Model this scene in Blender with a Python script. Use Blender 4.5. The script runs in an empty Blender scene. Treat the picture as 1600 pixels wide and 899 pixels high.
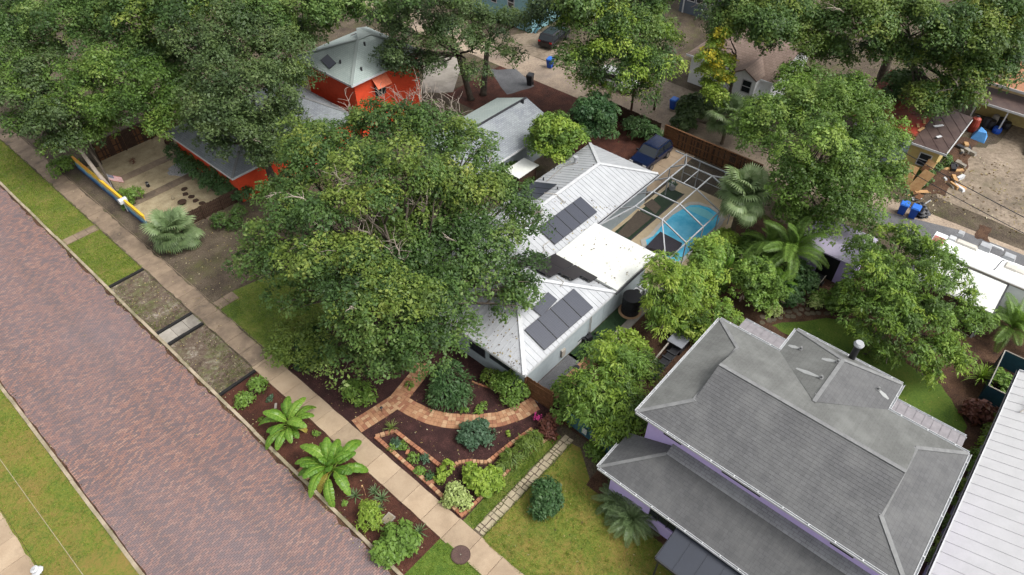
import bpy, math, random
import numpy as np
from mathutils import Vector
R = math.radians
random.seed(7)
sc = bpy.context.scene
COL = sc.collection
# ------------------------------------------------------------------ camera
CAM_H, FPX, CX, CY = 34.0, 1065.0, 800.0, 449.5
PITCH, HEAD = math.atan(1047 / 1065), R(41.3)
cam = bpy.data.cameras.new('camera'); cam.sensor_width = 36; cam.lens = FPX / 1600 * 36
cam.clip_start = .5; cam.clip_end = 2000
co = bpy.data.objects.new('camera', cam); COL.objects.link(co)
co.location = (0, 0, CAM_H); co.rotation_euler = (math.pi / 2 - PITCH, 0, HEAD - math.pi / 2)
sc.camera = co
FW = Vector((math.cos(HEAD) * math.cos(PITCH), math.sin(HEAD) * math.cos(PITCH), -math.sin(PITCH)))
RT = Vector((math.sin(HEAD), -math.cos(HEAD), 0))
UP = Vector((math.cos(HEAD) * math.sin(PITCH), math.sin(HEAD) * math.sin(PITCH), math.cos(PITCH)))
def ray(px, py): return FW + RT * ((px - CX) / FPX) - UP * ((py - CY) / FPX)
def at(px, py, z=0.0):                       # survey point: photograph pixel at a known height -> world position
    d = ray(px, py); t = (z - CAM_H) / d.z
    return Vector((d.x * t, d.y * t, z))
def on_plane(px, py, p0, n):                 # survey point on a roof plane
    d = ray(px, py); c = Vector((0, 0, CAM_H)); t = (p0 - c).dot(n) / d.dot(n)
    return c + d * t
# ------------------------------------------------------------------ light
w = bpy.data.worlds.new('World'); sc.world = w; w.use_nodes = True
nt = w.node_tree; bgn = nt.nodes['Background']
sky = nt.nodes.new('ShaderNodeTexSky'); sky.sky_type = 'NISHITA'; sky.sun_disc = False
SUN_EL, SUN_AZ = R(55), R(-72)               # azimuth counted from +X
sky.sun_elevation = SUN_EL; sky.sun_rotation = math.pi / 2 - SUN_AZ
sky.air_density = 1.0; sky.dust_density = 6.0; sky.ozone_density = 1.0
hs = nt.nodes.new('ShaderNodeHueSaturation'); hs.inputs['Saturation'].default_value = .14
nt.links.new(sky.outputs[0], hs.inputs['Color']); nt.links.new(hs.outputs[0], bgn.inputs[0])
bgn.inputs[1].default_value = 0.15
sl = bpy.data.lights.new('sun', 'SUN'); sl.energy = 1.0; sl.angle = R(20); sl.color = (1, .955, .89)
so = bpy.data.objects.new('sun', sl); COL.objects.link(so); so.location = (0, 0, 60)
so.rotation_euler = (math.pi / 2 - SUN_EL, 0, SUN_AZ + math.pi / 2)
vs = sc.view_settings; vs.view_transform = 'Standard'; vs.look = 'None'; vs.gamma = 1; vs.exposure = .8
vs.use_curve_mapping = False
sc.cycles.use_denoising = True; sc.cycles.denoising_input_passes = 'RGB_ALBEDO_NORMAL'; sc.cycles.denoising_prefilter = 'NONE'; sc.cycles.max_bounces = 6; sc.cycles.transparent_max_bounces = 12
# ------------------------------------------------------------------ materials
class NT:
    def __init__(s, name):
        s.m = bpy.data.materials.new(name); s.m.use_nodes = True
        s.t = s.m.node_tree; s.p = s.t.nodes['Principled BSDF']; s.out = s.t.nodes['Material Output']
    def n(s, typ, **k):
        x = s.t.nodes.new('ShaderNode' + typ)
        for a, b in k.items(): setattr(x, a, b)
        return x
    def l(s, a, b): s.t.links.new(a, b)
    def coord(s, kind='Object'): return s.n('TexCoord').outputs[kind]
    def pos(s): return s.n('NewGeometry').outputs['Position']
    def noise(s, vec, scale, detail=4, rough=.6, stretch=None):
        if stretch:
            mp = s.n('Mapping'); mp.inputs['Scale'].default_value = stretch; s.l(vec, mp.inputs[0]); vec = mp.outputs[0]
        x = s.n('TexNoise'); x.inputs['Scale'].default_value = scale; x.inputs['Detail'].default_value = detail
        x.inputs['Roughness'].default_value = rough; s.l(vec, x.inputs['Vector']); return x.outputs['Fac']
    def ramp(s, fac, stops, interp='LINEAR'):
        x = s.n('ValToRGB'); e = x.color_ramp.elements; x.color_ramp.interpolation = interp
        while len(e) < len(stops): e.new(.5)
        for k, (p, c) in enumerate(stops):
            e[k].position = p; e[k].color = (*c, 1) if not isinstance(c, float) else (c, c, c, 1)
        s.l(fac, x.inputs[0]); return x.outputs[0]
    def mix(s, fac, a, b, mode='MIX'):
        x = s.n('Mix', data_type='RGBA', blend_type=mode)
        for v, i in ((fac, 0), (a, 6), (b, 7)):
            if isinstance(v, (int, float)): x.inputs[i].default_value = v
            elif isinstance(v, tuple): x.inputs[i].default_value = (*v, 1)
            else: s.l(v, x.inputs[i])
        return x.outputs[2]
    def bump(s, h, strength, dist=.02):
        x = s.n('Bump'); x.inputs['Strength'].default_value = strength; x.inputs['Distance'].default_value = dist
        s.l(h, x.inputs['Height']); s.l(x.outputs[0], s.p.inputs['Normal'])
    def base(s, c):
        if isinstance(c, tuple): s.p.inputs['Base Color'].default_value = (*c, 1)
        else: s.l(c, s.p.inputs['Base Color'])
    def rough(s, v):
        if isinstance(v, (int, float)): s.p.inputs['Roughness'].default_value = v
        else: s.l(v, s.p.inputs['Roughness'])
    def spec(s, v): s.p.inputs['Specular IOR Level'].default_value = v
MATS = {}
def paint(name, c, c2=None, rough=.55, spec=.4, scale=3, metal=0, bump=.0, bscale=40):
    """painted / plain surface, two tones of uneven wear"""
    if name in MATS: return MATS[name]
    t = NT(name); v = t.pos()
    c2 = c2 or tuple(x * .72 for x in c)
    n1 = t.noise(v, scale, 5); n2 = t.noise(v, scale * 9, 3)
    f = t.mix(.35, n1, n2)
    t.base(t.mix(t.ramp(f, [(.38, 0.), (.64, 1.)]), c, c2)); t.rough(rough); t.spec(spec)
    t.p.inputs['Metallic'].default_value = metal
    if bump: t.bump(t.noise(v, bscale, 3), bump)
    MATS[name] = t.m; return t.m
def ground_mat(name, cols, scale=.5, fine=14, rough=.8, bump=.6, spots=None, spot_scale=1.2, spot_lo=.56):
    """loose ground: four tones over two noise scales, optional patches"""
    t = NT(name); v = t.pos()
    a = t.noise(v, scale, 6, .65); b = t.noise(v, fine, 5, .7)
    f = t.mix(.55, a, b)
    c = t.ramp(f, [(.34, cols[0]), (.45, cols[1]), (.54, cols[2]), (.66, cols[3])])
    if spots:
        s = t.ramp(t.mix(.3, t.noise(v, spot_scale, 9, .8), b), [(spot_lo - .05, 0.), (spot_lo + .1, .8)])
        c = t.mix(s, c, spots)
    t.base(c); t.rough(rough); t.spec(.25); t.bump(t.mix(.5, b, t.noise(v, fine * 4, 3)), bump, .05)
    MATS[name] = t.m; return t.m
def leaf_mat(name, stops, rough=.5, trans=.25):
    t = NT(name); at_ = t.n('Attribute', attribute_name='tint')
    big = t.noise(t.pos(), .45, 2)
    f = t.n('Math', operation='MULTIPLY_ADD'); t.l(big, f.inputs[0]); f.inputs[1].default_value = .5
    g = t.n('Math', operation='SUBTRACT'); t.l(at_.outputs['Fac'], g.inputs[0]); g.inputs[1].default_value = .25
    t.l(g.outputs[0], f.inputs[2])
    c = t.ramp(f.outputs[0], [(k / (len(stops) - 1), s) for k, s in enumerate(stops)])
    t.base(c); t.rough(rough); t.spec(.3)
    tr = t.n('BsdfTranslucent'); t.l(t.mix(1.0, c, (1.5, 1.6, .8), 'MULTIPLY'), tr.inputs[0])
    mx = t.n('MixShader'); mx.inputs[0].default_value = trans
    t.l(t.p.outputs[0], mx.inputs[1]); t.l(tr.outputs[0], mx.inputs[2]); t.l(mx.outputs[0], t.out.inputs[0])
    MATS[name] = t.m; return t.m
def shingle_mat(name, c1, c2, mortar, tab=.32, course=.17, stain=(.2, .2, .19), stain_amt=.5, rough=.75):
    t = NT(name); uv = t.coord('UV')
    b = t.n('TexBrick'); t.l(uv, b.inputs['Vector']); b.offset = .5
    b.inputs['Scale'].default_value = 1; b.inputs['Brick Width'].default_value = tab; b.inputs['Row Height'].default_value = course
    b.inputs['Mortar Size'].default_value = .012; b.inputs['Mortar Smooth'].default_value = .1; b.inputs['Bias'].default_value = 0
    for k, c in (('Color1', c1), ('Color2', c2), ('Mortar', mortar)): b.inputs[k].default_value = (*c, 1)
    n1 = t.noise(uv, .45, 5, .65); n2 = t.noise(uv, 1.0, 4, .6, (6, .35, 1))
    f = t.ramp(t.mix(.22, n1, n2), [(.43, 0.), (.62, stain_amt)])
    c = t.mix(f, b.outputs['Color'], stain)
    g = t.noise(uv, 60, 2)
    c = t.mix(.35, c, t.ramp(g, [(.3, .5), (.7, 1.5)]), 'MULTIPLY')
    t.base(c); t.rough(rough); t.spec(.45)
    inv = t.n('Math', operation='SUBTRACT'); inv.inputs[0].default_value = 1; t.l(b.outputs['Fac'], inv.inputs[1])
    t.bump(inv.outputs[0], .3, .008); MATS[name] = t.m; return t.m
def glass_mat(name, c=(.02, .025, .03), rough=.08):
    t = NT(name); t.base(c); t.rough(rough); t.spec(.6); MATS[name] = t.m; return t.m

def street_mat():
    t = NT('old brick paving'); v = t.pos()
    b = t.n('TexBrick'); t.l(v, b.inputs['Vector']); b.offset = .5
    b.inputs['Scale'].default_value = 1; b.inputs['Brick Width'].default_value = .25; b.inputs['Row Height'].default_value = .112
    b.inputs['Mortar Size'].default_value = .014; b.inputs['Mortar Smooth'].default_value = .3; b.inputs['Bias'].default_value = 0
    b.inputs['Color1'].default_value = (0, 0, 0, 1); b.inputs['Color2'].default_value = (1, 1, 1, 1); b.inputs['Mortar'].default_value = (.5, .5, .5, 1)
    n1 = t.noise(v, .3, 6, .7, (.8, 1.0, 1)); n2 = t.noise(v, 11, 2, .5)
    f = t.mix(.6, t.mix(.3, n1, n2), b.outputs['Color'])
    brick = t.ramp(f, [(.15, (.1, .082, .088)), (.36, (.14, .1, .1)), (.46, (.178, .112, .104)), (.55, (.21, .118, .1)), (.66, (.25, .13, .1)), (.85, (.32, .2, .155))])
    big = t.noise(v, .07, 3, .5)
    brick = t.mix(t.ramp(big, [(.42, 0.), (.62, .45)]), brick, (.19, .15, .158))
    v2 = t.n('SeparateXYZ'); t.l(v, v2.inputs[0]); wp = t.n('Math', operation='PINGPONG'); wp.inputs[1].default_value = 1.9; t.l(v2.outputs['X'], wp.inputs[0])
    brick = t.mix(t.ramp(wp.outputs[0], [(.0, .2), (.6, 0.)]), brick, (.07, .06, .06))
    col = t.mix(t.ramp(b.outputs['Fac'], [(0., 0.), (1., .7)]), brick, (.04, .034, .035))
    t.base(col)
    t.rough(t.ramp(t.noise(v, .25, 4), [(.35, .42), (.65, .62)])); t.spec(.55)
    inv = t.n('Math', operation='SUBTRACT'); inv.inputs[0].default_value = 1; t.l(b.outputs['Fac'], inv.inputs[1])
    t.bump(t.mix(.35, inv.outputs[0], t.noise(v, 5, 4)), .55, .02)
    return t.m
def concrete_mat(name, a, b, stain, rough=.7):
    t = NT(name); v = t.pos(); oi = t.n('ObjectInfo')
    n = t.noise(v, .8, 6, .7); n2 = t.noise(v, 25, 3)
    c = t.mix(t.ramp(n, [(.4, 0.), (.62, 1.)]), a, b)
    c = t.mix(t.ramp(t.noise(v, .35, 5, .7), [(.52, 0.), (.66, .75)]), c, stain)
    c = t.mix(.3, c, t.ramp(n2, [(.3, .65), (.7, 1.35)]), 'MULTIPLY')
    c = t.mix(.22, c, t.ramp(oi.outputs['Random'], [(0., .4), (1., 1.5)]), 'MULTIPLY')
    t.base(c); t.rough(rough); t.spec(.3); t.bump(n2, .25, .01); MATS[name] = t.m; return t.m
def water_mat():
    t = NT('pool water'); v = t.pos()
    n = t.noise(v, 1.1, 3)
    t.base(t.ramp(n, [(.35, (.06, .48, .76)), (.65, (.16, .64, .9))])); t.rough(.06); t.spec(.5)
    t.bump(t.noise(v, 5, 3), .12, .03); return t.m
def screen_mat():
    t = NT('insect screen'); tr = t.n('BsdfTransparent'); d = t.n('BsdfDiffuse'); d.inputs[0].default_value = (.025, .027, .03, 1)
    mx = t.n('MixShader'); mx.inputs[0].default_value = .22
    t.l(tr.outputs[0], mx.inputs[1]); t.l(d.outputs[0], mx.inputs[2]); t.l(mx.outputs[0], t.out.inputs[0]); return t.m
def mural_mat():
    t = NT('painted mural'); v = t.pos(); sx = t.n('SeparateXYZ'); t.l(v, sx.inputs[0])
    mp = t.n('MapRange'); t.l(sx.outputs['Z'], mp.inputs[0]); mp.inputs[1].default_value = 0; mp.inputs[2].default_value = 1.05
    n = t.noise(v, 1.4, 4, .6, (1, 1, 2.5))
    f = t.n('Math', operation='MULTIPLY_ADD'); t.l(n, f.inputs[0]); f.inputs[1].default_value = .9
    s = t.n('Math', operation='SUBTRACT'); t.l(mp.outputs[0], s.inputs[0]); s.inputs[1].default_value = .45; t.l(s.outputs[0], f.inputs[2])
    t.base(t.ramp(f.outputs[0], [(.1, (.015, .05, .16)), (.3, (.03, .14, .35)), (.45, (.25, .45, .5)), (.55, (.05, .2, .38)), (.7, (.3, .42, .4)), (.85, (.75, .45, .04))])); t.rough(.5); return t.m

M = {}
M['street'] = street_mat()
M['grass'] = ground_mat('lawn grass', [(.035, .06, .012), (.07, .11, .018), (.12, .15, .025), (.2, .17, .05)], .55, 9, .85, .9, (.23, .17, .075), .5, .6)
M['grass_v'] = ground_mat('verge grass', [(.04, .06, .012), (.085, .115, .018), (.13, .14, .025), (.21, .16, .05)], .7, 9, .85, .9, (.17, .11, .05), .45, .56)
M['grass_l'] = ground_mat('rough lawn grass', [(.05, .078, .012), (.095, .13, .018), (.135, .15, .022), (.18, .15, .035)], .55, 7, .85, 1., (.2, .135, .04), .38, .5)
M['lush'] = ground_mat('lush garden grass', [(.03, .06, .01), (.06, .11, .014), (.09, .14, .018), (.13, .15, .03)], .6, 9, .85, .9)
M['soil'] = ground_mat('bare sandy soil', [(.035, .024, .019), (.085, .06, .045), (.13, .1, .075), (.34, .3, .26)], .8, 3.5, .85, .9, (.075, .095, .02), .55, .53)
M['dirt'] = ground_mat('yard dirt', [(.025, .02, .015), (.06, .045, .033), (.1, .078, .055), (.17, .135, .1)], .5, 10, .9, .9, (.07, .08, .018), .45, .55)
M['mulch'] = ground_mat('dark red mulch', [(.012, .006, .006), (.03, .0125, .012), (.05, .02, .018), (.11, .05, .042)], 1.6, 17, .8, 1.0)
M['mulch_r'] = ground_mat('red brown mulch', [(.02, .008, .006), (.05, .019, .013), (.085, .03, .019), (.13, .055, .036)], .9, 26, .8, 1.0)
M['gravel'] = ground_mat('yellow gravel', [(.19, .145, .085), (.31, .25, .155), (.4, .33, .21), (.5, .43, .3)], 1.2, 22, .85, .9)
M['pebble'] = ground_mat('grey pebbles', [(.08, .08, .08), (.24, .24, .245), (.36, .36, .37), (.55, .55, .56)], 8, 14, .8, 1.)
M['turf'] = ground_mat('artificial turf', [(.01, .024, .011), (.015, .034, .014), (.02, .042, .017), (.026, .05, .021)], 2, 30, .9, .5)
M['alley'] = ground_mat('worn alley concrete', [(.12, .09, .068), (.24, .185, .14), (.34, .27, .2), (.45, .37, .28)], .3, 6, .8, .5, (.16, .13, .11), .18, .53)
M['lot'] = ground_mat('cracked concrete lot', [(.055, .043, .031), (.155, .122, .09), (.23, .182, .135), (.34, .28, .22)], .28, 3, .6, .6, (.06, .055, .025), .3, .55)
M['asphalt'] = ground_mat('wet asphalt', [(.05, .05, .055), (.085, .085, .09), (.12, .12, .125), (.17, .17, .175)], .5, 20, .45, .3)
M['litter'] = ground_mat('leaf litter', [(.02, .012, .008), (.05, .026, .016), (.085, .045, .026), (.14, .085, .05)], 1.1, 14, .85, .9)
M['slab'] = concrete_mat('tan concrete', (.36, .275, .19), (.31, .23, .155), (.25, .185, .125))
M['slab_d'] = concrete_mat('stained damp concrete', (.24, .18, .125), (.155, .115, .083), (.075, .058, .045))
M['conc'] = concrete_mat('grey concrete', (.3, .275, .24), (.22, .2, .17), (.14, .125, .105))
M['kerb'] = concrete_mat('mossy kerb concrete', (.33, .27, .2), (.2, .17, .11), (.1, .095, .05))
M['deck'] = paint('beige pool deck', (.52, .42, .27), (.43, .34, .22), .6)
M['coping'] = paint('pale pool coping', (.55, .52, .46), (.42, .4, .36), .6)
M['water'] = water_mat(); M['screen'] = screen_mat(); M['mural'] = mural_mat()
M['white'] = paint('white paint', (.5, .51, .52), (.4, .41, .42), .45)
M['wall_w'] = paint('pale blue grey stucco', (.34, .385, .41), (.29, .335, .355), .8)
M['metal_w'] = paint('white ribbed metal', (.37, .38, .395), (.31, .32, .335), .38, .5, 1.2)
M['metal_r'] = paint('white sheet metal', (.45, .45, .455), (.4, .4, .405), .38, .5, 1.2)
M['membrane'] = paint('white membrane', (.58, .59, .56), (.5, .51, .47), .6, .3, .5)
M['purple'] = paint('lavender stucco', (.52, .43, .74), (.47, .38, .68), .8)
M['cott'] = paint('bright white clapboard', (.8, .82, .83), (.7, .72, .73), .6)
M['orange'] = paint('orange stucco', (.62, .062, .018), (.5, .048, .014), .75)
M['awn_o'] = paint('coral awning', (.8, .2, .1), None, .6)
M['yellow'] = paint('yellow clapboard', (.5, .39, .15), (.38, .28, .11), .7)
M['bluegrey'] = paint('blue grey clapboard', (.36, .44, .5), (.28, .35, .41), .7)
M['teal_w'] = paint('pale teal clapboard', (.2, .36, .39), (.16, .3, .33), .7)
M['darkgrey_w'] = paint('slate clapboard', (.09, .11, .14), (.07, .085, .11), .7)
M['teal'] = paint('teal fence fabric', (.012, .06, .085), (.009, .042, .06), .6)
M['teal_f'] = paint('weathered teal boards', (.05, .14, .18), (.035, .1, .13), .65)
M['black'] = paint('black plastic', (.014, .014, .017), (.02, .02, .023), .4)
M['dark'] = paint('dark painted trim', (.03, .03, .035), None, .5)
M['navy'] = paint('navy metal awning', (.018, .023, .036), (.015, .019, .03), .5, .5, 1)
M['bin'] = paint('blue plastic', (.012, .075, .4), (.01, .06, .33), .4)
M['binlid'] = paint('lighter blue plastic', (.03, .15, .55), (.024, .12, .47), .4)
M['tarp'] = paint('pale blue tarp', (.1, .32, .68), (.07, .24, .55), .6)
M['wood'] = paint('brown fence wood', (.15, .072, .034), (.09, .042, .02), .75, .2, 5)
M['wood_d'] = paint('dark weathered wood', (.06, .035, .024), (.035, .02, .014), .8, .2, 5)
M['wood_t'] = paint('tan plywood', (.45, .29, .14), (.32, .17, .075), .7, .2, 4)
M['tie'] = paint('black timber', (.012, .012, .013), (.022, .021, .02), .7, .2, 4)
M['brick'] = paint('orange clay brick', (.36, .165, .09), (.25, .105, .06), .75, .2, 2)
M['paver'] = paint('tan clay paver', (.35, .195, .11), (.26, .13, .072), .75, .2, 3)
M['paver2'] = paint('red clay paver', (.28, .13, .078), (.21, .095, .055), .75, .2, 3)
M['paver3'] = paint('buff clay paver', (.42, .27, .16), (.33, .2, .115), .75, .2, 3)
M['stone'] = paint('pale stepping stone', (.34, .29, .2), (.25, .21, .145), .8, .2, 3)
M['stone_d'] = paint('mossy round stone', (.13, .105, .075), (.085, .075, .05), .8, .2, 3)
M['frame'] = paint('white aluminium', (.36, .37, .385), None, .4)
M['pane'] = glass_mat('window glass'); M['rub'] = paint('tyre rubber', (.015, .015, .015), None, .8)
M['rim'] = paint('alloy', (.4, .4, .42), None, .3, .5, 3, .9)
M['carblue'] = paint('dark blue car paint', (.006, .012, .04), (.005, .01, .033), .18, .6); M['carblack'] = paint('black car paint', (.012, .012, .015), None, .2, .6)
M['carwhite'] = paint('white car paint', (.7, .7, .7), None, .25, .5)
M['lamp_r'] = paint('red lamp', (.4, .01, .01), None, .2); M['lamp_w'] = paint('clear lamp', (.6, .6, .6), None, .1)
M['pv'] = None
def pv_mat():
    t = NT('solar cells'); uv = t.coord('UV'); b = t.n('TexBrick'); t.l(uv, b.inputs['Vector']); b.offset = 0
    b.inputs['Scale'].default_value = 1; b.inputs['Brick Width'].default_value = .1667; b.inputs['Row Height'].default_value = .1
    b.inputs['Mortar Size'].default_value = .004
    for k, c in (('Color1', (.022, .026, .04)), ('Color2', (.026, .03, .046)), ('Mortar', (.05, .055, .07))): b.inputs[k].default_value = (*c, 1)
    t.base(b.outputs['Color']); t.rough(.3); t.spec(.6); t.p.inputs['Coat Weight'].default_value = .15; return t.m
M['pv'] = pv_mat(); M['pv_k'] = paint('solar glass without sky reflection', (.016, .012, .015), (.013, .01, .012), .35, .5)  # back slope panels: their missing sky reflection is put into a darker colour
M['sh_p'] = shingle_mat('grey asphalt shingles', (.068, .069, .071), (.083, .084, .087), (.058, .058, .06), .26, .19, (.135, .136, .134), .5)
M['sh_pb'] = shingle_mat('lichen and sky sheen grey shingles', (.096, .098, .093), (.11, .112, .107), (.084, .085, .081), .26, .19, (.175, .18, .17), .6)  # back slopes: sky reflection painted in as a paler tone, plus lichen
M['sh_pl'] = shingle_mat('sky lit pale grey shingles', (.17, .175, .18), (.21, .215, .22), (.11, .11, .115), .3, .16, (.3, .31, .32), .6)  # flatter band by the wall: its sky reflection put into pale colour, some lichen
M['sh_o'] = shingle_mat('pale green shingles', (.25, .3, .285), (.28, .33, .31), (.19, .22, .21), .32, .16, (.36, .4, .38), .3)
M['sh_g'] = shingle_mat('bluish grey shingles', (.15, .165, .185), (.21, .225, .245), (.09, .1, .11), .32, .17, (.27, .3, .29), .4)
M['sh_b'] = shingle_mat('brown shingles', (.2, .14, .11), (.25, .18, .145), (.1, .07, .055), .4, .28, (.3, .22, .18), .3)
M['ridge_p'] = paint('pale ridge shingles', (.19, .193, .192), (.13, .132, .133), .8)
M['terra'] = shingle_mat('terracotta roofing', (.33, .15, .08), (.37, .18, .095), (.25, .1, .05), .5, .4, (.3, .14, .08), .5)
M['rust'] = paint('rusty sheet roof', (.26, .06, .03), (.07, .028, .022), .6, .3, 1.5)
M['rust2'] = paint('dark stained sheet roof', (.05, .03, .028), (.09, .06, .05), .5, .4, 1.5)
M['redsheet'] = paint('red roofing sheet', (.33, .045, .025), (.2, .035, .022), .55)
M['bark'] = paint('grey brown bark', (.1, .083, .066), (.05, .041, .033), .9, .1, 4, 0, .6, 30)
M['twig'] = paint('bleached dead twig', (.34, .29, .245), (.25, .21, .175), .9, .1, 6)
M['trunk_p'] = paint('palm trunk fibre', (.16, .125, .09), (.085, .065, .046), .9, .1, 8, 0, .6, 25)
M['oak'] = leaf_mat('oak leaves', [(.024, .048, .014), (.046, .092, .023), (.085, .148, .033), (.16, .215, .055)])
M['oak_y'] = leaf_mat('yellow green oak leaves', [(.042, .078, .016), (.085, .135, .024), (.145, .2, .036), (.24, .27, .06)])  # own tone of some shrubs; on oaks it paints the sunlit tops
M['mid'] = leaf_mat('fresh green leaves', [(.028, .058, .013), (.06, .115, .02), (.1, .17, .03), (.18, .25, .05)])
M['palm_l'] = leaf_mat('grey green palm fronds', [(.06, .1, .04), (.12, .185, .075), (.21, .28, .13), (.35, .4, .24)], .4)
M['oak_d'] = leaf_mat('dark oak leaves', [(.024, .044, .017), (.046, .078, .027), (.076, .118, .038), (.125, .17, .055)])
M['bright'] = leaf_mat('bright leaves', [(0.049, 0.089, 0.019), (0.096, 0.171, 0.030), (0.149, 0.247, 0.042), (0.245, 0.329, 0.066)])
M['lime'] = leaf_mat('yellow green leaves', [(0.070, 0.126, 0.017), (0.140, 0.224, 0.028), (0.224, 0.308, 0.042), (0.336, 0.406, 0.084)])
M['gold'] = leaf_mat('golden leaves', [(.13, .14, .012), (.26, .24, .018), (.42, .36, .025), (.55, .46, .06)])
M['deep'] = leaf_mat('deep green leaves', [(0.017, 0.049, 0.017), (0.035, 0.084, 0.028), (0.059, 0.119, 0.039), (0.098, 0.168, 0.056)])
M['blue'] = leaf_mat('blue green leaves', [(.03, .065, .035), (.05, .1, .055), (.075, .135, .075), (.12, .18, .11)])
M['pale'] = leaf_mat('cream variegated leaves', [(.14, .2, .05), (.24, .31, .09), (.34, .4, .15), (.45, .5, .25)])
M['palm'] = leaf_mat('palm fronds', [(.05, .085, .033), (.095, .145, .06), (.16, .225, .1), (.27, .33, .18)], .4)
M['palm_y'] = leaf_mat('yellowed palm fronds', [(.1, .1, .02), (.2, .19, .03), (.32, .26, .05), (.3, .2, .08)], .5)
M['banana'] = leaf_mat('broad banana leaves', [(.05, .12, .016), (.09, .19, .022), (.15, .26, .035), (.26, .36, .07)], .35, .3)
M['agave'] = leaf_mat('agave blades', [(.07, .12, .05), (.11, .17, .075), (.17, .23, .11), (.25, .3, .16)], .4, .1)
M['redleaf'] = leaf_mat('dark red leaves', [(.05, .02, .015), (.1, .035, .025), (.15, .06, .04), (.12, .1, .03)])
M['magenta'] = leaf_mat('magenta flowers', [(.3, .02, .12), (.5, .04, .22), (.6, .08, .3), (.6, .15, .4)])
# ------------------------------------------------------------------ object helpers
ORG = {}
def link(o): COL.objects.link(o); return o
def tag(o, label=None, cat=None, group=None, kind=None):
    for k, v in (('label', label), ('category', cat), ('group', group), ('kind', kind)):
        if v: o[k] = v
    return o
def thing(name, label, cat, loc=(0, 0, 0), group=None):
    o = link(bpy.data.objects.new(name, None)); o.location = loc; o.empty_display_size = .3
    ORG[o.name] = Vector(loc); return tag(o, label, cat, group)
class MB:
    """collects shapes in world coordinates; build() makes ONE mesh object"""
    def __init__(s): s.v = []; s.f = []; s.uv = []; s.has_uv = False; s.mi = []; s.cur = 0
    def poly(s, pts, uv=None):
        b = len(s.v); s.v += [tuple(p) for p in pts]; s.f.append(tuple(range(b, b + len(pts)))); s.mi.append(s.cur)
        if uv: s.has_uv = True
        s.uv += uv if uv else [(p[0], p[1]) for p in pts]
        return s
    def mesh(s, vs, fs):
        b = len(s.v); s.v += [tuple(p) for p in vs]
        for f in fs:
            s.f.append(tuple(b + k for k in f)); s.mi.append(s.cur); s.uv += [(vs[k][0], vs[k][1]) for k in f]
        return s
    def hexa(s, p):            # 8 corners: bottom 4 ccw, top 4 ccw
        return s.mesh(p, [(3, 2, 1, 0), (4, 5, 6, 7), (0, 1, 5, 4), (1, 2, 6, 5), (2, 3, 7, 6), (3, 0, 4, 7)])
    def box(s, x0, x1, y0, y1, z0, z1):
        return s.hexa([(x0, y0, z0), (x1, y0, z0), (x1, y1, z0), (x0, y1, z0), (x0, y0, z1), (x1, y0, z1), (x1, y1, z1), (x0, y1, z1)])
    def cbox(s, c, sx, sy, sz, rz=0, taper=1.0):
        ca, sa = math.cos(rz), math.sin(rz); P = []
        for z, k in ((0, 1.0), (sz, taper)):
            for a, b in ((-1, -1), (1, -1), (1, 1), (-1, 1)):
                x, y = a * sx / 2 * k, b * sy / 2 * k
                P.append((c[0] + x * ca - y * sa, c[1] + x * sa + y * ca, c[2] + z))
        return s.hexa(P)
    def bar(s, p, q, wd, ht, up=(0, 0, 1)):
        p, q = Vector(p), Vector(q); d = (q - p).normalized(); side = d.cross(Vector(up))
        if side.length < 1e-4: side = d.cross(Vector((1, 0, 0)))
        side.normalize(); u = side.cross(d); a = side * (wd / 2); b = u * (ht / 2)
        return s.hexa([p - a - b, p + a - b, q + a - b, q - a - b, p - a + b, p + a + b, q + a + b, q - a + b])
    def tube(s, pts, rad, n=6, cap=True):
        pts = [Vector(p) for p in pts]; rad = rad if isinstance(rad, (list, tuple)) else [rad] * len(pts)
        V = []; F = []
        for i, p in enumerate(pts):
            d = (pts[min(i + 1, len(pts) - 1)] - pts[max(i - 1, 0)]).normalized()
            a = d.cross(Vector((0, 0, 1)));
            if a.length < .05: a = d.cross(Vector((1, 0, 0)))
            a.normalize(); b = a.cross(d)
            for k in range(n):
                t = 2 * math.pi * k / n; V.append(p + (a * math.cos(t) + b * math.sin(t)) * rad[i])
        for i in range(len(pts) - 1):
            for k in range(n):
                k2 = (k + 1) % n; F.append((i * n + k, i * n + k2, (i + 1) * n + k2, (i + 1) * n + k))
        if cap: F.append(tuple(reversed(range(n)))); F.append(tuple((len(pts) - 1) * n + k for k in range(n)))
        return s.mesh(V, F)
    def cyl(s, c, r, h, n=16, r2=None):
        return s.tube([c, (c[0], c[1], c[2] + h)], [r, r if r2 is None else r2], n)
    def prism(s, pts, z0, z1):
        n = len(pts); a = sum(pts[i][0] * pts[(i + 1) % n][1] - pts[(i + 1) % n][0] * pts[i][1] for i in range(n))
        if a < 0: pts = pts[::-1]
        V = [(p[0], p[1], z0) for p in pts] + [(p[0], p[1], z1) for p in pts]
        return s.mesh(V, [tuple(reversed(range(n))), tuple(range(n, 2 * n))] + [(i, (i + 1) % n, n + (i + 1) % n, n + i) for i in range(n)])
    def data(s, name, mats, org=(0, 0, 0), smooth=False):
        me = bpy.data.meshes.new(name); o = Vector(org)
        me.from_pydata([tuple(Vector(v) - o) for v in s.v], [], s.f)
        for m in (mats if isinstance(mats, (list, tuple)) else [mats]): me.materials.append(m)
        if len(s.mi) and max(s.mi) > 0: me.polygons.foreach_set('material_index', s.mi)
        if s.has_uv:
            u = me.uv_layers.new(name='UVMap'); u.data.foreach_set('uv', np.array(s.uv, 'f').ravel())
        if smooth: me.polygons.foreach_set('use_smooth', [True] * len(s.f))
        me.update(); return me
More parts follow.
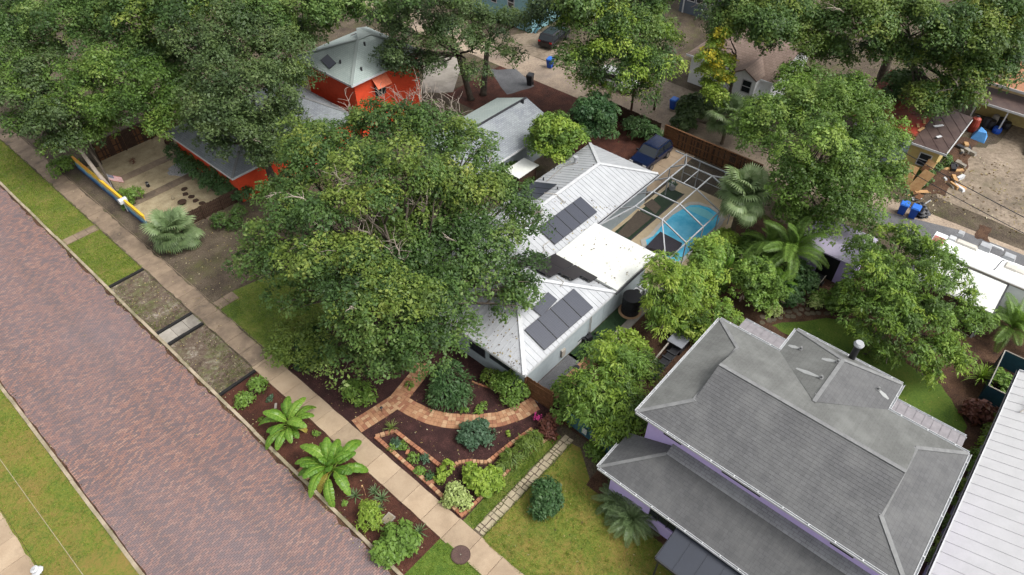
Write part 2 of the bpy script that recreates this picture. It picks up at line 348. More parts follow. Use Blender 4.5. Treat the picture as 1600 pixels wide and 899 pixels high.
    def build(s, name, mats, parent=None, smooth=False, label=None, cat=None, group=None, kind=None):
        org = ORG.get(parent.name, Vector()) if parent else Vector()
        o = link(bpy.data.objects.new(name, s.data(name, mats, org, smooth)))
        if parent: o.parent = parent; ORG[o.name] = org
        return tag(o, label, cat, group, kind)
def inst(me, name, loc, parent=None, rz=0, scale=1, rot=None):
    o = link(bpy.data.objects.new(name, me)); L = Vector(loc)
    if parent: L = L - ORG[parent.name]; o.parent = parent
    o.location = L; o.rotation_euler = rot if rot else (0, 0, rz); o.scale = (scale,) * 3 if isinstance(scale, (int, float)) else scale
    return o
def copy_tree(o, parent=None, name=None):
    c = o.copy(); link(c); c.parent = parent
    for ch in list(o.children): copy_tree(ch, c)
    return c
def sheet(name, pts, z, mat, kind='structure', parent=None):
    b = MB(); b.poly([(p[0], p[1], z) for p in (pts if area(pts) > 0 else pts[::-1])]); return b.build(name, mat, parent, kind=kind)
def area(p): return sum(p[i][0] * p[(i + 1) % len(p)][1] - p[(i + 1) % len(p)][0] * p[i][1] for i in range(len(p)))
def rect(x0, x1, y0, y1): return [(x0, y0), (x1, y0), (x1, y1), (x0, y1)]
def blob(pts, k=4, amp=.12, rng=random):      # softened irregular outline
    out = []; n = len(pts)
    for i in range(n):
        a, b = Vector(pts[i][:2]), Vector(pts[(i + 1) % n][:2])
        for j in range(k):
            p = a.lerp(b, j / k); out.append((p.x + rng.uniform(-amp, amp), p.y + rng.uniform(-amp, amp)))
    return out
# ------------------------------------------------------------------ roof helpers
def face_axes(poly):
    """outward normal, horizontal axis u, up-slope axis v"""
    P = [Vector(p) for p in poly]; n = Vector()
    for i in range(1, len(P) - 1): n += (P[i] - P[0]).cross(P[i + 1] - P[0])
    n.normalize()
    if n.z < 0: n = -n
    u = Vector((0, 0, 1)).cross(n)
    if u.length < 1e-4: u = Vector((1, 0, 0))
    u.normalize(); v = n.cross(u)
    if v.z < 0: u, v = -u, -v
    return n, u, v
def clip2(poly, ax, lim, keep_less):
    out = []
    for i in range(len(poly)):
        a, b = poly[i], poly[(i + 1) % len(poly)]
        ia = (a[ax] <= lim) == keep_less or a[ax] == lim; ib = (b[ax] <= lim) == keep_less or b[ax] == lim
        if ia: out.append(a)
        if ia != ib and abs(b[ax] - a[ax]) > 1e-9:
            t = (lim - a[ax]) / (b[ax] - a[ax]); out.append((a[0] + (b[0] - a[0]) * t, a[1] + (b[1] - a[1]) * t))
    return out
def slab(b, P, n, th, uvs=None):
    """polygon P (top surface) thickened downwards by th along n"""
    P = [Vector(p) for p in P]
    nn = Vector()
    for i in range(1, len(P) - 1): nn += (P[i] - P[0]).cross(P[i + 1] - P[0])
    if nn.dot(n) < 0: P = P[::-1]; uvs = uvs[::-1] if uvs else None
    Q = [p - n * th for p in P]; k = len(P)
    b.poly(P, uvs); b.poly(Q[::-1])
    for i in range(k): j = (i + 1) % k; b.poly([Q[i], Q[j], P[j], P[i]])
def strips(poly, width, along='u', phase=0.0):
    n, u, v = face_axes(poly); o = Vector(poly[0]); q = [((Vector(p) - o).dot(u), (Vector(p) - o).dot(v)) for p in poly]
    ax = 0 if along == 'u' else 1
    lo, hi = min(c[ax] for c in q), max(c[ax] for c in q); k = math.floor((lo - phase) / width)
    res = []
    while k * width + phase < hi - 1e-4:
        a, b_ = k * width + phase, (k + 1) * width + phase
        c = clip2(clip2(q, ax, a, False), ax, b_, True) if True else q
        if len(c) >= 3 and abs(area(c)) > .004: res.append((c, a, b_))
        k += 1
    return n, u, v, o, res
def ribbed_face(poly, width, mat, parent, rib=.03, th=.035, name='roof_panel'):
    """standing-seam sheet: every panel between two seams is a part of its own"""
    n, u, v, o, res = strips(poly, width)
    for c, a, b_ in res:
        m = MB(); P = [o + u * x + v * y for x, y in c]; slab(m, P, n, th)
        rr = clip2(c, 0, a + rib, True)
        ys = [y for x, y in rr if x <= a + rib + 1e-6]
        if len(ys) >= 2 and max(ys) - min(ys) > .1:
            y0, y1 = min(ys), max(ys); x = a + rib / 2
            m.bar(o + u * x + v * y0 + n * .012, o + u * x + v * y1 + n * .012, rib, .024, n)
        m.build(name, mat, parent)
def shingle_face(poly, course, mat, parent, name='shingle_course', step=.007):
    """lapped shingle courses: every course is a part, its lower edge proud of the one below"""
    n, u, v, o, res = strips(poly, course, 'v')
    for c, a, b_ in res:
        m = MB(); P = []; Q = []
        for x, y in c: P.append(o + u * x + v * y + n * (step * (b_ - y) / course)); Q.append((x, y))
        slab(m, P, n, .02, Q); m.build(name, mat, parent)
def deck_solid(b, poly, th=.12):
    n, u, v = face_axes(poly); slab(b, [Vector(p) - n * .04 for p in poly], n, th)
def cap(b, p, q, wd=.22, ht=.05, lift=.03): b.bar(Vector(p) + Vector((0, 0, lift)), Vector(q) + Vector((0, 0, lift)), wd, ht)
def caps(parent, mat, pairs, wd=.22, ht=.05):
    for p, q in pairs: b = MB(); cap(b, p, q, wd, ht); b.build('ridge_cap', M[mat], parent)
def boxes(name, mat, parent, L):
    for x in L: MB().box(*x).build(name, M[mat], parent)
# ------------------------------------------------------------------ vegetation helpers
def leaf_arrays(c, nrm, size, tint, rng, aspect=.55, dirv=None):
    N = len(c)
    nrm = nrm / (np.linalg.norm(nrm, axis=1, keepdims=True) + 1e-9)
    t = rng.normal(size=(N, 3)) if dirv is None else dirv + rng.normal(size=(N, 3)) * .35
    t -= nrm * (t * nrm).sum(1, keepdims=True); t /= (np.linalg.norm(t, axis=1, keepdims=True) + 1e-9)
    b = np.cross(nrm, t); L = (size * .5)[:, None]; W = L * aspect
    V = np.empty((N, 4, 3), 'f'); V[:, 0] = c - t * L; V[:, 1] = c + b * W + nrm * W * .25; V[:, 2] = c + t * L; V[:, 3] = c - b * W + nrm * W * .25
    return V.reshape(-1, 3)
def leaf_mesh(name, V, tint, mat, org):
    N = len(V) // 4; me = bpy.data.meshes.new(name)
    me.vertices.add(N * 4); me.vertices.foreach_set('co', (V - np.array(org, 'f')).astype('f').ravel())
    me.loops.add(N * 4); me.loops.foreach_set('vertex_index', np.arange(N * 4, dtype='i'))
    me.polygons.add(N); me.polygons.foreach_set('loop_start', np.arange(0, N * 4, 4, dtype='i'))
    a = me.attributes.new('tint', 'FLOAT', 'FACE'); a.data.foreach_set('value', np.clip(tint, 0, 1).astype('f'))
    me.materials.append(mat); me.update(calc_edges=True); return me
def lobes_px(L):
    out = []
    for l in L:
        px, py, z, r = l[:4]; c = at(px, py, z); d = (c - Vector((0, 0, CAM_H))).dot(FW)
        out.append((c.x, c.y, c.z, r * d / FPX, l[4] if len(l) > 4 else .8))
    return out
def crown_points(lobes, dens, cl, per, leaf, seed, droop=0., upb=.4, low=-.35, tint_mu=.5, zmin=.15, flat=.5, puff=0., pn=1.7):
    """clump centres: on the lobes directly (shrubs), or on many small puffs spread over the lobes (trees)"""
    rng = np.random.default_rng(seed); LB = np.array([l[:5] for l in lobes]); ptint = np.zeros(len(LB))
    if puff:
        Q = []; T = []
        for x, y, z, r, sq in LB:
            r = max(.5 * r, r - .8 * puff) * rng.uniform(.9, 1.08); n = max(4, int(pn * 5.2 * (r / puff) ** 2 * .62)); d = rng.normal(size=(n * 2, 3)); d /= np.linalg.norm(d, axis=1, keepdims=True); d = d[d[:, 2] > -.3][:n]
            rr = r * rng.uniform(.68, 1.12, (len(d), 1)); p = np.array([x, y, z]) + d * rr * np.array([1, 1, sq]); t0 = rng.normal(0, .07)
            for q in p: Q.append((*q, puff * rng.uniform(.55, 1.3), rng.uniform(.6, .85))); T.append(t0 + rng.normal(0, .17))
        Q = np.array(Q); T = np.array(T); keep = np.ones(len(Q), bool)
        for x, y, z, r, sq in LB: keep &= ((((Q[:, :3] - np.array([x, y, z])) / (max(.5 * r, r - .8 * puff) * np.array([1, 1, sq]))) ** 2).sum(1) > .36)
        LB, ptint = Q[keep], T[keep]
    C = []; D = []; PT = []
    for (x, y, z, r, sq), t0 in zip(LB, ptint):
        n = max(6, int(dens * r * r)); d = rng.normal(size=(n * 2, 3)); d /= np.linalg.norm(d, axis=1, keepdims=True)
        d = d[d[:, 2] > low][:n]; rr = r * rng.uniform(.6, 1.08, (len(d), 1))
        p = np.array([x, y, z]) + d * rr * np.array([1, 1, sq]); C.append(p); D.append(d); PT.append(np.full(len(d), t0))
    C = np.concatenate(C); D = np.concatenate(D); PT = np.concatenate(PT)
    keep = np.ones(len(C), bool)
    if len(LB) < 60:
        for x, y, z, r, sq in LB:               # drop clumps buried inside other lobes
            q = (C - np.array([x, y, z])) / (r * np.array([1, 1, sq])); keep &= (q ** 2).sum(1) > .3
    keep &= C[:, 2] > zmin
    C = C[keep]; D = D[keep]; PT = PT[keep]; K = len(C)
    cr = cl * rng.uniform(.55, 1.35, K); ct = np.clip(PT + rng.normal(tint_mu, .09, K), 0, 1)
    k = np.maximum(4, (per * (cr / cl) ** 2).astype(int)); idx = np.repeat(np.arange(K), k); N = len(idx)
    off = rng.normal(size=(N, 3)) * .55; off /= np.maximum(1, np.linalg.norm(off, axis=1, keepdims=True) / 1.15)
    ax = D[idx] * .7 + np.array([0, 0, .5]); ax /= np.linalg.norm(ax, axis=1, keepdims=True)
    a = (off * ax).sum(1, keepdims=True); off -= ax * a * (1 - flat)
    off *= cr[idx][:, None]; rad2 = (off ** 2).sum(1) / (cr[idx] ** 2)
    p = C[idx] + off; p[:, 2] -= droop * rad2 * cr[idx]
    nrm = ax * .8 + np.array([0, 0, upb]) + rng.normal(size=(N, 3)) * .52 + off / cr[idx][:, None] * .5
    sz = leaf * np.clip(rng.lognormal(0, .38, N), .45, 2.2); ti = ct[idx] + rng.normal(0, .075, N)
    dirv = None
    if droop > .3: dirv = D[idx] * .8 + off / cr[idx][:, None] * .8 + np.array([0, 0, -droop])
    p[:, 2] = np.maximum(p[:, 2], .03)
    return p, nrm, sz, ti, dirv, rng
def crown(name, lobes, mat, parent, dens=60, cl=.5, per=26, leaf=.22, seed=1, aspect=.55, **k):
    p, nrm, sz, ti, dirv, rng = crown_points(lobes, dens, cl, per, leaf, seed, **k)
    V = leaf_arrays(p, nrm, sz, ti, rng, aspect, dirv); org = ORG.get(parent.name, Vector()) if parent else Vector()
    me = leaf_mesh(name, V, ti, mat, org); o = link(bpy.data.objects.new(name, me))
    if parent: o.parent = parent; ORG[o.name] = org
    return o
def limb(b, p, q, r0, r1, rng, sag=.12, n=5):
    p, q = Vector(p), Vector(q); L = (q - p).length; pts = []
    for i in range(n + 1):
        t = i / n; c = p.lerp(q, t); c.z += math.sin(t * math.pi) * L * sag * .5
        if 0 < i < n: c += Vector((rng.uniform(-1, 1), rng.uniform(-1, 1), rng.uniform(-.5, .5))) * L * .05
        pts.append(c)
    b.tube(pts, [r0 + (r1 - r0) * i / n for i in range(n + 1)], 6); return pts
def tree(name, label, L, base, mat, cat='tree', group=None, trunk=.3, fork=.4, twigs=0, mat2=None, px=True, trunks=None, puff=1.0, mat2z=0, twig_at=(), **k):
    k = dict(k); k['puff'] = puff
    """tapered trunk with limbs to every lobe, crown of leaf sprays"""
    lob = lobes_px(L) if px else L
    bx = base if not isinstance(base, str) else None
    t = thing(name, label, cat, (base[0], base[1], 0), group); rng = random.Random(k.get('seed', 1))
    zt = max(l[2] for l in lob); b = MB(); foot = Vector((base[0], base[1], -.05)); fz = Vector((base[0] + rng.uniform(-.3, .3), base[1] + rng.uniform(-.3, .3), zt * fork))
    for tr in (trunks or [(0, 0)]):
        f0 = foot + Vector((tr[0], tr[1], 0)); f1 = fz + Vector((tr[0] * 2.2, tr[1] * 2.2, 0))
        b.tube([f0, f0 + (f1 - f0) * .06, f0 + (f1 - f0) * .5 + Vector((rng.uniform(-.15, .15), rng.uniform(-.15, .15), 0)), f1], [trunk * 1.5, trunk * 1.08, trunk * .9, trunk * .75], 9)
    tips = []
    for x, y, z, r, sq in lob:
        near = min((fz + Vector((tr[0] * 2.2, tr[1] * 2.2, 0)) for tr in (trunks or [(0, 0)])), key=lambda f: (f - Vector((x, y, z))).length)
        pts = limb(b, near, (x, y, z - r * .25), trunk * .42, trunk * .1, rng); tips.append(pts[-1])
        for j in range(4):
            a = rng.uniform(0, 6.28); limb(b, pts[-2 - j % 2], (x + math.cos(a) * r * .75, y + math.sin(a) * r * .75, z + rng.uniform(-.1, .5) * r * sq), trunk * .16, .02, rng, .1, 3)
    b.build('trunk', M['bark'], t, True)
    crown('crown', lob, M[mat], t, **k)
    if mat2:                                    # sunlit look of outer, upper sprays painted in as a second leaf colour
        kk = dict(k); kk['seed'] = k.get('seed', 1) + 50; kk['pn'] = k.get('pn', 1.7) * .3
        crown('sunlit_leaves', [(x, y, z + r * .08, r * 1.03, sq) for x, y, z, r, sq in lob if z >= mat2z], M[mat2], t, **kk)
    if twigs:
        for j in range(twigs):
            x, y, z, r, sq = rng.choice(lob); a = rng.uniform(0, 6.28); e = rng.uniform(.2, 1.1); d = Vector((math.cos(a) * math.cos(e), math.sin(a) * math.cos(e), math.sin(e) * sq))
            tb = MB(); p0 = Vector((x, y, z)) + d * r * .75; p1 = Vector((x, y, z)) + d * r * 1.22
            pts = limb(tb, p0, p1, .05, .018, rng, .1, 4)
            for q in range(5):
                o = pts[1 + q % 4]; limb(tb, o, o + (d + Vector((rng.uniform(-.9, .9), rng.uniform(-.9, .9), rng.uniform(-.5, .6)))) * r * .22, .025, .009, rng, .1, 3)
            tb.build('dead_branch', M['twig'], t)
    for px_, py_, z_ in twig_at:                # bleached dead wood standing out of the crown
        c = at(px_, py_, z_); tb = MB(); tips = []
        for j in range(4):
            e = c + Vector((rng.uniform(-.9, .9), rng.uniform(-.9, .9), rng.uniform(.1, 1.3))); pts = limb(tb, c - Vector((0, 0, .8)), e, .035, .014, rng, .15, 4)
            for q in range(4): limb(tb, pts[2 + q % 3], pts[2 + q % 3] + Vector((rng.uniform(-.7, .7), rng.uniform(-.7, .7), rng.uniform(0, .7))), .016, .007, rng, .1, 2)
        tb.build('dead_branch', M['twig'], t)
    return t
def shrub(name, label, L, mat, group=None, cat='shrub', stem=True, **k):
    lob = lobes_px(L); x, y = lob[0][0], lob[0][1]; t = thing(name, label, cat, (x, y, 0), group); rng = random.Random(k.get('seed', 3))
    b = MB()
    for lx, ly, lz, r, sq in lob:
        for j in range(4): limb(b, (x + rng.uniform(-.1, .1), y + rng.uniform(-.1, .1), -.02), (lx + rng.uniform(-.5, .5) * r, ly + rng.uniform(-.5, .5) * r, lz + r * .2), .035, .012, rng, .1, 4)
    b.build('stems', M['bark'], t)
    kk = dict(dens=90, cl=.26, per=16, leaf=.16); kk.update(k)
    crown('foliage', lob, M[mat], t, **kk); return t
# single large leaves, shared meshes --------------------------------------------------
def fan_frond(seed, n=26, pet=.9, bl=.95):
    """palmate frond along +X, petiole then split drooping segments"""
    rng = random.Random(seed); m = MB(); V = []
    m.tube([(0, 0, 0), (pet * .5, 0, .1), (pet, 0, .06)], [.028, .02, .014], 4)
    for i in range(n):
        a = (i / (n - 1) - .5) * 4.3; L = bl * (1 - .22 * abs(i / (n - 1) - .5) * 2) * rng.uniform(.9, 1.05); wd = .06
        d = Vector((math.cos(a), math.sin(a), 0)); s = Vector((-math.sin(a), math.cos(a), 0)); o = Vector((pet, 0, .06))
        q = [o, o + d * L * .5 + Vector((0, 0, .06)), o + d * L * .8 + Vector((0, 0, -.06)), o + d * L + Vector((0, 0, -.32 * L))]
        ws = [.008, wd, wd * .7, .006]
        m.mesh([q[j] + s * ws[j] * e + Vector((0, 0, .015 if e > 0 else 0)) for j in range(4) for e in (-1, 1)], [(0, 2, 3, 1), (2, 4, 5, 3), (4, 6, 7, 5)])
    return m
def pinnate_frond(seed, L=2.2, n=30, droop=.55, lw=.5, width=.05, up=.35):
    rng = random.Random(seed); m = MB(); P = []
    for i in range(9):
        t = i / 8; P.append(Vector((L * t * (1 - .18 * t * droop), 0, L * (up * t * 1.6 - droop * t * t * 1.25))))
    m.tube(P, [.03 * (1 - .8 * i / 8) for i in range(9)], 4)
    for i in range(n):
        t = .12 + .88 * i / (n - 1); k = min(7, int(t * 8)); f = t * 8 - k; o = P[k].lerp(P[k + 1], f); d = (P[k + 1] - P[k]).normalized()
        ll = lw * (math.sin(math.pi * (.15 + .8 * t)) ** .6) * rng.uniform(.88, 1.08)
        for sd in (-1, 1):
            s = (Vector((0, sd, 0)) * .9 + d * .55 + Vector((0, 0, .1))).normalized(); e = o + s * ll + Vector((0, 0, -.28 * ll)); mid = o + s * ll * .55 + Vector((0, 0, .02)); w_ = d * width * .5
            m.mesh([o - w_ * .4, o + w_ * .4, mid + w_, mid - w_, e], [(0, 1, 2, 3), (3, 2, 4)])
    return m
def paddle_leaf(seed, pet=.7, L=1.25, W=.42, droop=.5):
    rng = random.Random(seed); m = MB(); P = []
    for i in range(8):
        t = i / 7; P.append(Vector((pet * .75 + L * t * (1 - .2 * t), 0, pet * .7 + L * (.42 * t - droop * t * t))))
    m.tube([(0, 0, 0), (pet * .4, 0, pet * .45)] + P, [.04, .036] + [.032 * (1 - .75 * i / 7) for i in range(8)], 5)
    prev = None
    for i in range(29):
        t = i / 28; k = min(6, int(t * 7)); o = P[k].lerp(P[k + 1], t * 7 - k); wd = W * (math.sin(math.pi * min(1, (.06 + .93 * t))) ** .55) * (.35 if t in (0, 1) else 1)
        if i in (9, 17, 22) : wd *= rng.uniform(.75, .95)
        z1 = .1 * wd + rng.uniform(-.015, .015); row = [o + Vector((rng.uniform(-.012, .012), -wd, z1 - .3 * wd)), o + Vector((0, -wd * .5, z1)), o + Vector((0, 0, .012)), o + Vector((0, wd * .5, z1)), o + Vector((rng.uniform(-.012, .012), wd, z1 - .3 * wd))]
        if prev: m.mesh(prev + row, [(j, j + 1, j + 6, j + 5) for j in range(4)])
        prev = row
    return m
def blade(L=.6, W=.05, bend=.35):
    m = MB(); rows = []
    for i in range(5):
        t = i / 4; x = L * t * .85; z = L * (.75 * t - bend * t * t); ww = W * (1 - t) ** .6 * (.6 if i == 0 else 1) + .002
        rows += [(x, -ww, z + .012), (x, 0, z), (x, ww, z + .012)]
    m.mesh(rows, [(3 * i + j, 3 * i + j + 1, 3 * i + j + 4, 3 * i + j + 3) for i in range(4) for j in range(2)]); return m
def leaf_data(b, name, mat, tint=.5, rib=0):
    me = b.data(name, mat); a = me.attributes.new('tint', 'FLOAT', 'FACE')
    r = np.random.default_rng(len(b.f)); vals = np.clip(r.normal(tint, .1, len(b.f)), 0, 1); vals[:rib] = 1.0; a.data.foreach_set('value', vals.astype('f')); return me
FAN = [leaf_data(fan_frond(k, pet=.75 + .15 * k), 'frond', M['palm'], .45 + .08 * k) for k in range(4)]
FAN_L = [leaf_data(fan_frond(k + 20, pet=.75 + .15 * k), 'frond', M['palm_l'], .4 + .08 * k) for k in range(4)]
FAN_Y = leaf_data(fan_frond(9, pet=.8, bl=.85), 'dry_frond', M['palm_y'], .4)
PIN = [leaf_data(pinnate_frond(k, 2.3, 34, .5 + .12 * k, .5), 'frond', M['palm'], .35 + .12 * k) for k in range(3)]
PIN_Q = [leaf_data(pinnate_frond(k + 5, 2.9, 46, .55 + .15 * k, .62, .055, .45), 'frond', M['bright'], .3 + .12 * k) for k in range(3)]
PAD = [leaf_data(paddle_leaf(k, .55 + .12 * k, 1.25 + .14 * k, .22 + .02 * k, .4 + .14 * k), 'leaf', M['banana'], .3 + .1 * k, 47) for k in range(4)]
PAD_Y = leaf_data(paddle_leaf(8, .4, 1.0, .22, 1.0), 'yellow_leaf', M['palm_y'], .55)
def rosette(name, label, cat, base, h, data, count, seed, group=None, scale=1., el=(.1, 1.2), trunk_r=.14, parts='frond', dry=None, ndry=0, trunk=True, jitter=.12):
    """trunk with single leaves (parts sharing mesh data) radiating from the top"""
    rng = random.Random(seed); t = thing(name, label, cat, (base[0], base[1], 0), group); top = Vector((base[0], base[1], h))
    if trunk:
        b = MB(); k = max(3, int(h * 4)); lean = Vector((rng.uniform(-.1, .1), rng.uniform(-.1, .1), 0)) * h * .3
        b.tube([Vector((base[0], base[1], -.05)) + (Vector((0, 0, h + .05)) * (i / k)) + lean * (i / k) * (1 - i / k) * 2 for i in range(k + 1)], [trunk_r * (1.25 if i == 0 else (1.0 if i % 2 else .9)) for i in range(k + 1)], 9)
        b.build('trunk', M['trunk_p'], t)
    for i in range(count):
        f = i / max(1, count - 1); a = i * 2.39996 + rng.uniform(-.2, .2); e = el[1] + (el[0] - el[1]) * f ** .8 + rng.uniform(-jitter, jitter)
        d = dry if (dry and i >= count - ndry) else rng.choice(data)
        o = link(bpy.data.objects.new(parts if d is not dry else ('dry_' + parts if parts == 'frond' else 'yellow_leaf'), d)); o.parent = t
        o.location = (0, 0, h - .12 * f * min(1, h)); o.rotation_euler = (rng.uniform(-.25, .25), -e, a); s = scale * rng.uniform(.82, 1.1); o.scale = (s, s, s)
    return t
def agave(label, px, py, s=1., n=22, seed=1, mat='agave', group='spiky agaves in the verge mulch', name='agave'):
    p = at(px, py); t = thing(name, label, 'plant', p, group); rng = random.Random(seed)
    d = leaf_data(blade(.62, .035, .3), 'blade', M[mat], .5)
    for i in range(n):
        o = link(bpy.data.objects.new('blade', d)); o.parent = t; o.location = (0, 0, .02)
        o.rotation_euler = (rng.uniform(-.2, .2), -.75 + 1.1 * i / n + rng.uniform(-.1, .1), i * 2.4); k = s * rng.uniform(.75, 1.1); o.scale = (k, k, k)
    return t
# ================================================================== GROUND, STREET, PAVEMENT
sheet('ground', rect(-160, 260, -160, 260), -.012, M['dirt'])
sheet('brick_street', rect(-1.42, 6.86, -60, 150), 0.0, M['street'])
sheet('left_verge', rect(-4.75, -1.6, -60, 150), .05, M['grass_l'])
def kerb(x, y0, y1, seed):
    b = MB(); rng = random.Random(seed); y = y0
    while y < y1:
        L = rng.uniform(2.2, 3.4); dx = rng.uniform(-.02, .02); b.box(x - .09 + dx, x + .09 + dx, y, y + L - .025, -.05, .1 + rng.uniform(-.012, .012)); y += L
    b.build('kerb', M['kerb'], kind='structure')
kerb(-1.51, -40, 120, 1); kerb(6.96, -40, 120, 2)
G = 'bed and verge sheets'
for n, y0, y1, m in (('verge_grass', 52.08, 140, 'grass_v'), ('verge_grass', 44.33, 51.2, 'grass_v'), ('bare_verge', 37.62, 44.2, 'soil'), ('bare_verge', 30.05, 36.02, 'soil'),
                     ('verge_mulch', 22.27, 29.95, 'mulch_r'), ('verge_mulch', 13.38, 21.22, 'mulch_r'), ('verge_grass', -30, 13.38, 'lush')):
    sheet(n, rect(7.05, 9.6, y0, y1), .02, M[m])
def slabs(name, x0, x1, y0, y1, L, mat, seed, ztop=.045, along='y', mat2=None, brk=None):
    par = sheet(name, rect(x0, x1, y0, y1), .012, M['litter']); ORG[par.name] = Vector(); rng = random.Random(seed)
    a, z = (y0, y1) if along == 'y' else (x0, x1)
    while a < z - .05:
        e = min(z, a + L); b = MB(); g = .012; h = ztop + rng.uniform(-.008, .01)
        if along == 'y': b.box(x0, x1, a + g, e - g, -.03, h)
        else: b.box(a + g, e - g, y0, y1, -.03, h)
        m = M[mat2] if (mat2 and a > brk) else M[mat]
        b.build('paving_slab', m, par); a = e
    return par
slabs('sidewalk', 9.61, 11.06, -14.2 + .0, 30.42, 1.53, 'slab', 3)
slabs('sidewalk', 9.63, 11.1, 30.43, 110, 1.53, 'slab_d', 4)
slabs('left_sidewalk', -6.3, -4.77, 14.0, 40, 1.46, 'slab', 5)
slabs('cross_walk', 7.05, 9.62, 51.25, 52.05, .9, 'slab_d', 6, .04, 'x')
slabs('cross_walk', 7.05, 9.6, 36.3, 37.48, .86, 'conc', 7, .04, 'x')
slabs('front_stub', 11.1, 12.6, 36.5, 37.4, .75, 'slab_d', 8, .04, 'x')
for y, l in ((44.26, 'weathered dark timber edging beside the grass verge'), (37.58, 'black timber at the far edge of the short concrete crossing'), (36.14, 'black timber at the near edge of the short concrete crossing'), (30.0, 'black timber between the bare verge and the red mulch bed')):
    t = thing('landscape_timber', l, 'timber', (8.3, y, 0), 'timber edgings across the verge')
    for k, (xa, xb) in enumerate(((7.08, 8.3), (8.32, 9.6))):
        MB().box(xa, xb, y - .09, y + .09, -.02, .17 - .015 * k).build('timber_beam', M['tie'], t)
# yard sheets (right of the sidewalk)
sheet('front_yard_dirt', rect(11.1, 21, 37.5, 48.2), .004, M['dirt'])
sheet('side_strip_dirt', rect(11.1, 12.2, 48.2, 110), .004, M['dirt'])
sheet('front_lawn', blob([(11.1, 28.9), (13.3, 28.6), (17.5, 30.2), (18.6, 36), (13, 37.4), (11.1, 37.4)], 5, .12), .008, M['grass'])
sheet('mulch_bed', [(11.08, 13.2), (15.2, 13.3), (18.4, 12.95), (23.0, 14.0), (19.2, 27.3), (17.5, 29.9), (13.3, 28.8), (11.1, 28.95)], .008, M['mulch'])
sheet('gravel_yard', rect(12.55, 22, 46.3, 60.4), .01, M['gravel'])
sheet('pebble_patch', blob([(17.2, 54.9), (19.8, 55.2), (20.2, 52.6), (18.3, 52.3), (16.9, 53.6)], 4, .15), .016, M['pebble'])
for (a, b_) in (((12.9, 51.95), (19.2, 52.85)), ((13.6, 55.9), (20.2, 56.8))):
    slabs('yard_path', a[0], b_[0], a[1], b_[1], 1.05, 'slab_d', 9, .04, 'x')
sheet('grass_strip', [(11.08, 12.45), (18.6, 12.5), (18.5, 12.95), (15.2, 13.28), (11.08, 13.18)], .012, M['grass'])
sheet('side_lawn', [(11.08, -20), (17.2, -20), (17.2, 9.3), (18.7, 11.2), (18.6, 11.75), (11.08, 11.75)], .012, M['grass_l'])
sheet('house_border', blob([(17.1, 9.6), (19.5, 9.7), (20, 2), (17, 2)], 5, .1), .016, M['litter'])
sheet('garden_soil', rect(19.3, 45.5, 8.45, 14.28), .006, M['litter'])
sheet('garden_soil', rect(27.5, 45.5, -14, 8.44), .008, M['litter'])
sheet('back_lawn', blob([at(1205, 508).to_tuple()[:2], at(1290, 497)[:2], at(1345, 505)[:2], at(1400, 560)[:2], at(1470, 600)[:2], at(1510, 665)[:2], at(1505, 690)[:2], at(1380, 625)[:2], at(1240, 530)[:2]], 5, .07), .014, M['lush'])
sheet('side_strip', rect(10, 27.5, -6, -4.2), .006, M['litter'])
sheet('dark_mat', rect(19.5, 23.9, 15.05, 16.0), .014, M['asphalt'])
sheet('turf_strip', rect(23.7, 33.0, 14.85, 16.0), .014, M['turf'])
slabs('side_path', 24.2, 34.0, 14.3, 14.85, 1.2, 'conc', 11, .06, 'x')
# patio of big tan flags
par = sheet('brick_patio', rect(20.4, 24.3, 14.1, 15.05), .018, M['paver2']); ORG[par.name] = Vector(); rng = random.Random(5)
for i in range(13):
    for j in range(4):
        MB().box(20.4 + i * .3 + .006, 20.4 + i * .3 + .294, 14.1 + j * .2375 + .005, 14.1 + (j + 1) * .2375 - .005, .0, .05 + rng.uniform(0, .008)).build('paver', M[rng.choice(['paver', 'paver', 'paver2', 'paver3'])], par)
# curved garden path of clay pavers
def path_pavers(parent, pts, width, rows, seed, ln=.24):
    rng = random.Random(seed); P = [Vector((p[0], p[1])) for p in pts]; out = []; acc = 0; S = []
    for i in range(len(P) - 1):
        n = max(1, int((P[i + 1] - P[i]).length / .02))
        for k in range(n): S.append(P[i].lerp(P[i + 1], k / n))
    for _ in range(30): S = [S[0]] + [(S[i - 1] + S[i] * 2 + S[i + 1]) / 4 for i in range(1, len(S) - 1)] + [S[-1]]
    d = 0; marks = [0]
    for i in range(1, len(S)):
        d += (S[i] - S[i - 1]).length
        if d >= ln: marks.append(i); d = 0
    for a, b_ in zip(marks, marks[1:]):
        def nrm(i):
            t = (S[min(i + 3, len(S) - 1)] - S[max(i - 3, 0)]).normalized(); return Vector((-t.y, t.x))
        na, nb = nrm(a), nrm(b_)
        for j in range(rows):
            u0, u1 = (j / rows - .5) * width + .006, ((j + 1) / rows - .5) * width - .006; e = (S[b_] - S[a]) * .025
            q = [S[a] + e + na * u0, S[a] + e + na * u1, S[b_] - e + nb * u1, S[b_] - e + nb * u0]; out.append((q, .035 + rng.uniform(0, .008)))
    return out
walk = link(bpy.data.objects.new('garden_walk', None)); tag(walk, kind='structure'); ORG[walk.name] = Vector()
walk2 = walk
allp = path_pavers(walk, [at(557, 667)[:2], at(592, 645)[:2], at(620, 627)[:2], at(638, 605)[:2], at(655, 584)[:2], (17.0, 22.6)], 1.1, 5, 1)
allp += path_pavers(walk, [at(628, 630)[:2], at(645, 640)[:2], at(672, 652)[:2], at(700, 658)[:2], at(740, 660)[:2], at(780, 656)[:2], at(812, 645)[:2], at(838, 630)[:2], (19.6, 15.0)], 1.05, 4, 3)
allp += path_pavers(walk, [(7.08, 21.75), (9.6, 21.75)], .95, 4, 4)
rng = random.Random(2)
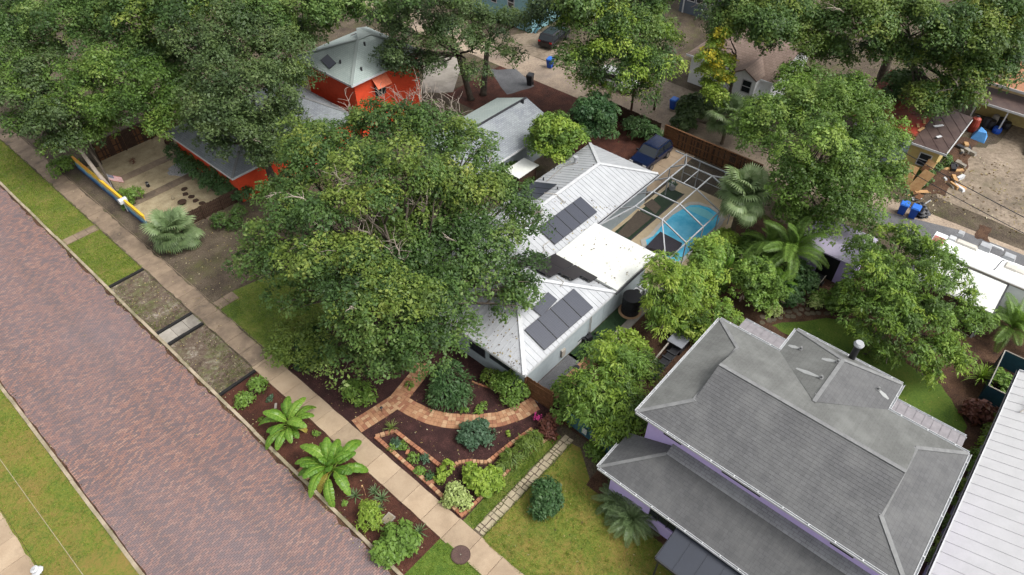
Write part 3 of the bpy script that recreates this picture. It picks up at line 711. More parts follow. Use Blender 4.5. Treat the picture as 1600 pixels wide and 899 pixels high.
if 1:
    cs = {}
    for k, (q, z) in enumerate(allp):
        m = rng.choice(['paver', 'paver', 'paver2', 'paver3'])
        if k < 300: MB().prism([tuple(p) for p in q], -.01, z).build('paver', M[m], walk)
        else: cs.setdefault(m, MB()).prism([tuple(p) for p in q], -.01, z)
    big = MB()
    for i, (m, b) in enumerate(cs.items()):
        big.cur = i; big.mesh(b.v, b.f)
    if cs: big.build('pavers', [M[m] for m in cs], walk, kind='stuff')
# raised bed brick edging: each brick a part
def brick_line(parent, pts, ln=.26, wd=.22, h=.17, seed=1, layers=1):
    rng = random.Random(seed)
    for lay in range(layers):
        for a, b_ in zip(pts, pts[1:]):
            a, b_ = Vector(a[:2]), Vector(b_[:2]); n = max(1, round((b_ - a).length / ln)); ang = math.atan2(b_.y - a.y, b_.x - a.x)
            for k in range(n):
                c = a.lerp(b_, (k + .5) / n)
                MB().cbox((c.x, c.y, -.02 + lay * h), (b_ - a).length / n - .035, wd, h + .02 + rng.uniform(-.01, .012) if lay == 0 else h, ang + rng.uniform(-.05, .05)).build('brick', M[rng.choice(['brick', 'brick', 'paver', 'paver2', 'paver3'])], parent)
bed = thing('raised_flower_bed', 'flower bed edged with orange clay bricks along the sidewalk', 'flower bed', (13, 16, 0))
brick_line(bed, [at(587, 684), at(672, 759), at(724, 808)], seed=1)
brick_line(bed, [at(724, 806), at(800, 731), at(866, 678)], wd=.15, seed=2)
brick_line(bed, [at(587, 684), at(617, 675), at(687, 729)], seed=3)
brick_line(bed, [at(687, 729), at(703, 733), at(716, 725), at(733, 722), at(750, 724), at(762, 724)], ln=.2, seed=4)
brick_line(bed, [at(762, 724), at(800, 694), at(832, 672)], seed=5)
brick_line(bed, [at(672, 757), at(686, 750), at(697, 738)], seed=6)
edg = thing('bed_edging', 'thin curved brick edging by the hedge at the house front', 'edging', at(745, 602))
brick_line(edg, [at(737, 597), at(752, 603), at(775, 609), at(790, 622)], .22, .1, .1, 7)
# stepping path of pale flat stones
sheet('path_bed', blob([(11.1, 11.76), (18.6, 11.76), (18.6, 12.44), (11.1, 12.44)], 14, .04), .022, M['soil'])
sp = thing('stone_path', 'pale stepping stone path beside the grass strip', 'path', (15, 12.1, 0)); rng = random.Random(4); x = 11.15
while x < 18.55:
    L = rng.uniform(.38, .62); y0 = 11.78; cut = rng.uniform(.3, .5)
    for ya, yb in ((y0, y0 + cut), (y0 + cut, 12.42)):
        if rng.random() < .55 and L > .4: xs = [(x, x + L * .5), (x + L * .5, x + L)]
        else: xs = [(x, x + L)]
        for xa, xb in xs:
            q = [(xa + .025 + rng.uniform(0, .03), ya + .02), (xb - .02, ya + .02 + rng.uniform(0, .04)), (xb - .02 - rng.uniform(0, .03), yb - .02), (xa + .02, yb - .02 - rng.uniform(0, .03))]
            MB().prism(q, -.01, .05 + rng.uniform(-.01, .015)).build('stone', M['stone'], sp)
    x += L
sp2 = thing('round_stone_path', 'dark round stepping stones curving beside the back lawn', 'path', at(1240, 490)); rng = random.Random(6)
for i in range(12):
    for j in range(4):
        px, py = 1190 + i * 10 + j * 2, 500 - i * 1.2 - j * 9 + (i - 6) ** 2 * .12
        c = at(px + rng.uniform(-1.5, 1.5), py + rng.uniform(-1, 1)); r = rng.uniform(.17, .23)
        MB().prism([(c.x + math.cos(a * .785) * r * rng.uniform(.85, 1.1), c.y + math.sin(a * .785) * r * rng.uniform(.85, 1.1)) for a in range(8)], 0, .045).build('stone', M['stone_d'], sp2)
# back alley and lots
sheet('alley', [(50.4, -60), (54.4, -60), (54.4, 120), (50.4, 120)], .0, M['alley'])
sheet('alley_edge', blob([(54.4, 24), (59, 24), (60, 48), (54.4, 52)], 6, .3), .004, M['lot'])
sheet('parking_lot', blob([(56.2, -24), (90, -24), (90, 1.0), (70, 2), (66, 4.2), (56.6, 3.4)], 6, .5), .006, M['lot'])
sheet('asphalt_patch', [at(1500, 360)[:2], at(1330, 318)[:2], at(1365, 345)[:2], at(1470, 390)[:2], at(1600, 420)[:2], (53.9, -8)], .008, M['asphalt'])
sheet('asphalt_patch', blob([at(765, 108)[:2], at(806, 108)[:2], at(835, 135)[:2], at(790, 148)[:2]], 4, .2), .008, M['asphalt'])
sheet('litter_patch', blob([at(1440, 300)[:2], at(1475, 305)[:2], at(1510, 262)[:2], at(1530, 215)[:2], at(1490, 215)[:2], at(1450, 262)[:2]], 5, .2), .012, M['litter'])
sheet('puddle_stain', blob([at(1521, 372)[:2], at(1545, 378)[:2], at(1548, 356)[:2], at(1530, 352)[:2]], 4, .12), .012, M['litter'])
sheet('drive_dirt', rect(42, 50.4, 28, 46), .002, M['mulch_r'])
sheet('backyard_mulch', rect(41.3, 50.0, 25.5, 32), .006, M['mulch_r'])
slabs('car_pad', 42.0, 50.0, 21.6, 25.4, 1.9, 'slab', 21, .03, 'x')
slabs('car_pad', 50.0, 50.4, 21.0, 25.4, .5, 'conc', 22, .03, 'x')
sheet('driveway_white', blob([at(660, 145)[:2], at(705, 145)[:2], at(725, 95)[:2], at(690, 85)[:2], at(662, 100)[:2]], 4, .2), .012, M['conc'])
# drifted dirt in the gutters and soil creeping over the pavement edge
def wavy(name, x, s, y0, y1, amp, z, mat, seed):
    rng = random.Random(seed); y = y0; L = []
    while y < y1: L.append((x + s * max(.02, rng.gauss(amp, amp * .6)), y)); y += rng.uniform(.25, .8)
    m = MB()
    for (a, ya), (c, yc) in zip(L, L[1:]): m.poly([(x, ya, z), (a, ya, z), (c, yc, z), (x, yc, z)] if s > 0 else [(a, ya, z), (x, ya, z), (x, yc, z), (c, yc, z)])
    m.build(name, M[mat], kind='structure')
wavy('gutter_dirt', 6.87, -1, 5, 90, .13, .004, 'litter', 1); wavy('gutter_dirt', -1.42, 1, 5, 90, .07, .004, 'litter', 2)
wavy('soil_edge', 11.06, -1, 30.5, 90, .08, .062, 'dirt', 3); wavy('soil_edge', 9.61, 1, 30.5, 90, .07, .062, 'dirt', 4); wavy('soil_edge', 9.61, 1, 13.4, 30, .025, .06, 'mulch_r', 5); wavy('soil_edge', 11.06, -1, 13.4, 29, .025, .06, 'mulch', 6)
wavy('grass_edge', 11.06, -1, 0, 11.7, .05, .062, 'grass_l', 7); wavy('grass_edge', 9.61, 1, 0, 13.3, .05, .062, 'lush', 8); wavy('grass_edge', -4.77, -1, 20, 45, .06, .064, 'grass_l', 9)
# fallen leaves and crumbs: uncountable
def litter(name, mat, areas, n, s, seed, tints=None):
    rng = np.random.default_rng(seed); C = []
    for (x0, x1, y0, y1), k in areas:
        C.append(np.stack([rng.uniform(x0, x1, k), rng.uniform(y0, y1, k), np.full(k, .075 if x0 > -9 else .07)], 1))
    C = np.concatenate(C); N = len(C); nr = rng.normal(size=(N, 3)) * .35 + np.array([0, 0, 1])
    V = leaf_arrays(C, nr, s * rng.uniform(.6, 1.5, N), None, rng, .6); o = link(bpy.data.objects.new(name, leaf_mesh(name, V, rng.uniform(0, 1, N), mat, (0, 0, 0)))); tag(o, kind='stuff'); return o
M['dryleaf'] = leaf_mat('fallen leaves', [(.05, .03, .015), (.12, .075, .03), (.3, .24, .1), (.42, .38, .27)])
def litter2(label, areas, s, seed, z):
    o = litter('fallen_leaves', M['dryleaf'], areas, 0, s, seed)
    tag(o, label, 'fallen leaves'); o.location.z = z; return o
litter2('pale fallen leaves scattered over the dark mulch and side lawn', [((11.2, 18, 13.5, 28), 420), ((11.2, 17, 0, 11.5), 160), ((29, 37, -5, 5), 160), ((7.1, 9.5, 13.5, 29.8), 200)], .09, 1, -.045)
litter2('white grit and leaves on the bare sandy verge', [((7.1, 9.5, 30.1, 36), 160), ((7.1, 9.5, 37.7, 44.1), 260)], .09, 2, -.04)
litter2('leaf crumbs lying in the brick street gutter', [((6.4, 6.85, 10, 60), 500), ((-1.4, -1.1, 10, 60), 120), ((-1, 6.5, 20, 70), 60)], .08, 3, -.06)
litter2('small leaves dropped on the sidewalk and dirt yard', [((9.6, 11.1, 28, 70), 140), ((11.1, 17, 37, 48), 420), ((12, 20, 29, 37), 200)], .09, 4, -.02)
litter2('debris over the cracked concrete lot', [((56, 66, -10, 4), 500), ((54, 58, 3, 14), 300)], .2, 5, -.05)
# tufts of longer grass along edges
def tufts(label, areas, seed, mat, h=.16):
    rng = np.random.default_rng(seed); C = []
    for (x0, x1, y0, y1), k in areas: C.append(np.stack([rng.uniform(x0, x1, k), rng.uniform(y0, y1, k), np.full(k, .06)], 1))
    C = np.concatenate(C); C = np.repeat(C, 7, 0) + rng.normal(size=(len(C) * 7, 3)) * np.array([.07, .07, .01]); N = len(C)
    nr = rng.normal(size=(N, 3)) * np.array([1, 1, .2]); dv = rng.normal(size=(N, 3)) * .4 + np.array([0, 0, 1.])
    V = leaf_arrays(C, nr, h * rng.uniform(.6, 1.5, N), None, rng, .12, dv); o = link(bpy.data.objects.new('grass_tufts', leaf_mesh('grass_tufts', V, rng.uniform(0, .8, N), M[mat], (0, 0, 0)))); tag(o, label, 'grass', kind='stuff')
tufts('grass blades standing on the green verges and lawns', [((7.1, 9.5, 44.4, 51.1), 900), ((7.1, 9.5, 52.2, 70), 1700), ((-4.7, -1.6, 26, 50), 2200), ((11.2, 17, 2, 11.6), 2200), ((11.3, 16, 29.4, 37), 900), ((11.3, 18.4, 12.5, 13.1), 500), ((7.1, 9.5, 8, 13.3), 600)], 1, 'lime', .12)
tufts('weed clumps spread on the bare sandy verge', [((7.1, 9.5, 30.1, 31.6), 130), ((8.6, 9.5, 31, 35.5), 120), ((7.1, 7.8, 38, 44), 120), ((7.2, 9.5, 37.7, 38.6), 90)], 3, 'oak_y', .1)
tufts('ragged grass hanging over the pavement edges', [((11.0, 11.15, 0, 11.7), 220), ((9.5, 9.66, 4, 13.3), 160), ((9.5, 9.66, 44.4, 70), 260), ((-4.86, -4.7, 26, 42), 200), ((-1.66, -1.5, 26, 50), 200), ((7.0, 7.12, 44.4, 65), 200), ((11, 11.12, 29, 37), 120), ((11.1, 18.5, 11.7, 11.82), 240), ((11.1, 18.5, 12.4, 12.5), 200)], 5, 'lime', .11)
tufts('weeds growing along the mossy kerb', [((6.85, 7.1, 12, 60), 420), ((9.5, 9.62, 30, 60), 120)], 2, 'lime', .1)
# ================================================================== WHITE HOUSE
H = thing('white_house', 'white single storey house with ribbed white metal roof and black solar panels', 'house', (23.4, 21, 0))
EZ, AZ = 2.8, 4.55
FX0, FX1, FY0, FY1, MX = 18.9, 27.95, 15.62, 28.6, 23.43
A1, A2 = (MX, 20.2, AZ), (MX, 24.0, AZ)
fFR, fBR, fFL, fBL = (FX0, FY0, EZ), (FX1, FY0, EZ), (FX0, FY1, EZ), (FX1, FY1, EZ)
F_front = [fFL, fFR, A1, A2]; F_right = [fFR, fBR, A1]; F_back = [fBR, fBL, A2, A1]; F_left = [fBL, fFL, A2]
RZ = 4.02; RA = (37.55, 24.05, RZ); RB = (25.0, 24.05, RZ)
rRR, rLR = (41.0, 20.72, EZ), (41.0, 27.38, EZ); rR0, rL0 = (27.5, 20.72, EZ), (27.5, 27.38, EZ)
R_right = [rR0, rRR, RA, RB]; R_left = [rLR, rL0, RB, RA]; R_back = [rRR, rLR, RA]
for f in (F_front, F_right, F_back, F_left): ribbed_face(f, .4, M['metal_w'], H)
for f in (R_right, R_left, R_back): ribbed_face(f, .4, M['metal_w'], H)
b = MB()
for f in (F_front, F_right, F_back, F_left, R_right, R_left, R_back): deck_solid(b, f)
b.build('roof_deck', M['white'], H)
caps(H, 'white', ((fFR, A1), (fBR, A1), (fFL, A2), (fBL, A2), (A1, A2), (rRR, RA), (rLR, RA), (RA, RB)), .26, .06)
b = MB()                                      # walls under the eaves
b.box(19.45, 27.5, 16.05, 28.1, 0, 2.72); b.box(27.5, 40.45, 21.2, 26.9, 0, 2.7); b.box(27.52, 32.4, 16.05, 21.2, 0, 2.72)
b.build('wall', M['wall_w'], H)
boxes('fascia', 'white', H, [(x0, x1, y0, y1, EZ - .2, EZ - .03) for x0, x1, y0, y1 in ((FX0 - .02, FX1, FY0 - .03, FY0 - .003), (FX0 - .03, FX0 - .003, FY0, FY1), (33.0, 41.0, 20.68, 20.717), (41.003, 41.03, 20.72, 27.38), (28, 41, 27.383, 27.41))])
b = MB(); b.box(33.0, 41.0, 20.56, 20.675, EZ - .12, EZ - .02); b.build('gutter', M['dark'], H)
# flat white roof
b = MB(); b.box(27.96, 32.58, 15.55, 20.7, 2.86, 3.02)
b.build('flat_roof', M['membrane'], H)
MB().box(27.8, 32.6, 15.42, 15.53, 2.78, 2.9).build('flat_roof_gutter', M['dark'], H)
MB().box(32.59, 32.68, 15.5, 20.7, 2.7, 2.98).build('flat_roof_edge', M['white'], H)
# windows of front and side
def window(parent, x, y0, y1, z0, z1, face='-x', frame='white', t=.05):
    m = MB(); g = MB()
    if face[1] == 'x':
        s = -1 if face[0] == '-' else 1; a, c = (x - t, x) if s < 0 else (x, x + t)
        m.box(a, c, y0, y1, z0, z0 + .08).box(a, c, y0, y1, z1 - .08, z1).box(a, c, y0, y0 + .08, z0 + .08, z1 - .08).box(a, c, y1 - .08, y1, z0 + .08, z1 - .08).box(a, c, y0 + .08, y1 - .08, (z0 + z1) / 2 - .03, (z0 + z1) / 2 + .03)
        g.box(x + s * .012 - .008, x + s * .012 + .008, y0 + .05, y1 - .05, z0 + .05, z1 - .05)
    else:
        s = -1 if face[0] == '-' else 1; a, c = (x - t, x) if s < 0 else (x, x + t)
        m.box(y0, y1, a, c, z0, z0 + .08).box(y0, y1, a, c, z1 - .08, z1).box(y0, y0 + .08, a, c, z0 + .08, z1 - .08).box(y1 - .08, y1, a, c, z0 + .08, z1 - .08).box(y0 + .08, y1 - .08, a, c, (z0 + z1) / 2 - .03, (z0 + z1) / 2 + .03)
        g.box(y0 + .05, y1 - .05, x + s * .012 - .008, x + s * .012 + .008, z0 + .05, z1 - .05)
    f = m.build('window', M[frame], parent); g.build('pane', M['pane'], f)
window(H, 19.45, 17.0, 18.9, 1.3, 2.5, '-x', 'dark'); window(H, 19.45, 19.3, 20.6, .9, 2.5, '-x', 'dark'); window(H, 19.45, 22.2, 24.0, 1.0, 2.4)
# conduit and downpipe on the side wall
b = MB(); b.tube([(26.0, 15.98, .1), (26.0, 15.98, 2.6)], .03, 6).tube([(25.85, 15.98, .4), (25.85, 15.98, 2.6)], .02, 6); b.build('conduit', M['conc'], H)
MB().box(22.9, 23.25, 15.9, 16.04, .5, 1.1).build('meter_box', M['conc'], H)
# vents and pipes
def roof_pt(px, py, f): n, u, v = face_axes(f); return on_plane(px, py, Vector(f[0]), n)
for px, py, f, r, h in ((899, 256, R_left, .13, .55), (866, 265, R_left, .05, .2), (849, 282, R_left, .06, .25), (871, 296, R_left, .05, .2), (842, 332, R_right, .05, .15), (886, 398, R_right, .05, .12)):
    p = roof_pt(px, py, f); c = MB().cyl((p.x, p.y, p.z - .05), r, h + .05, 10)
    if r > .1: c.cyl((p.x, p.y, p.z + h), r * 1.5, .12, 10).cyl((p.x, p.y, p.z - .02), r * 2, .06, 10)
    c.build('roof_vent', M['frame'] if r > .1 else M['black'], H)
def roof_tube(pts, f, r=.025, mat='conc'):
    n, u, v = face_axes(f); b = MB().tube([roof_pt(px, py, f) + n * .09 for px, py in pts], r, 5); b.build('conduit', M[mat], H)
roof_tube([(903, 256), (880, 262), (855, 285)], R_left); roof_tube([(850, 303), (868, 305), (882, 319)], R_right, .03)
roof_tube([(858, 378), (848, 385), (850, 393), (858, 398)], R_right); roof_tube([(868, 433), (880, 442), (875, 449)], F_right)
# solar panels
def pv(parent, quad_px, n, f, lift=.11, mat='pv'):
    nn, u, v = face_axes(f); q = [on_plane(*p, Vector(f[0]) + nn * lift, nn) for p in quad_px]; c = sum(q, Vector()) / 4
    ax = ((q[1] - q[0]) + (q[2] - q[3])).normalized(); L = ((q[1] - q[0]).length + (q[2] - q[3]).length) / 2
    ay = nn.cross(ax).normalized(); W = ((q[3] - q[0]).length + (q[2] - q[1]).length) / 2
    if ay.dot(q[3] - q[0]) < 0: ay = -ay
    o = c - ax * L / 2 - ay * W / 2
    for k in range(n):
        a, e = L * k / n + .015, L * (k + 1) / n - .015; P = [o + ax * a, o + ax * e, o + ax * e + ay * W, o + ax * a + ay * W]
        fr = MB(); slab(fr, [p - nn * .006 for p in P], nn, .04); fo = fr.build('solar_panel', M['dark'], parent)
        g = MB(); i = .025; Q = [o + ax * (a + i) + ay * i, o + ax * (e - i) + ay * i, o + ax * (e - i) + ay * (W - i), o + ax * (a + i) + ay * (W - i)]
        slab(g, Q, nn, .02, [(0, 0), (1, 0), (1, W / (e - a)), (0, W / (e - a))]); g.build('cell_sheet', M[mat], fo)
    rl = MB()
    for t in (.22, .78): rl.bar(o + ay * W * t - nn * .07, o + ax * L + ay * W * t - nn * .07, .04, .05, nn)
    rl.build('panel_rail', M['conc'], parent)
pv(H, [(840, 357), (907, 307), (934, 331), (867, 382)], 5, R_right)
pv(H, [(806, 302), (837, 284), (866, 288), (833, 316)], 3, R_left)
pv(H, [(819, 516), (896, 451), (928, 480), (851, 547)], 4, F_right)
pv(H, [(832, 484), (856, 455), (872, 469), (846, 493)], 1, F_right)
for k, q in enumerate(([(828, 415), (861, 433), (900, 411), (869, 395.7)], [(874, 426), (895.5, 437), (921, 424), (900.4, 412.3)], [(908, 430), (923, 440), (935.5, 432.7), (920.8, 424)], [(803, 412), (816.5, 419), (855.5, 400.6), (842, 393.7)])):
    pv(H, [q[1], q[2], q[3], q[0]], 2 if k == 0 else 1, F_back, .26 + .003 * k, 'pv_k')
def roof_litter(L, seed):
    rng = np.random.default_rng(seed); C = []; NR = []
    for f, n, lim in L:
        nn, u, v = face_axes(f); A, B_, Cc = [np.array(x) for x in (f[0], f[1], f[2])]; D = np.array(f[3]) if len(f) > 3 else Cc
        s, t_ = rng.uniform(*lim, n)[:, None], rng.uniform(.03, .97, n)[:, None]; t_ = t_ ** 1.6
        C.append((A * (1 - s) + B_ * s) * (1 - t_) + (D * (1 - s) + Cc * s) * t_ + np.array(nn) * .045); NR.append(np.tile(np.array(nn), (n, 1)))
    C = np.concatenate(C); NR = np.concatenate(NR) + rng.normal(size=C.shape) * .25; N = len(C)
    o = link(bpy.data.objects.new('roof_litter', leaf_mesh('roof_litter', leaf_arrays(C, NR, .1 * rng.uniform(.5, 1.6, N), None, rng, .6), rng.uniform(0, .8, N), M['dryleaf'], ORG[H.name]))); o.parent = H; ORG[o.name] = ORG[H.name]; tag(o, kind='stuff')
roof_litter([(F_front, 320, (.3, 1)), (F_back, 160, (0, 1)), (R_left, 160, (0, 1)), (R_right, 90, (0, .6)), ([(28, 15.6, 3.02), (32.5, 15.6, 3.02), (32.5, 20.6, 3.02), (28, 20.6, 3.02)], 70, (0, 1))], 3)
# ================================================================== POOL AND CAGE
sheet('pool_deck', rect(32.6, 45.0, 14.4, 21.2), .02, M['deck'])
sheet('patio_turf', rect(33.2, 43.6, 19.45, 20.9), .026, M['turf'])
P = thing('swimming_pool', 'turquoise swimming pool with a rounded stepped end inside the screen enclosure', 'pool', (40, 17, 0))
out = [(36.0, 15.35), (41.9, 15.35)] + [(41.9 + 1.45 * math.sin(a), 16.9 - 1.55 * math.cos(a)) for a in (R(30), R(60), R(90), R(120), R(150))] + [(41.6, 18.45), (40.6, 18.62), (38.8, 18.55), (37.4, 18.35), (36.6, 18.55), (36.0, 18.0)]
cx_, cy_ = 39.4, 16.95
co_ = [(x + (.28 if x > cx_ else -.28) * min(1, abs(x - cx_) / 2), y + (.28 if y > cy_ else -.28)) for x, y in out]
cop = MB(); n = len(out)
for i in range(n):
    j = (i + 1) % n; cop.hexa([(*out[i], .0), (*out[j], .0), (*co_[j], .0), (*co_[i], .0), (*out[i], .07), (*out[j], .07), (*co_[j], .07), (*co_[i], .07)])
cop.build('coping', M['coping'], P); m = MB(); m.poly([(x, y, .035) for x, y in out]); m.build('water', M['water'], P)
stp = MB(); stp.prism([(42.0 + .95 * math.sin(R(a)), 17 - 1.2 * math.cos(R(a))) for a in range(0, 181, 20)], .0, .0365); stp.build('pool_step', paint('pale blue plaster', (.22, .62, .7), (.17, .55, .64), .3), P)
cv = thing('pool_cover', 'dark square spa cover at the near end of the turquoise pool', 'cover', (36.8, 16.9, 0))
q = [at(1032, 362, .4), at(1066, 380, .4), at(1054, 397, .4), at(1009, 386, .4)]
m = MB(); m.hexa([(p.x, p.y, .07) for p in q][::-1] + [(p.x, p.y, .4) for p in q][::-1]); m.build('cover_top', paint('dark plum vinyl', (.03, .024, .034), (.022, .018, .026), .5), cv)
mm = MB(); a_, b_ = q[0].lerp(q[1], .5), q[3].lerp(q[2], .5); mm.bar((a_.x, a_.y, .405), (b_.x, b_.y, .405), .05, .03); mm.build('cover_seam', M['black'], cv)
CG = thing('screen_enclosure', 'white framed insect screen enclosure over the swimming pool', 'enclosure', (39, 18, 0))
XF, XB, YR, YL = 32.75, 44.93, 14.8, 20.5; XS = [35.4, 37.76, 40.15, 42.45]; Y1, Y2 = 16.95, 19.24; ZE, ZT = 2.65, 3.6
fr = []
def beam(p, q, w_=.075, h_=.09): fr.append((p, q, w_, h_))
beam((XF, YR, ZE), (XB, YR, ZE)); beam((XF, YL, ZE + .12), (XB, YL, ZE + .12)); beam((XB, YR, ZE), (XB, YL + 1, ZE)); beam((XF, YR, ZE), (XF, YL, ZE + .1))
beam((XS[0], Y1, ZT), (XS[3], Y1, ZT)); beam((XS[0], Y2, ZT), (XS[3], Y2, ZT))
for x in XS: beam((x, Y1, ZT), (x, Y2, ZT), .07, .09); beam((x, Y1, ZT), (x, YR, ZE)); beam((x, Y2, ZT), (x, YL, ZE + .12))
for x in XS + [XF, XB]:
    beam((x, YR, 0), (x, YR, ZE), .07, .07)
    if x > 41: beam((x, YL, 0), (x, YL, ZE), .07, .07)
for y in (16.9, 19.2): beam((XB, y, 0), (XB, y, ZE), .07, .07)
for xs, xe in ((XS[0], XF), (XS[3], XB)):
    beam((xs, Y1, ZT), (xe, YR, ZE)); beam((xs, Y2, ZT), (xe, YL, ZE + .1))
beam((XB, YR, 1.0), (XB, YL, 1.0), .05, .05); beam((XF, YR, 1.0), (XB, YR, 1.0), .05, .05); beam((XS[3], (Y1 + Y2) / 2, ZT), (XS[2], (Y1 + Y2) / 2, ZT), .05, .05)
for p, q, w_, h_ in fr: MB().bar(p, q, w_, h_).build('frame_bar', M['frame'], CG)
def scr(*p):
    m = MB(); m.poly(p); m.build('screen_panel', M['screen'], CG)
for a, c in zip(XS, XS[1:]):
    scr((a, Y1, ZT), (c, Y1, ZT), (c, Y2, ZT), (a, Y2, ZT)); scr((a, YR, ZE), (c, YR, ZE), (c, Y1, ZT), (a, Y1, ZT)); scr((a, Y2, ZT), (c, Y2, ZT), (c, YL, ZE + .12), (a, YL, ZE + .12)); scr((a, YR, 0), (c, YR, 0), (c, YR, ZE), (a, YR, ZE))
scr((XF, YR, ZE), (XS[0], Y1, ZT), (XS[0], Y2, ZT), (XF, YL, ZE)); scr((XB, YR, ZE), (XB, YL, ZE), (XS[3], Y2, ZT), (XS[3], Y1, ZT))
scr((XF, YR, ZE), (XS[0], YR, ZE), (XS[0], Y1, ZT)); scr((XS[3], YR, ZE), (XB, YR, ZE), (XS[3], Y1, ZT)); scr((XF, YL, ZE), (XS[0], Y2, ZT), (XS[0], YL, ZE)); scr((XS[3], YL, ZE), (XS[3], Y2, ZT), (XB, YL, ZE))
scr((XB, YR, 0), (XB, 16.9, 0), (XB, 16.9, ZE), (XB, YR, ZE)); scr((XB, 16.9, 0), (XB, 19.2, 0), (XB, 19.2, ZE), (XB, 16.9, ZE)); scr((XB, 19.2, 0), (XB, YL, 0), (XB, YL, ZE), (XB, 19.2, ZE))
scr((XF, YR, 0), (XS[0], YR, 0), (XS[0], YR, ZE), (XF, YR, ZE)); scr((XS[3], YR, 0), (XB, YR, 0), (XB, YR, ZE), (XS[3], YR, ZE))
# things on the deck
for k, (q, l) in enumerate((([(964, 366), (981, 372), (1019, 340), (997, 329)], 'long dark brown rug nearest the flat white roof inside the screen'), ([(1006, 320), (1024, 335), (1033, 324), (1019, 311)], 'smaller brown rug further back beside the planter inside the screen'))):
    MB().prism([tuple(at(*c, .03)[:2]) for c in q], .027, .047).build('outdoor_rug', paint('brown woven rug', (.1, .078, .058), (.075, .06, .045), .9, .1, 5), label=l, cat='rug', group='outdoor rugs')
MB().box(33.2, 43.6, 19.36, 19.44, .0, .09).build('deck_edge', M['dark'], kind='structure')
c = at(960, 349); g = thing('grill', 'black round kettle grill under the screen beside the roof edge', 'grill', c)
m = MB().tube([(c.x, c.y, .75), (c.x, c.y, .85), (c.x, c.y, 1.0), (c.x, c.y, 1.12)], [.2, .36, .36, .12], 14); m.build('bowl', M['black'], g); MB().cyl((c.x, c.y, 1.12), .04, .07, 8).build('lid_knob', M['frame'], g)
for k in range(3): a = k * 2.09; MB().tube([(c.x + math.cos(a) * .38, c.y + math.sin(a) * .38, 0), (c.x + math.cos(a) * .2, c.y + math.sin(a) * .2, .8)], .02, 5).build('leg', M['black'], g)
c = at(1050, 296); g = thing('planter', 'white round pot with a small plant beside the pool deck turf', 'planter', c)
MB().tube([(c.x, c.y, .02), (c.x, c.y, .5), (c.x, c.y, .55)], [.24, .34, .36], 14).build('pot', M['white'], g); crown('foliage', [(c.x, c.y, .75, .35, .8)], M['deep'], g, 90, .15, 10, .14, 5)
ch0 = None
for px, py, rz, l in ((975, 322, .3, 'grey patio chair under the house eave in the screen enclosure'),):
    c = at(px, py); g = thing('patio_chair', l, 'chair', c)
    MB().cbox((c.x, c.y, .38), .5, .5, .06).build('seat', M['dark'], g); MB().cbox((c.x, c.y + .24, .44), .5, .05, .5).build('backrest', M['dark'], g)
    for a in (-.2, .2):
        for d in (-.2, .2): MB().cbox((c.x + a, c.y + d, .02), .04, .04, .36).build('leg', M['dark'], g)
# water tank, AC units, bicycle-like gear
c = at(984, 487); t = thing('water_tank', 'black cylindrical rain tank standing on the turf beside the white house', 'tank', c)
MB().cyl((c.x, c.y, .06), .62, 1.35, 20, .6).build('body', M['black'], t); MB().cyl((c.x, c.y, 1.41), .64, .1, 20).build('lid', M['dark'], t)
for k in range(4): MB().cyl((c.x, c.y, .25 + k * .3), .635, .04, 20).build('band', M['dark'], t)
MB().cyl((c.x, c.y, .015), .8, .06, 20).build('plinth', M['paver3'], t)
for i, (px, py, l) in enumerate(((993, 466, 'white air conditioning unit nearest the black rain tank'), (1005, 458, 'white air conditioning unit behind the fern tree beside the wall'))):
    c = at(px, py); t = thing('air_conditioner', l, 'air conditioner', c, 'air conditioning units')
    MB().cbox((c.x, c.y, 0.02), .7, .55, .65).build('casing', M['white'], t); MB().cyl((c.x, c.y, .67), .22, .03, 14).build('fan_grille', M['black'], t)
c = at(919, 526); t = thing('garden_gear', 'black heap of garden gear with a looped handle against the side wall', 'garden gear', c); rng = random.Random(9)
for k in range(7): MB().cbox((c.x + rng.uniform(-.55, .55), c.y + rng.uniform(-.3, .2), .02 + rng.uniform(0, .15)), rng.uniform(.2, .5), rng.uniform(.15, .4), rng.uniform(.15, .4), rng.uniform(-1, 1), rng.uniform(.6, 1)).build('gear_piece', M['black'] if k % 3 else M['dark'], t)
MB().tube([(c.x + .1, c.y + .2, .3), (c.x + .05, c.y + .28, 1.0), (c.x + .2, c.y + .3, 1.25), (c.x + .45, c.y + .3, 1.2), (c.x + .45, c.y + .25, .8), (c.x + .3, c.y + .2, .3)], .045, 6).build('handle', M['black'], t)
for s in (-.5, .5): MB().tube([(c.x + s, c.y - .25, .14), (c.x + s, c.y - .32, .14)], .14, 10).build('wheel', M['rub'], t)
c = at(903, 534); t = thing('storage_crate', 'small white and black crate by the side wall next to the black gear', 'crate', c)
MB().cbox((c.x, c.y, .02), .5, .35, .3).build('box', M['white'], t); MB().cbox((c.x, c.y, .32), .54, .39, .05).build('lid', M['black'], t)
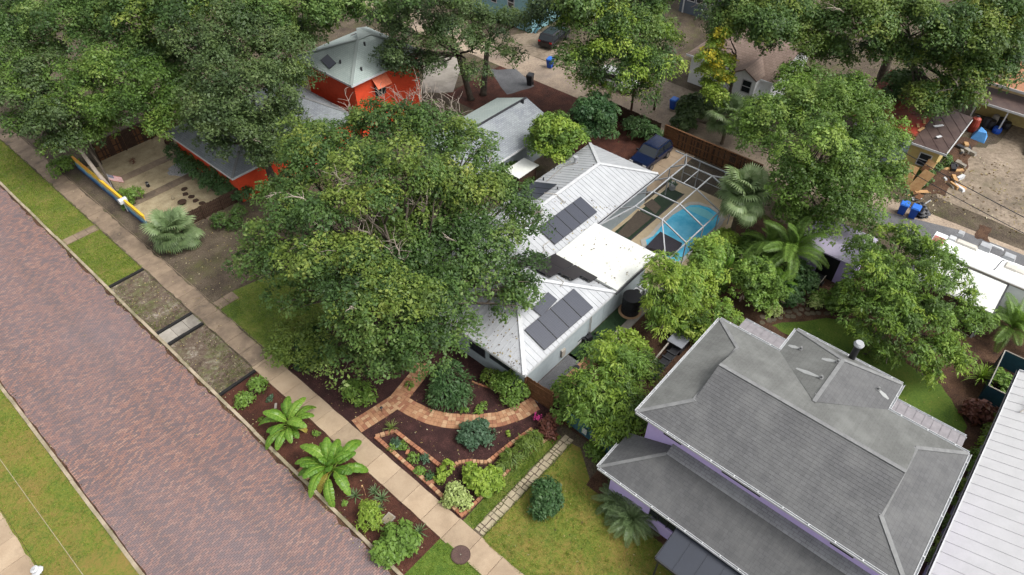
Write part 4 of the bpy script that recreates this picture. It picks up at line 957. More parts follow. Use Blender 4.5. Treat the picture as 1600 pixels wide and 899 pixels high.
# gate fence of the white house
def plank_fence(name, label, a, b_, h, mat, cat='fence', pw=.14, post=2.0, rails=True, side=1, group=None, gap=.012, seed=1, top=None, mats=None):
    a, b_ = Vector((a[0], a[1], 0)), Vector((b_[0], b_[1], 0)); t = thing(name, label, cat, (a + b_) / 2, group); d = (b_ - a).normalized(); s = Vector((-d.y, d.x, 0)) * side; L = (b_ - a).length; rng = random.Random(seed)
    n = int(L / pw); ang = math.atan2(d.y, d.x); vs = [MB().cbox((0, 0, .03), pw - gap, .022, h + rng.uniform(-.03, .03)).data('picket', M[m]) for m in (mats or [mat] * 3)]
    for k in range(n): inst(rng.choice(vs), 'picket', a + d * (pw * (k + .5)), t, ang + rng.uniform(-.02, .02))
    k = 0
    while k * post <= L + .01:
        p = a + d * min(L, k * post) + s * .075; MB().cbox((p.x, p.y, -.05), .1, .1, h + .12, ang).build('post', M[mat], t); k += 1
    if rails:
        for z in (.3, h * .5, h - .25): MB().bar(a + s * .04 + Vector((0, 0, z)), b_ + s * .04 + Vector((0, 0, z)), .04, .09).build('rail', M[mat], t)
    if top: MB().bar(a + Vector((0, 0, h + .05)), b_ + Vector((0, 0, h + .05)), .16, .04).build('cap_rail', M[mat], t)
    return t
plank_fence('garden_gate', 'brown wooden gate fence at the end of the curved brick path', (19.5, 16.0), (19.62, 13.95), 1.8, 'wood', 'fence', side=-1)
plank_fence('board_fence', 'brown board fence behind the dark blue car and pool cage', (49.1, 24.9), (49.0, 15.5), 1.8, 'wood', side=-1, post=2.4, mats=['wood', 'wood', 'wood_d'], top=True)
plank_fence('board_fence', 'dark weathered fence behind the backyard mulch corner', (49.4, 32.0), (49.2, 25.4), 1.7, 'wood_d', side=-1, post=2.4)
plank_fence('board_fence', 'dark side fence between backyard mulch and grey roofed house', (41.5, 31.9), (49.3, 32.0), 1.7, 'wood_d', side=-1, post=2.4)
plank_fence('board_fence', 'low dark fence on the near side of the gravel yard', (14.2, 46.35), (20.6, 46.1), 1.2, 'wood_d', side=-1, post=1.6)
plank_fence('board_fence', 'tall patchy brown fence at the far end of the gravel yard', (14.0, 60.3), (21.5, 60.4), 1.8, 'wood_d', side=-1, post=2.4, mats=['wood_d', 'wood', 'wood_d'], top=True)
# ================================================================== PURPLE HOUSE
U = thing('purple_house', 'two storey lavender house with large grey shingled hip roof', 'house', (23, 2, 0))
Z0, ZR = 5.8, 7.25; x0, x1, ya, yb = 19.05, 27.4, 8.45, -4.7
LF, LB, RF, RBk = (x0, ya, Z0), (x1, ya, Z0), (x0, yb, Z0), (x1, yb, Z0)
P1, P3, Q1, Q3 = (21.0, 6.5, 6.48), (25.45, 6.5, 6.48), (21.0, -2.65, 6.48), (25.45, -2.65, 6.48)
R1, R2 = (23.2, 6.5, ZR), (23.2, -2.65, ZR)
shingle_face([LF, P1, R1, R2, Q1, RF], .19, M['sh_p'], U); shingle_face([LB, LF, P1, P3], .19, M['sh_pb'], U); shingle_face([RF, RBk, Q3, Q1], .19, M['sh_p'], U)
shingle_face([RBk, LB, P3, R1, R2, Q3], .19, M['sh_pb'], U)
BX = 29.5; b0, b1 = 4.85, -.9; BR0, BR1 = (24.5, 2.0, 6.83), (28.0, 1.97, 6.83)
shingle_face([(BX, b0, Z0), (27.38, b0, Z0), BR0, BR1], .19, M['sh_pb'], U); shingle_face([(27.38, b1, Z0), (BX, b1, Z0), BR1, BR0], .19, M['sh_p'], U); shingle_face([(BX, b1, Z0), (BX, b0, Z0), BR1], .19, M['sh_pb'], U)
b = MB()
for f in ([LF, P1, R1, R2, Q1, RF], [LB, LF, P1, P3], [RF, RBk, Q3, Q1], [RBk, LB, P3, R1, R2, Q3], [(BX, b0, Z0), (27.38, b0, Z0), BR0, BR1], [(27.38, b1, Z0), (BX, b1, Z0), BR1, BR0], [(BX, b1, Z0), (BX, b0, Z0), BR1]): deck_solid(b, f, .1)
b.poly([P1, P3, R1]); b.poly([Q3, Q1, R2]); b.build('roof_deck', M['sh_p'], U)
for p, q in ((LF, P1), (LB, P3), (RF, Q1), (RBk, Q3), (R1, R2), (BR0, BR1), (BR1, (BX, b0, Z0)), (BR1, (BX, b1, Z0)), (P1, P3), (Q1, Q3)):
    b = MB(); p_, q_ = Vector(p), Vector(q); n = max(2, int((q_ - p_).length / .3))
    for k in range(n):
        i0, i1 = p_.lerp(q_, k / n), p_.lerp(q_, (k + 1.25) / n if k < n - 1 else 1); i1.z += .006; cap(b, i0, i1, .2, .012, .018)
    b.build('ridge_cap', M['ridge_p'], U)
def gutter(parent, p, q, out, name='gutter', mat='white', brk=1.1, off=.06):
    p, q = Vector(p), Vector(q); o = Vector(out); m = MB(); up = Vector((0, 0, 1))
    m.bar(p + o * (off + .055) - up * .03, q + o * (off + .055) - up * .03, .02, .12); m.bar(p + o * off - up * .085, q + o * off - up * .085, .11, .02); m.bar(p + o * (off - .05) - up * .03, q + o * (off - .05) - up * .03, .02, .12)
    n = int((q - p).length / brk)
    g = m.build(name, M[mat], parent); br = MB()
    for k in range(n): c = p.lerp(q, (k + .5) / n); br.bar(c + o * (off - .05) + up * .025, c + o * (off + .06) + up * .025, .05, .02)
    br.build('gutter_strap', M[mat], g)
gutter(U, LF, RF, (-1, 0, 0)); gutter(U, LF, LB, (0, 1, 0)); gutter(U, RF, RBk, (0, -1, 0)); gutter(U, LB, (x1, b0, Z0), (1, 0, 0)); gutter(U, (x1, b1, Z0), RBk, (1, 0, 0))
gutter(U, (BX, b0, Z0), (BX, b1, Z0), (1, 0, 0)); gutter(U, (x1 + .1, b0, Z0), (BX, b0, Z0), (0, 1, 0)); gutter(U, (x1 + .1, b1, Z0), (BX, b1, Z0), (0, -1, 0))
b = MB(); b.box(19.56, 26.9, -4.2, 7.95, 0, 5.72); b.box(26.9, 29.0, -.4, 4.35, 0, 5.7); b.build('wall', M['purple'], U)
b = MB(); b.box(19.1, 19.55, -4.2, 8.4, 5.66, 5.7); b.box(19.1, 27.3, 7.95, 8.4, 5.66, 5.7); b.build('soffit', M['white'], U)
for (ya_, yb_) in ((7.0, 6.0), (3.75, 1.75), (-1.6, -2.65)): window(U, 19.56, yb_, ya_, 4.72, 5.5, '-x', 'dark')
for xa in (21.5, 24.6): window(U, 7.95, xa, xa + 1.1, 3.4, 4.9, '+y')
# lower front roof
LZ, BZ = 2.9, 4.2; la, lb = 8.87, -7.0
l0, l1 = (16.83, la, LZ), (18.95, 6.4, BZ)
l3, l4 = (19.57, 6.4, 4.4), (19.57, lb, 4.4)
shingle_face([l0, l1, (18.95, lb, BZ), (16.83, lb, LZ)], .17, M['sh_p'], U); shingle_face([l1, (18.95, lb, BZ), l4, l3], .161, M['sh_pl'], U, 'band_shingle_course')
shingle_face([(19.57, la, LZ), l0, l1, (19.57, 6.4, BZ)], .17, M['sh_p'], U)
b = MB(); deck_solid(b, [l0, l1, (18.95, lb, BZ), (16.83, lb, LZ)], .1); deck_solid(b, [(19.57, la, LZ), l0, l1, (19.57, 6.4, BZ)], .1); deck_solid(b, [l1, (18.95, lb, BZ), l4, l3], .1); b.build('roof_deck', M['sh_p'], U)
b = MB(); cap(b, l0, l1, .18, .012, .018); b.build('ridge_cap', M['ridge_p'], U)
gutter(U, l0, (16.83, lb, LZ), (-1, 0, 0), brk=.9); gutter(U, l0, (18.6, la, LZ), (0, 1, 0))
b = MB(); b.box(17.3, 19.6, 8.1, 8.3, 0, 2.75); b.box(17.3, 17.5, 5.85, 8.1, 0, 2.75); b.box(17.3, 17.48, 4.3, 5.85, 0, .95); b.box(17.3, 17.48, -7, 1.5, 0, 2.75); b.box(17.3, 17.5, 4.05, 4.3, 0, 2.75); b.build('porch_wall', M['purple'], U)
f = MB(); f.box(17.36, 17.42, 4.32, 5.83, .97, 2.6).build('porch_screen', M['pane'], U)
for y in (4.8, 5.35): MB().box(17.31, 17.35, y - .025, y + .025, .97, 2.6).build('mullion', M['dark'], U)
# rear porch roof
rp = [(31.1, 8.1, 3.0), (31.1, -4.75, 3.0), (27.5, -4.75, 3.35), (27.5, 8.1, 3.35)]
ribbed_face(rp, .45, paint('grey porch sheet', (.23, .215, .225), (.17, .16, .168), .55), U, .025, .03, 'porch_panel')
gutter(U, rp[0], rp[1], (1, 0, 0)); b = MB(); b.box(31.08, 31.14, -4.8, -4.72, 0, 2.95); b.build('downpipe', M['white'], U)
for y in (7.9, 5, 2, -1.5, -4.5): MB().box(30.75, 30.87, y - .06, y + .06, 0, 3.0).build('porch_post', M['white'], U)
# awning over the entrance
aw = [(15.02, 4.15, 2.3), (15.02, -3.5, 2.3), (16.85, -3.5, 2.62), (16.85, 4.15, 2.62)]
ribbed_face(aw, .9, M['navy'], U, .02, .05, 'awning_panel')
b = MB(); b.box(14.96, 15.01, -3.5, 4.15, 2.14, 2.3); b.box(14.98, 16.85, 4.16, 4.2, 2.2, 2.42); b.build('awning_trim', M['dark'], U)
for y in (4.0, .8, -2.5): MB().box(15.05, 15.13, y - .04, y + .04, 0, 2.24).build('awning_post', M['dark'], U)
# flue and roof pipes
c = at(1343, 537, 7.2); fl = MB().cyl((c.x, c.y, 3.0), .17, 4.05, 14).build('flue_pipe', M['black'], U)
MB().cyl((c.x, c.y, 7.05), .24, .1, 16).cyl((c.x, c.y, 7.15), .27, .12, 16, .2).build('flue_cap', M['frame'], U)
Fb = [(BX, b0, Z0), (27.38, b0, Z0), BR0, BR1]; Fm = [RBk, LB, P3, R1, R2, Q3]; Fr = [(27.38, b1, Z0), (BX, b1, Z0), BR1, BR0]
stn = paint('pale zinc streak', (.3, .31, .305), (.24, .245, .24), .8)
for px, py, f, ex, ey in ((1251, 546, Fb, 1232, 540), (1283, 591, Fb, 1244, 576), (1309, 566, Fb, 1284, 561), (1273, 619, Fm, 1266, 612), (1372, 609, Fr, 1388, 624)):
    p = roof_pt(px, py, f); n, u, v = face_axes(f); MB().cyl((p.x, p.y, p.z - .03), .06, .22, 9).cyl((p.x, p.y, p.z), .12, .04, 9).build('roof_vent', M['ridge_p'], U)
    d = roof_pt(ex, ey, f) - p; s = n.cross(d).normalized(); m = MB(); o = n * .02
    if f is not Fm: m.poly([p - s * .05 + o, p + s * .05 + o, p + d * .6 + s * .13 + o, p + d + s * .05 + o, p + d - s * .06 + o, p + d * .55 - s * .13 + o]); m.build('zinc_stain', stn, U)
# ================================================================== WHITE METAL BUILDING, RIGHT EDGE
Wb = thing('metal_roofed_building', 'building with bright white metal roof along the right edge', 'building', (28, -10, 0))
ribbed_face([(37.2, -5.6, 3.5), (8, -5.6, 3.5), (8, -15, 6.3), (37.2, -15, 6.3)], .66, M['metal_r'], Wb, .035, .05)
b = MB(); b.box(8, 36.9, -14.8, -6.0, 0, 3.4); b.build('wall', M['wall_w'], Wb)
b = MB(); deck_solid(b, [(37.15, -5.65, 3.46), (8, -5.65, 3.46), (8, -15, 6.26), (37.15, -15, 6.26)], .12); b.build('roof_deck', M['white'], Wb)
gutter(Wb, (37.2, -5.6, 3.5), (8, -5.6, 3.5), (0, 1, 0), 'gutter', 'dark', .85); MB().box(8, 37.2, -5.62, -5.57, 3.51, 3.55).build('drip_edge', M['white'], Wb)
MB().bar((37.23, -5.6, 3.52), (37.23, -15, 6.32), .05, .16).build('verge_trim', M['white'], Wb)
m = MB(); pts = []
c = Vector((34.7, -6.6, 3.85))
for k in range(13): a = R(-60 + 22 * k); pts.append(c + Vector((.28 * math.cos(a), -.1, .12 + .1 * math.sin(a))) + Vector((0, .22 * math.sin(a), 0)))
m.tube([c + Vector((-.9, .3, -.02)), c + Vector((-.3, 0, .1))] + pts, .03, 5); m.build('vent_pipe', M['conc'], Wb)
# ================================================================== ORANGE HOUSE IN FRONT AND TWO STOREY BEHIND
O = thing('orange_house', 'single storey orange house with low grey shingled hip roof', 'house', (25, 50.5, 0))
ez, rz = 2.8, 4.0; a, c, d, e = (18.55, 45.35, ez), (31.0, 45.35, ez), (31.0, 55.7, ez), (18.55, 55.7, ez); g1, g2 = (23.7, 50.5, rz), (28.5, 50.5, rz)
fs = ([e, a, g1], [a, c, g2, g1], [c, d, g2], [d, e, g1, g2])
for f in fs:
    m = MB(); n, u, v = face_axes(f); o = Vector(f[0]); slab(m, f, n, .14, [((Vector(p) - o).dot(u), (Vector(p) - o).dot(v)) for p in f]); m.build('roof', M['sh_g'], O)
MB().box(19.0, 30.6, 45.8, 55.2, 0, 2.72).build('wall', M['orange'], O)
caps(O, 'ridge_p', ((a, g1), (c, g2), (e, g1), (g1, g2)), .2, .03)
boxes('fascia', 'white', O, [(18.5, 18.54, 45.3, 55.7, ez - .16, ez + .01), (18.545, 31, 45.3, 45.34, ez - .16, ez + .01)])
window(O, 45.8, 25.0, 26.2, 1.0, 2.2, '-y', 'dark')
T2 = thing('two_storey_orange_house', 'tall orange house with pale green hip roof and solar panels', 'house', (35.3, 49, 0))
ez, rz = 5.6, 7.6; xa, xb, ya_, yb_ = 31.1, 39.6, 45.5, 53.6
a, c, d, e = (xa, ya_, ez), (xb, ya_, ez), (xb, yb_, ez), (xa, yb_, ez); g1, g2 = (34.7, 48.6, rz - .15), (36.4, 50.4, rz)
fs = [[e, a, g1, (35.2, 51.2, rz - .25)], [a, c, g2, g1], [c, d, g2], [d, e, (35.2, 51.2, rz - .25), g2]]
fs = [[e, a, g1], [a, c, (36.2, 48.6, rz - .15), g1], [c, d, (36.2, 50.6, rz - .15), (36.2, 48.6, rz - .15)], [d, e, g1, (36.2, 50.6, rz - .15)]]
for f in fs:
    m = MB(); n, u, v = face_axes(f); o = Vector(f[0])
    for i in range(1, len(f) - 1): slab(m, [f[0], f[i], f[i + 1]], n, .15, [((Vector(p) - o).dot(u), (Vector(p) - o).dot(v)) for p in (f[0], f[i], f[i + 1])])
    m.build('roof', M['sh_o'], T2)
m = MB(); slab(m, [g1, (36.2, 48.6, rz - .15), (36.2, 50.6, rz - .15)], Vector((0, 0, 1)), .1); m.build('roof', M['sh_o'], T2)
caps(T2, 'sh_o', ((a, g1), (g1, (36.2, 48.6, rz - .15)), ((36.2, 48.6, rz - .15), c), (e, g1)), .26, .04)
MB().box(31.7, 39.1, 46.0, 53.1, 0, 5.5).build('wall', M['orange'], T2)
MB().box(31.66, 39.14, 45.94, 45.99, 2.75, 2.85).build('band_course', M['orange'], T2)
boxes('fascia', 'white', T2, [(31.06, 31.1, 45.46, 53.6, ez - .18, ez + .01), (31.105, 39.6, 45.44, 45.48, ez - .18, ez + .01)])
m = MB(); p = Vector((33.8, 45.95, 5.2)); m.hexa([(33.6, 45.2, 4.3), (35.2, 45.2, 4.3), (35.2, 45.98, 5.1), (33.6, 45.98, 5.1), (33.6, 45.2, 4.36), (35.2, 45.2, 4.36), (35.2, 45.98, 5.16), (33.6, 45.98, 5.16)]); m.build('awning', M['awn_o'], T2)
window(T2, 46.0, 33.8, 35.0, 3.2, 4.6, '-y', 'dark')
pv(T2, [(500, 96), (509, 86), (528, 97), (515, 106)], 1, fs[0])
for q in ([(36.6, 51.5), (38.9, 51.5)], ):
    pass
n_, u_, v_ = face_axes(fs[3])
for k in range(5):
    m = MB(); x_ = 31.9 + k * 1.05; P_ = []
    for xx, yy in ((x_, 53.4), (x_ + 1.0, 53.4), (x_ + 1.0, 51.9), (x_, 51.9)):
        o = Vector(fs[3][0]); z_ = o.z - (n_.x * (xx - o.x) + n_.y * (yy - o.y)) / n_.z; P_.append(Vector((xx, yy, z_)) + n_ * .14)
    slab(m, P_, n_, .05); m.build('solar_panel', M['pv'], T2)
for px, py in ((570, 71), (565, 110), (532, 99)):
    p = roof_pt(px, py, fs[1] if px > 540 else fs[0]); MB().cyl((p.x, p.y, p.z - .05), .09, .35, 8).build('roof_vent', M['dark'], T2)
# ================================================================== GREY ROOFED HOUSE BEHIND THE OAK
N_ = thing('grey_roofed_house', 'low house with bluish grey shingled gable roof behind the oak', 'house', (37, 34.8, 0))
rg0, rg1 = (31.0, 34.85, 4.0), (41.6, 34.85, 4.0)
for f, mt in (([(31.0, 31.3, 2.7), (41.6, 31.3, 2.7), rg1, rg0], 'sh_g'), ([(41.6, 38.35, 2.7), (31.0, 38.35, 2.7), rg0, rg1], 'sh_o')):
    m = MB(); n, u, v = face_axes(f); o = Vector(f[0]); slab(m, f, n, .14, [((Vector(p) - o).dot(u), (Vector(p) - o).dot(v)) for p in f]); m.build('roof', M[mt], N_)
m = MB(); m.box(31.5, 41.2, 31.8, 37.9, 0, 2.6); m.poly([(41.2, 31.8, 2.6), (41.2, 37.9, 2.6), (41.2, 34.85, 3.8)]); m.poly([(31.5, 37.9, 2.6), (31.5, 31.8, 2.6), (31.5, 34.85, 3.8)]); m.build('wall', M['wall_w'], N_)
b = MB(); cap(b, rg0, rg1, .24, .03); b.build('ridge_cap', M['dark'], N_); MB().box(31, 41.6, 31.24, 31.29, 2.52, 2.7).build('fascia', M['white'], N_)
p = Vector((40.8, 34.6, 4.0)); MB().cyl((p.x, p.y, 3.9), .12, .35, 8).build('roof_vent', M['black'], N_)
window(N_, 31.8, 34, 35.2, .9, 2.1, '-y')
c = at(815, 263, 2.0); sh = thing('garden_shed', 'small shed with flat white roof between the white and grey roofed houses', 'shed', (c.x, c.y, 0))
m = MB(); m.cbox((c.x, c.y, 0), 2.2, 1.3, 1.95); m.build('wall', M['wood_d'], sh); MB().cbox((c.x, c.y, 1.96), 2.5, 1.6, .07).build('roof', M['membrane'], sh)
# ================================================================== COTTAGE AND BUILDINGS BEYOND THE ALLEY
K = thing('white_cottage', 'white cottage with brown shingled roof beyond the alley', 'house', (64, 25, 0))
kx0, kx1, ky0, ky1 = 60, 69, 20.2, 29.6; k0, k1 = (64.5, ky0, 5.0), (64.5, ky1 - 3.4, 5.0)
for f in ([(kx0, ky1, 3.1), (kx0, ky0, 3.1), k0, k1], [(kx1, ky0, 3.1), (kx1, ky1, 3.1), k1, k0], [(kx1, ky1, 3.1), (kx0, ky1, 3.1), k1]):
    m = MB(); n, u, v = face_axes(f); o = Vector(f[0]); slab(m, f, n, .15, [((Vector(p) - o).dot(u), (Vector(p) - o).dot(v)) for p in f]); m.build('roof', M['sh_b'], K)
m = MB(); m.box(60.5, 68.5, 20.6, 29.2, 0, 3.0); m.poly([(60.5, 20.6, 3.0), (68.5, 20.6, 3.0), (64.5, 20.6, 4.75)]); m.build('wall', M['cott'], K)
for f in ([(60.9, 24.3, 3.3), (58.9, 24.3, 3.3), (58.9, 22.9, 4.1), (62.3, 22.9, 4.1)], [(58.9, 21.5, 3.3), (60.9, 21.5, 3.3), (62.3, 22.9, 4.1), (58.9, 22.9, 4.1)]):
    m = MB(); n, u, v = face_axes(f); o = Vector(f[0]); slab(m, f, n, .12, [((Vector(p) - o).dot(u), (Vector(p) - o).dot(v)) for p in f]); m.build('gable_roof', M['sh_b'], K)
m = MB(); m.box(59.2, 60.5, 21.7, 24.1, 0, 3.2); m.poly([(59.2, 24.1, 3.2), (59.2, 21.7, 3.2), (59.2, 22.9, 3.95)]); m.build('bay_wall', M['cott'], K)
window(K, 59.2, 22.0, 23.0, 1.7, 3.0); window(K, 60.5, 25.6, 26.6, 1.3, 2.5); MB().box(59.94, 59.99, 20.2, 29.6, 2.9, 3.1).build('fascia', M['cott'], K)
Te = thing('teal_house', 'pale teal clapboard house with white framed windows at the top edge', 'house', (62, 55, 0))
MB().box(58.7, 66, 48.6, 58, 0, 6.5).build('wall', M['teal_w'], Te)
window(Te, 58.7, 53.9, 54.8, 2.0, 3.4); window(Te, 58.7, 51.2, 52.2, 2.0, 3.4)
f = [(58.2, 58.4, 6.4), (58.2, 48.2, 6.4), (62.3, 48.2, 8.2), (62.3, 58.4, 8.2)]; m = MB(); n, u, v = face_axes(f); slab(m, f, n, .15); m.build('roof', M['sh_g'], Te)
Sl = thing('slate_building', 'dark slate clapboard building with white trimmed windows at the top', 'building', (79, 36, 0))
MB().box(75.2, 83, 32.2, 39.2, 0, 6.4).build('wall', M['darkgrey_w'], Sl)
for k in range(3): window(Sl, 75.2, 35.0 + k * 1.15, 36.0 + k * 1.15, 1.5, 2.7)
MB().box(75.1, 75.2, 34.5, 34.65, 0, 6.4).build('corner_board', M['white'], Sl); MB().box(75.1, 75.2, 38.6, 38.75, 0, 6.4).build('corner_board', M['white'], Sl)
f = [(74.8, 39.6, 6.3), (74.8, 31.8, 6.3), (79, 31.8, 8), (79, 39.6, 8)]; m = MB(); n, u, v = face_axes(f); slab(m, f, n, .15); m.build('roof', M['sh_g'], Sl)
# outside stair beside the black car
st = thing('outdoor_stair', 'dark blue outdoor stair with green side rail near the parked black car', 'stair', at(828, 50))
c = at(828, 50)
for k in range(9): MB().box(c.x + k * .3, c.x + k * .3 + .3, c.y - .7, c.y + .5, k * .2, k * .2 + .06).build('tread', M['navy'], st)
for s in (-.72, .52): MB().bar((c.x, c.y + s, .05), (c.x + 2.7, c.y + s, 1.85), .06, .25).build('stringer', M['teal_f'], st); MB().bar((c.x, c.y + s, .95), (c.x + 2.7, c.y + s, 2.75), .05, .06).build('handrail', M['teal_f'], st)
# yellow house with terracotta roof
Yh = thing('yellow_house', 'yellow house with terracotta roof and open porch at the right edge', 'house', (76, 1, 0))
MB().box(73.4, 82, -7, 5.2, 0, 2.5).build('wall', M['yellow'], Yh)
f = [(72.4, 5.8, 3.6), (72.4, -7.4, 3.6), (78, -7.4, 5.6), (78, 5.8, 5.6)]; m = MB(); n, u, v = face_axes(f); o = Vector(f[0]); slab(m, f, n, .15, [((Vector(p) - o).dot(u), (Vector(p) - o).dot(v)) for p in f]); m.build('roof', M['terra'], Yh)
MB().box(72.33, 72.39, -7.4, 5.8, 3.4, 3.62).build('fascia', M['white'], Yh)
f = [(70.6, 5.4, 2.45), (70.6, -2.5, 2.45), (73.4, -2.5, 2.75), (73.4, 5.4, 2.75)]; m = MB(); n, u, v = face_axes(f); slab(m, f, n, .08); m.build('porch_roof', M['rust2'], Yh)
MB().box(70.53, 70.59, -2.5, 5.4, 2.28, 2.47).build('porch_fascia', M['white'], Yh)
for y in (5.2, 2.6, .2, -2.3): MB().box(70.7, 70.82, y - .06, y + .06, 0, 2.4).build('porch_post', M['white'], Yh)
for k in range(6): MB().box(70.0 - k * .3, 70.3 - k * .3, -1.8, -.2, 0, 1.1 - k * .18).build('step', M['dark'], Yh)
# yellow shed, rusty roof
Ys = thing('yellow_shed', 'run down yellow shed with rusty red and black sheet roof', 'shed', (62, 8, 0))
m = MB(); m.box(59.0, 65, 5.0, 11.5, 0, 2.85); m.build('wall', M['yellow'], Ys); MB().box(58.93, 58.99, 7.3, 11.5, 0, 2.84).build('side_boards', M['bluegrey'], Ys)
ribbed_face([(58.5, 7.25, 3.0), (58.5, 4.6, 2.95), (65.6, 4.6, 3.2), (65.6, 7.25, 3.3)], .9, M['rust2'], Ys, .03, .04); ribbed_face([(59.4, 13, 2.95), (59.4, 7.27, 3.05), (69.5, 7.27, 3.5), (69.5, 13, 3.3)], .9, M['rust'], Ys, .03, .04)
m = MB(); slab(m, [(59.6, 8.9, 3.12), (59.6, 7.4, 3.14), (62.4, 7.4, 3.27), (62.4, 8.9, 3.24)], Vector((0, 0, 1)), .03); m.build('red_sheet', M['redsheet'], Ys)
boxes('fascia', 'white', Ys, [(58.42, 58.48, 4.5, 12, 2.8, 2.98), (58.485, 65.4, 4.5, 4.56, 2.85, 3.08)])
window(Ys, 59.0, 5.4, 6.4, 1.0, 2.2, '-x')
rng = random.Random(8)
for k in range(5): x_, y_ = rng.uniform(60, 64.5), rng.uniform(5.2, 7.8); MB().cbox((x_, y_, 3.13 + (x_ - 58.5) * .03), rng.uniform(.5, 1.3), .22, .05, rng.uniform(-1, 1)).build('scrap_board', M[rng.choice(['wood_t', 'white', 'conc'])], Ys)
# lavender shed
Ls = thing('lavender_shed', 'lavender garden shed with open dark doorway between feathery palm and spreading tree', 'shed', (42.5, 7, 0))
m = MB(); m.box(41.6, 44.6, 5.0, 8.9, 0, 2.3); m.build('wall', M['purple'], Ls)
MB().box(41.55, 41.598, 6.0, 7.3, .05, 1.95).build('doorway', M['black'], Ls); m = MB(); slab(m, [(41.2, 4.8, 2.35), (44.9, 4.8, 2.55), (44.9, 9.1, 2.55), (41.2, 9.1, 2.35)], Vector((0, 0, 1)), .07); m.build('roof', paint('lavender sheet roof', (.42, .38, .5), (.36, .33, .43), .5), Ls)
p = at(1270, 447); cr = thing('dark_trolley', 'black open garden trolley with a grey handle by the lavender shed', 'trolley', p)
MB().cbox((p.x, p.y, .25), 1.3, .8, .5).build('bin', M['black'], cr); MB().bar((p.x - .7, p.y - .42, .8), (p.x + .7, p.y - .42, .8), .04, .04).build('handle', M['conc'], cr)
for dx in (-.45, .45): MB().tube([(p.x + dx, p.y - .42, .2), (p.x + dx, p.y - .5, .2)], .2, 10).build('wheel', M['rub'], cr)
# ================================================================== RV AND CARPORT PANEL
V = thing('motorhome', 'long white travel trailer with roof vents parked by the alley', 'trailer', (47, -3, 0))
b = MB(); sec = [(45.95, .5), (45.95, 2.7), (46.2, 2.98), (47.85, 2.98), (48.1, 2.7), (48.1, .5)]
ys = [(2.15, .75), (1.95, 1.0), (-9, 1.0)]
for i, (y, k) in enumerate(ys): b.v += [(47.02 + (x - 47.02) * (.9 if i == 0 else 1), y, z * k if i == 0 else z) for x, z in sec]
for i in range(2):
    for k in range(6): k2 = (k + 1) % 6; b.f.append((i * 6 + k, i * 6 + k2, (i + 1) * 6 + k2, (i + 1) * 6 + k)); b.mi.append(0); b.uv += [(0, 0)] * 4
b.f.append((5, 4, 3, 2, 1, 0)); b.mi.append(0); b.uv += [(0, 0)] * 6; b.f.append(tuple(range(12, 18))); b.mi.append(0); b.uv += [(0, 0)] * 6
b.build('body', paint('white trailer shell', (.85, .86, .87), (.78, .79, .81), .4), V)
MB().box(46.25, 47.3, 1.2, 1.9, 2.985, 3.03).build('front_skylight', paint('dusty red plastic', (.35, .12, .1), None, .4), V)
for px, py, sx, sy, h, mt in ((1488, 373, .55, .5, .1, 'white'), (1501, 366, .55, .45, .16, 'frame'), (1510, 383, .5, 1.5, .12, 'coping'), (1538, 388, .7, .8, .3, 'frame'), (1576, 403, .6, .8, .22, 'frame'), (1556, 386, .2, 1.0, .05, 'white'), (1580, 418, .7, .8, .12, 'coping'), (1594, 424, .6, .6, .08, 'coping')):
    c = at(px, py, 3.0); MB().cbox((c.x, c.y, 2.97), sx, sy, h + .03, 0, .8).build('roof_vent', M[mt], V)
c = at(1562, 413, 3.2); MB().tube([(c.x - .5, c.y + .1, 3.0), (c.x, c.y, 3.5), (c.x + .15, c.y - .1, 3.5)], .035, 6).build('antenna', M['black'], V)
MB().box(45.9, 45.945, -8.9, 1.6, 2.55, 2.66).build('awning_rail', M['conc'], V)
for y in (-3.6, -4.6): MB().tube([(45.93, y, .36), (46.2, y, .36)], .36, 14).build('wheel', M['rub'], V)
for y in (-.5, -2.2, -6): window(V, 45.95, y - .9, y, 1.4, 2.1, '-x', 'dark', .02)
C2 = thing('carport', 'flat white carport roof beside the travel trailer', 'carport', (44.2, -1, 0))
MB().box(42.3, 45.7, -3.3, 1.4, 2.5, 2.62).build('roof', M['membrane'], C2); MB().box(42.3, 45.9, -3.42, -3.31, 2.38, 2.56).build('gutter', M['black'], C2)
for x, y in ((42.5, -3.1), (45.5, -3.1), (42.5, 1.2), (45.5, 1.2)): MB().box(x - .06, x + .06, y - .06, y + .06, 0, 2.5).build('post', M['white'], C2)
MB().box(42.6, 45.4, -3.26, -3.2, .1, 2.35).build('side_sheet', M['wall_w'], C2)
p = at(1592, 470); t = thing('lattice_rack', 'white lattice rack lying on the ground beside the carport', 'rack', p)
for k in range(5): MB().box(p.x - .6, p.x + .6, p.y - .5 + k * .25, p.y - .44 + k * .25, .05, .12).build('slat', M['white'], t); MB().box(p.x - .6 + k * .28, p.x - .54 + k * .28, p.y - .56, p.y + .56, .125, .17).build('slat', M['white'], t)
# teal fence box
Tb = thing('teal_screen_fence', 'dark teal fabric fence enclosing plants beside the white metal roof', 'fence', (39, -6, 0))
MB().box(37.45, 37.5, -8.5, -4.9, 0, 1.3).build('fence_panel', M['teal'], Tb); MB().box(37.5, 41.1, -4.98, -4.92, 0, 1.3).build('fence_panel', M['teal'], Tb); MB().box(41.1, 41.15, -9, -4.9, 0, 1.3).build('fence_panel', M['teal'], Tb); MB().box(39.2, 39.25, -9, -6.2, 0, 1.1).build('fence_panel', M['teal'], Tb)
for p, q in (((37.47, -4.93, 1.32), (41.12, -4.93, 1.32)), ((37.47, -8.5, 1.32), (37.47, -4.97, 1.32)), ((41.12, -9, 1.32), (41.12, -4.97, 1.32))): MB().bar(p, q, .055, .055).build('top_rail', M['conc'], Tb)
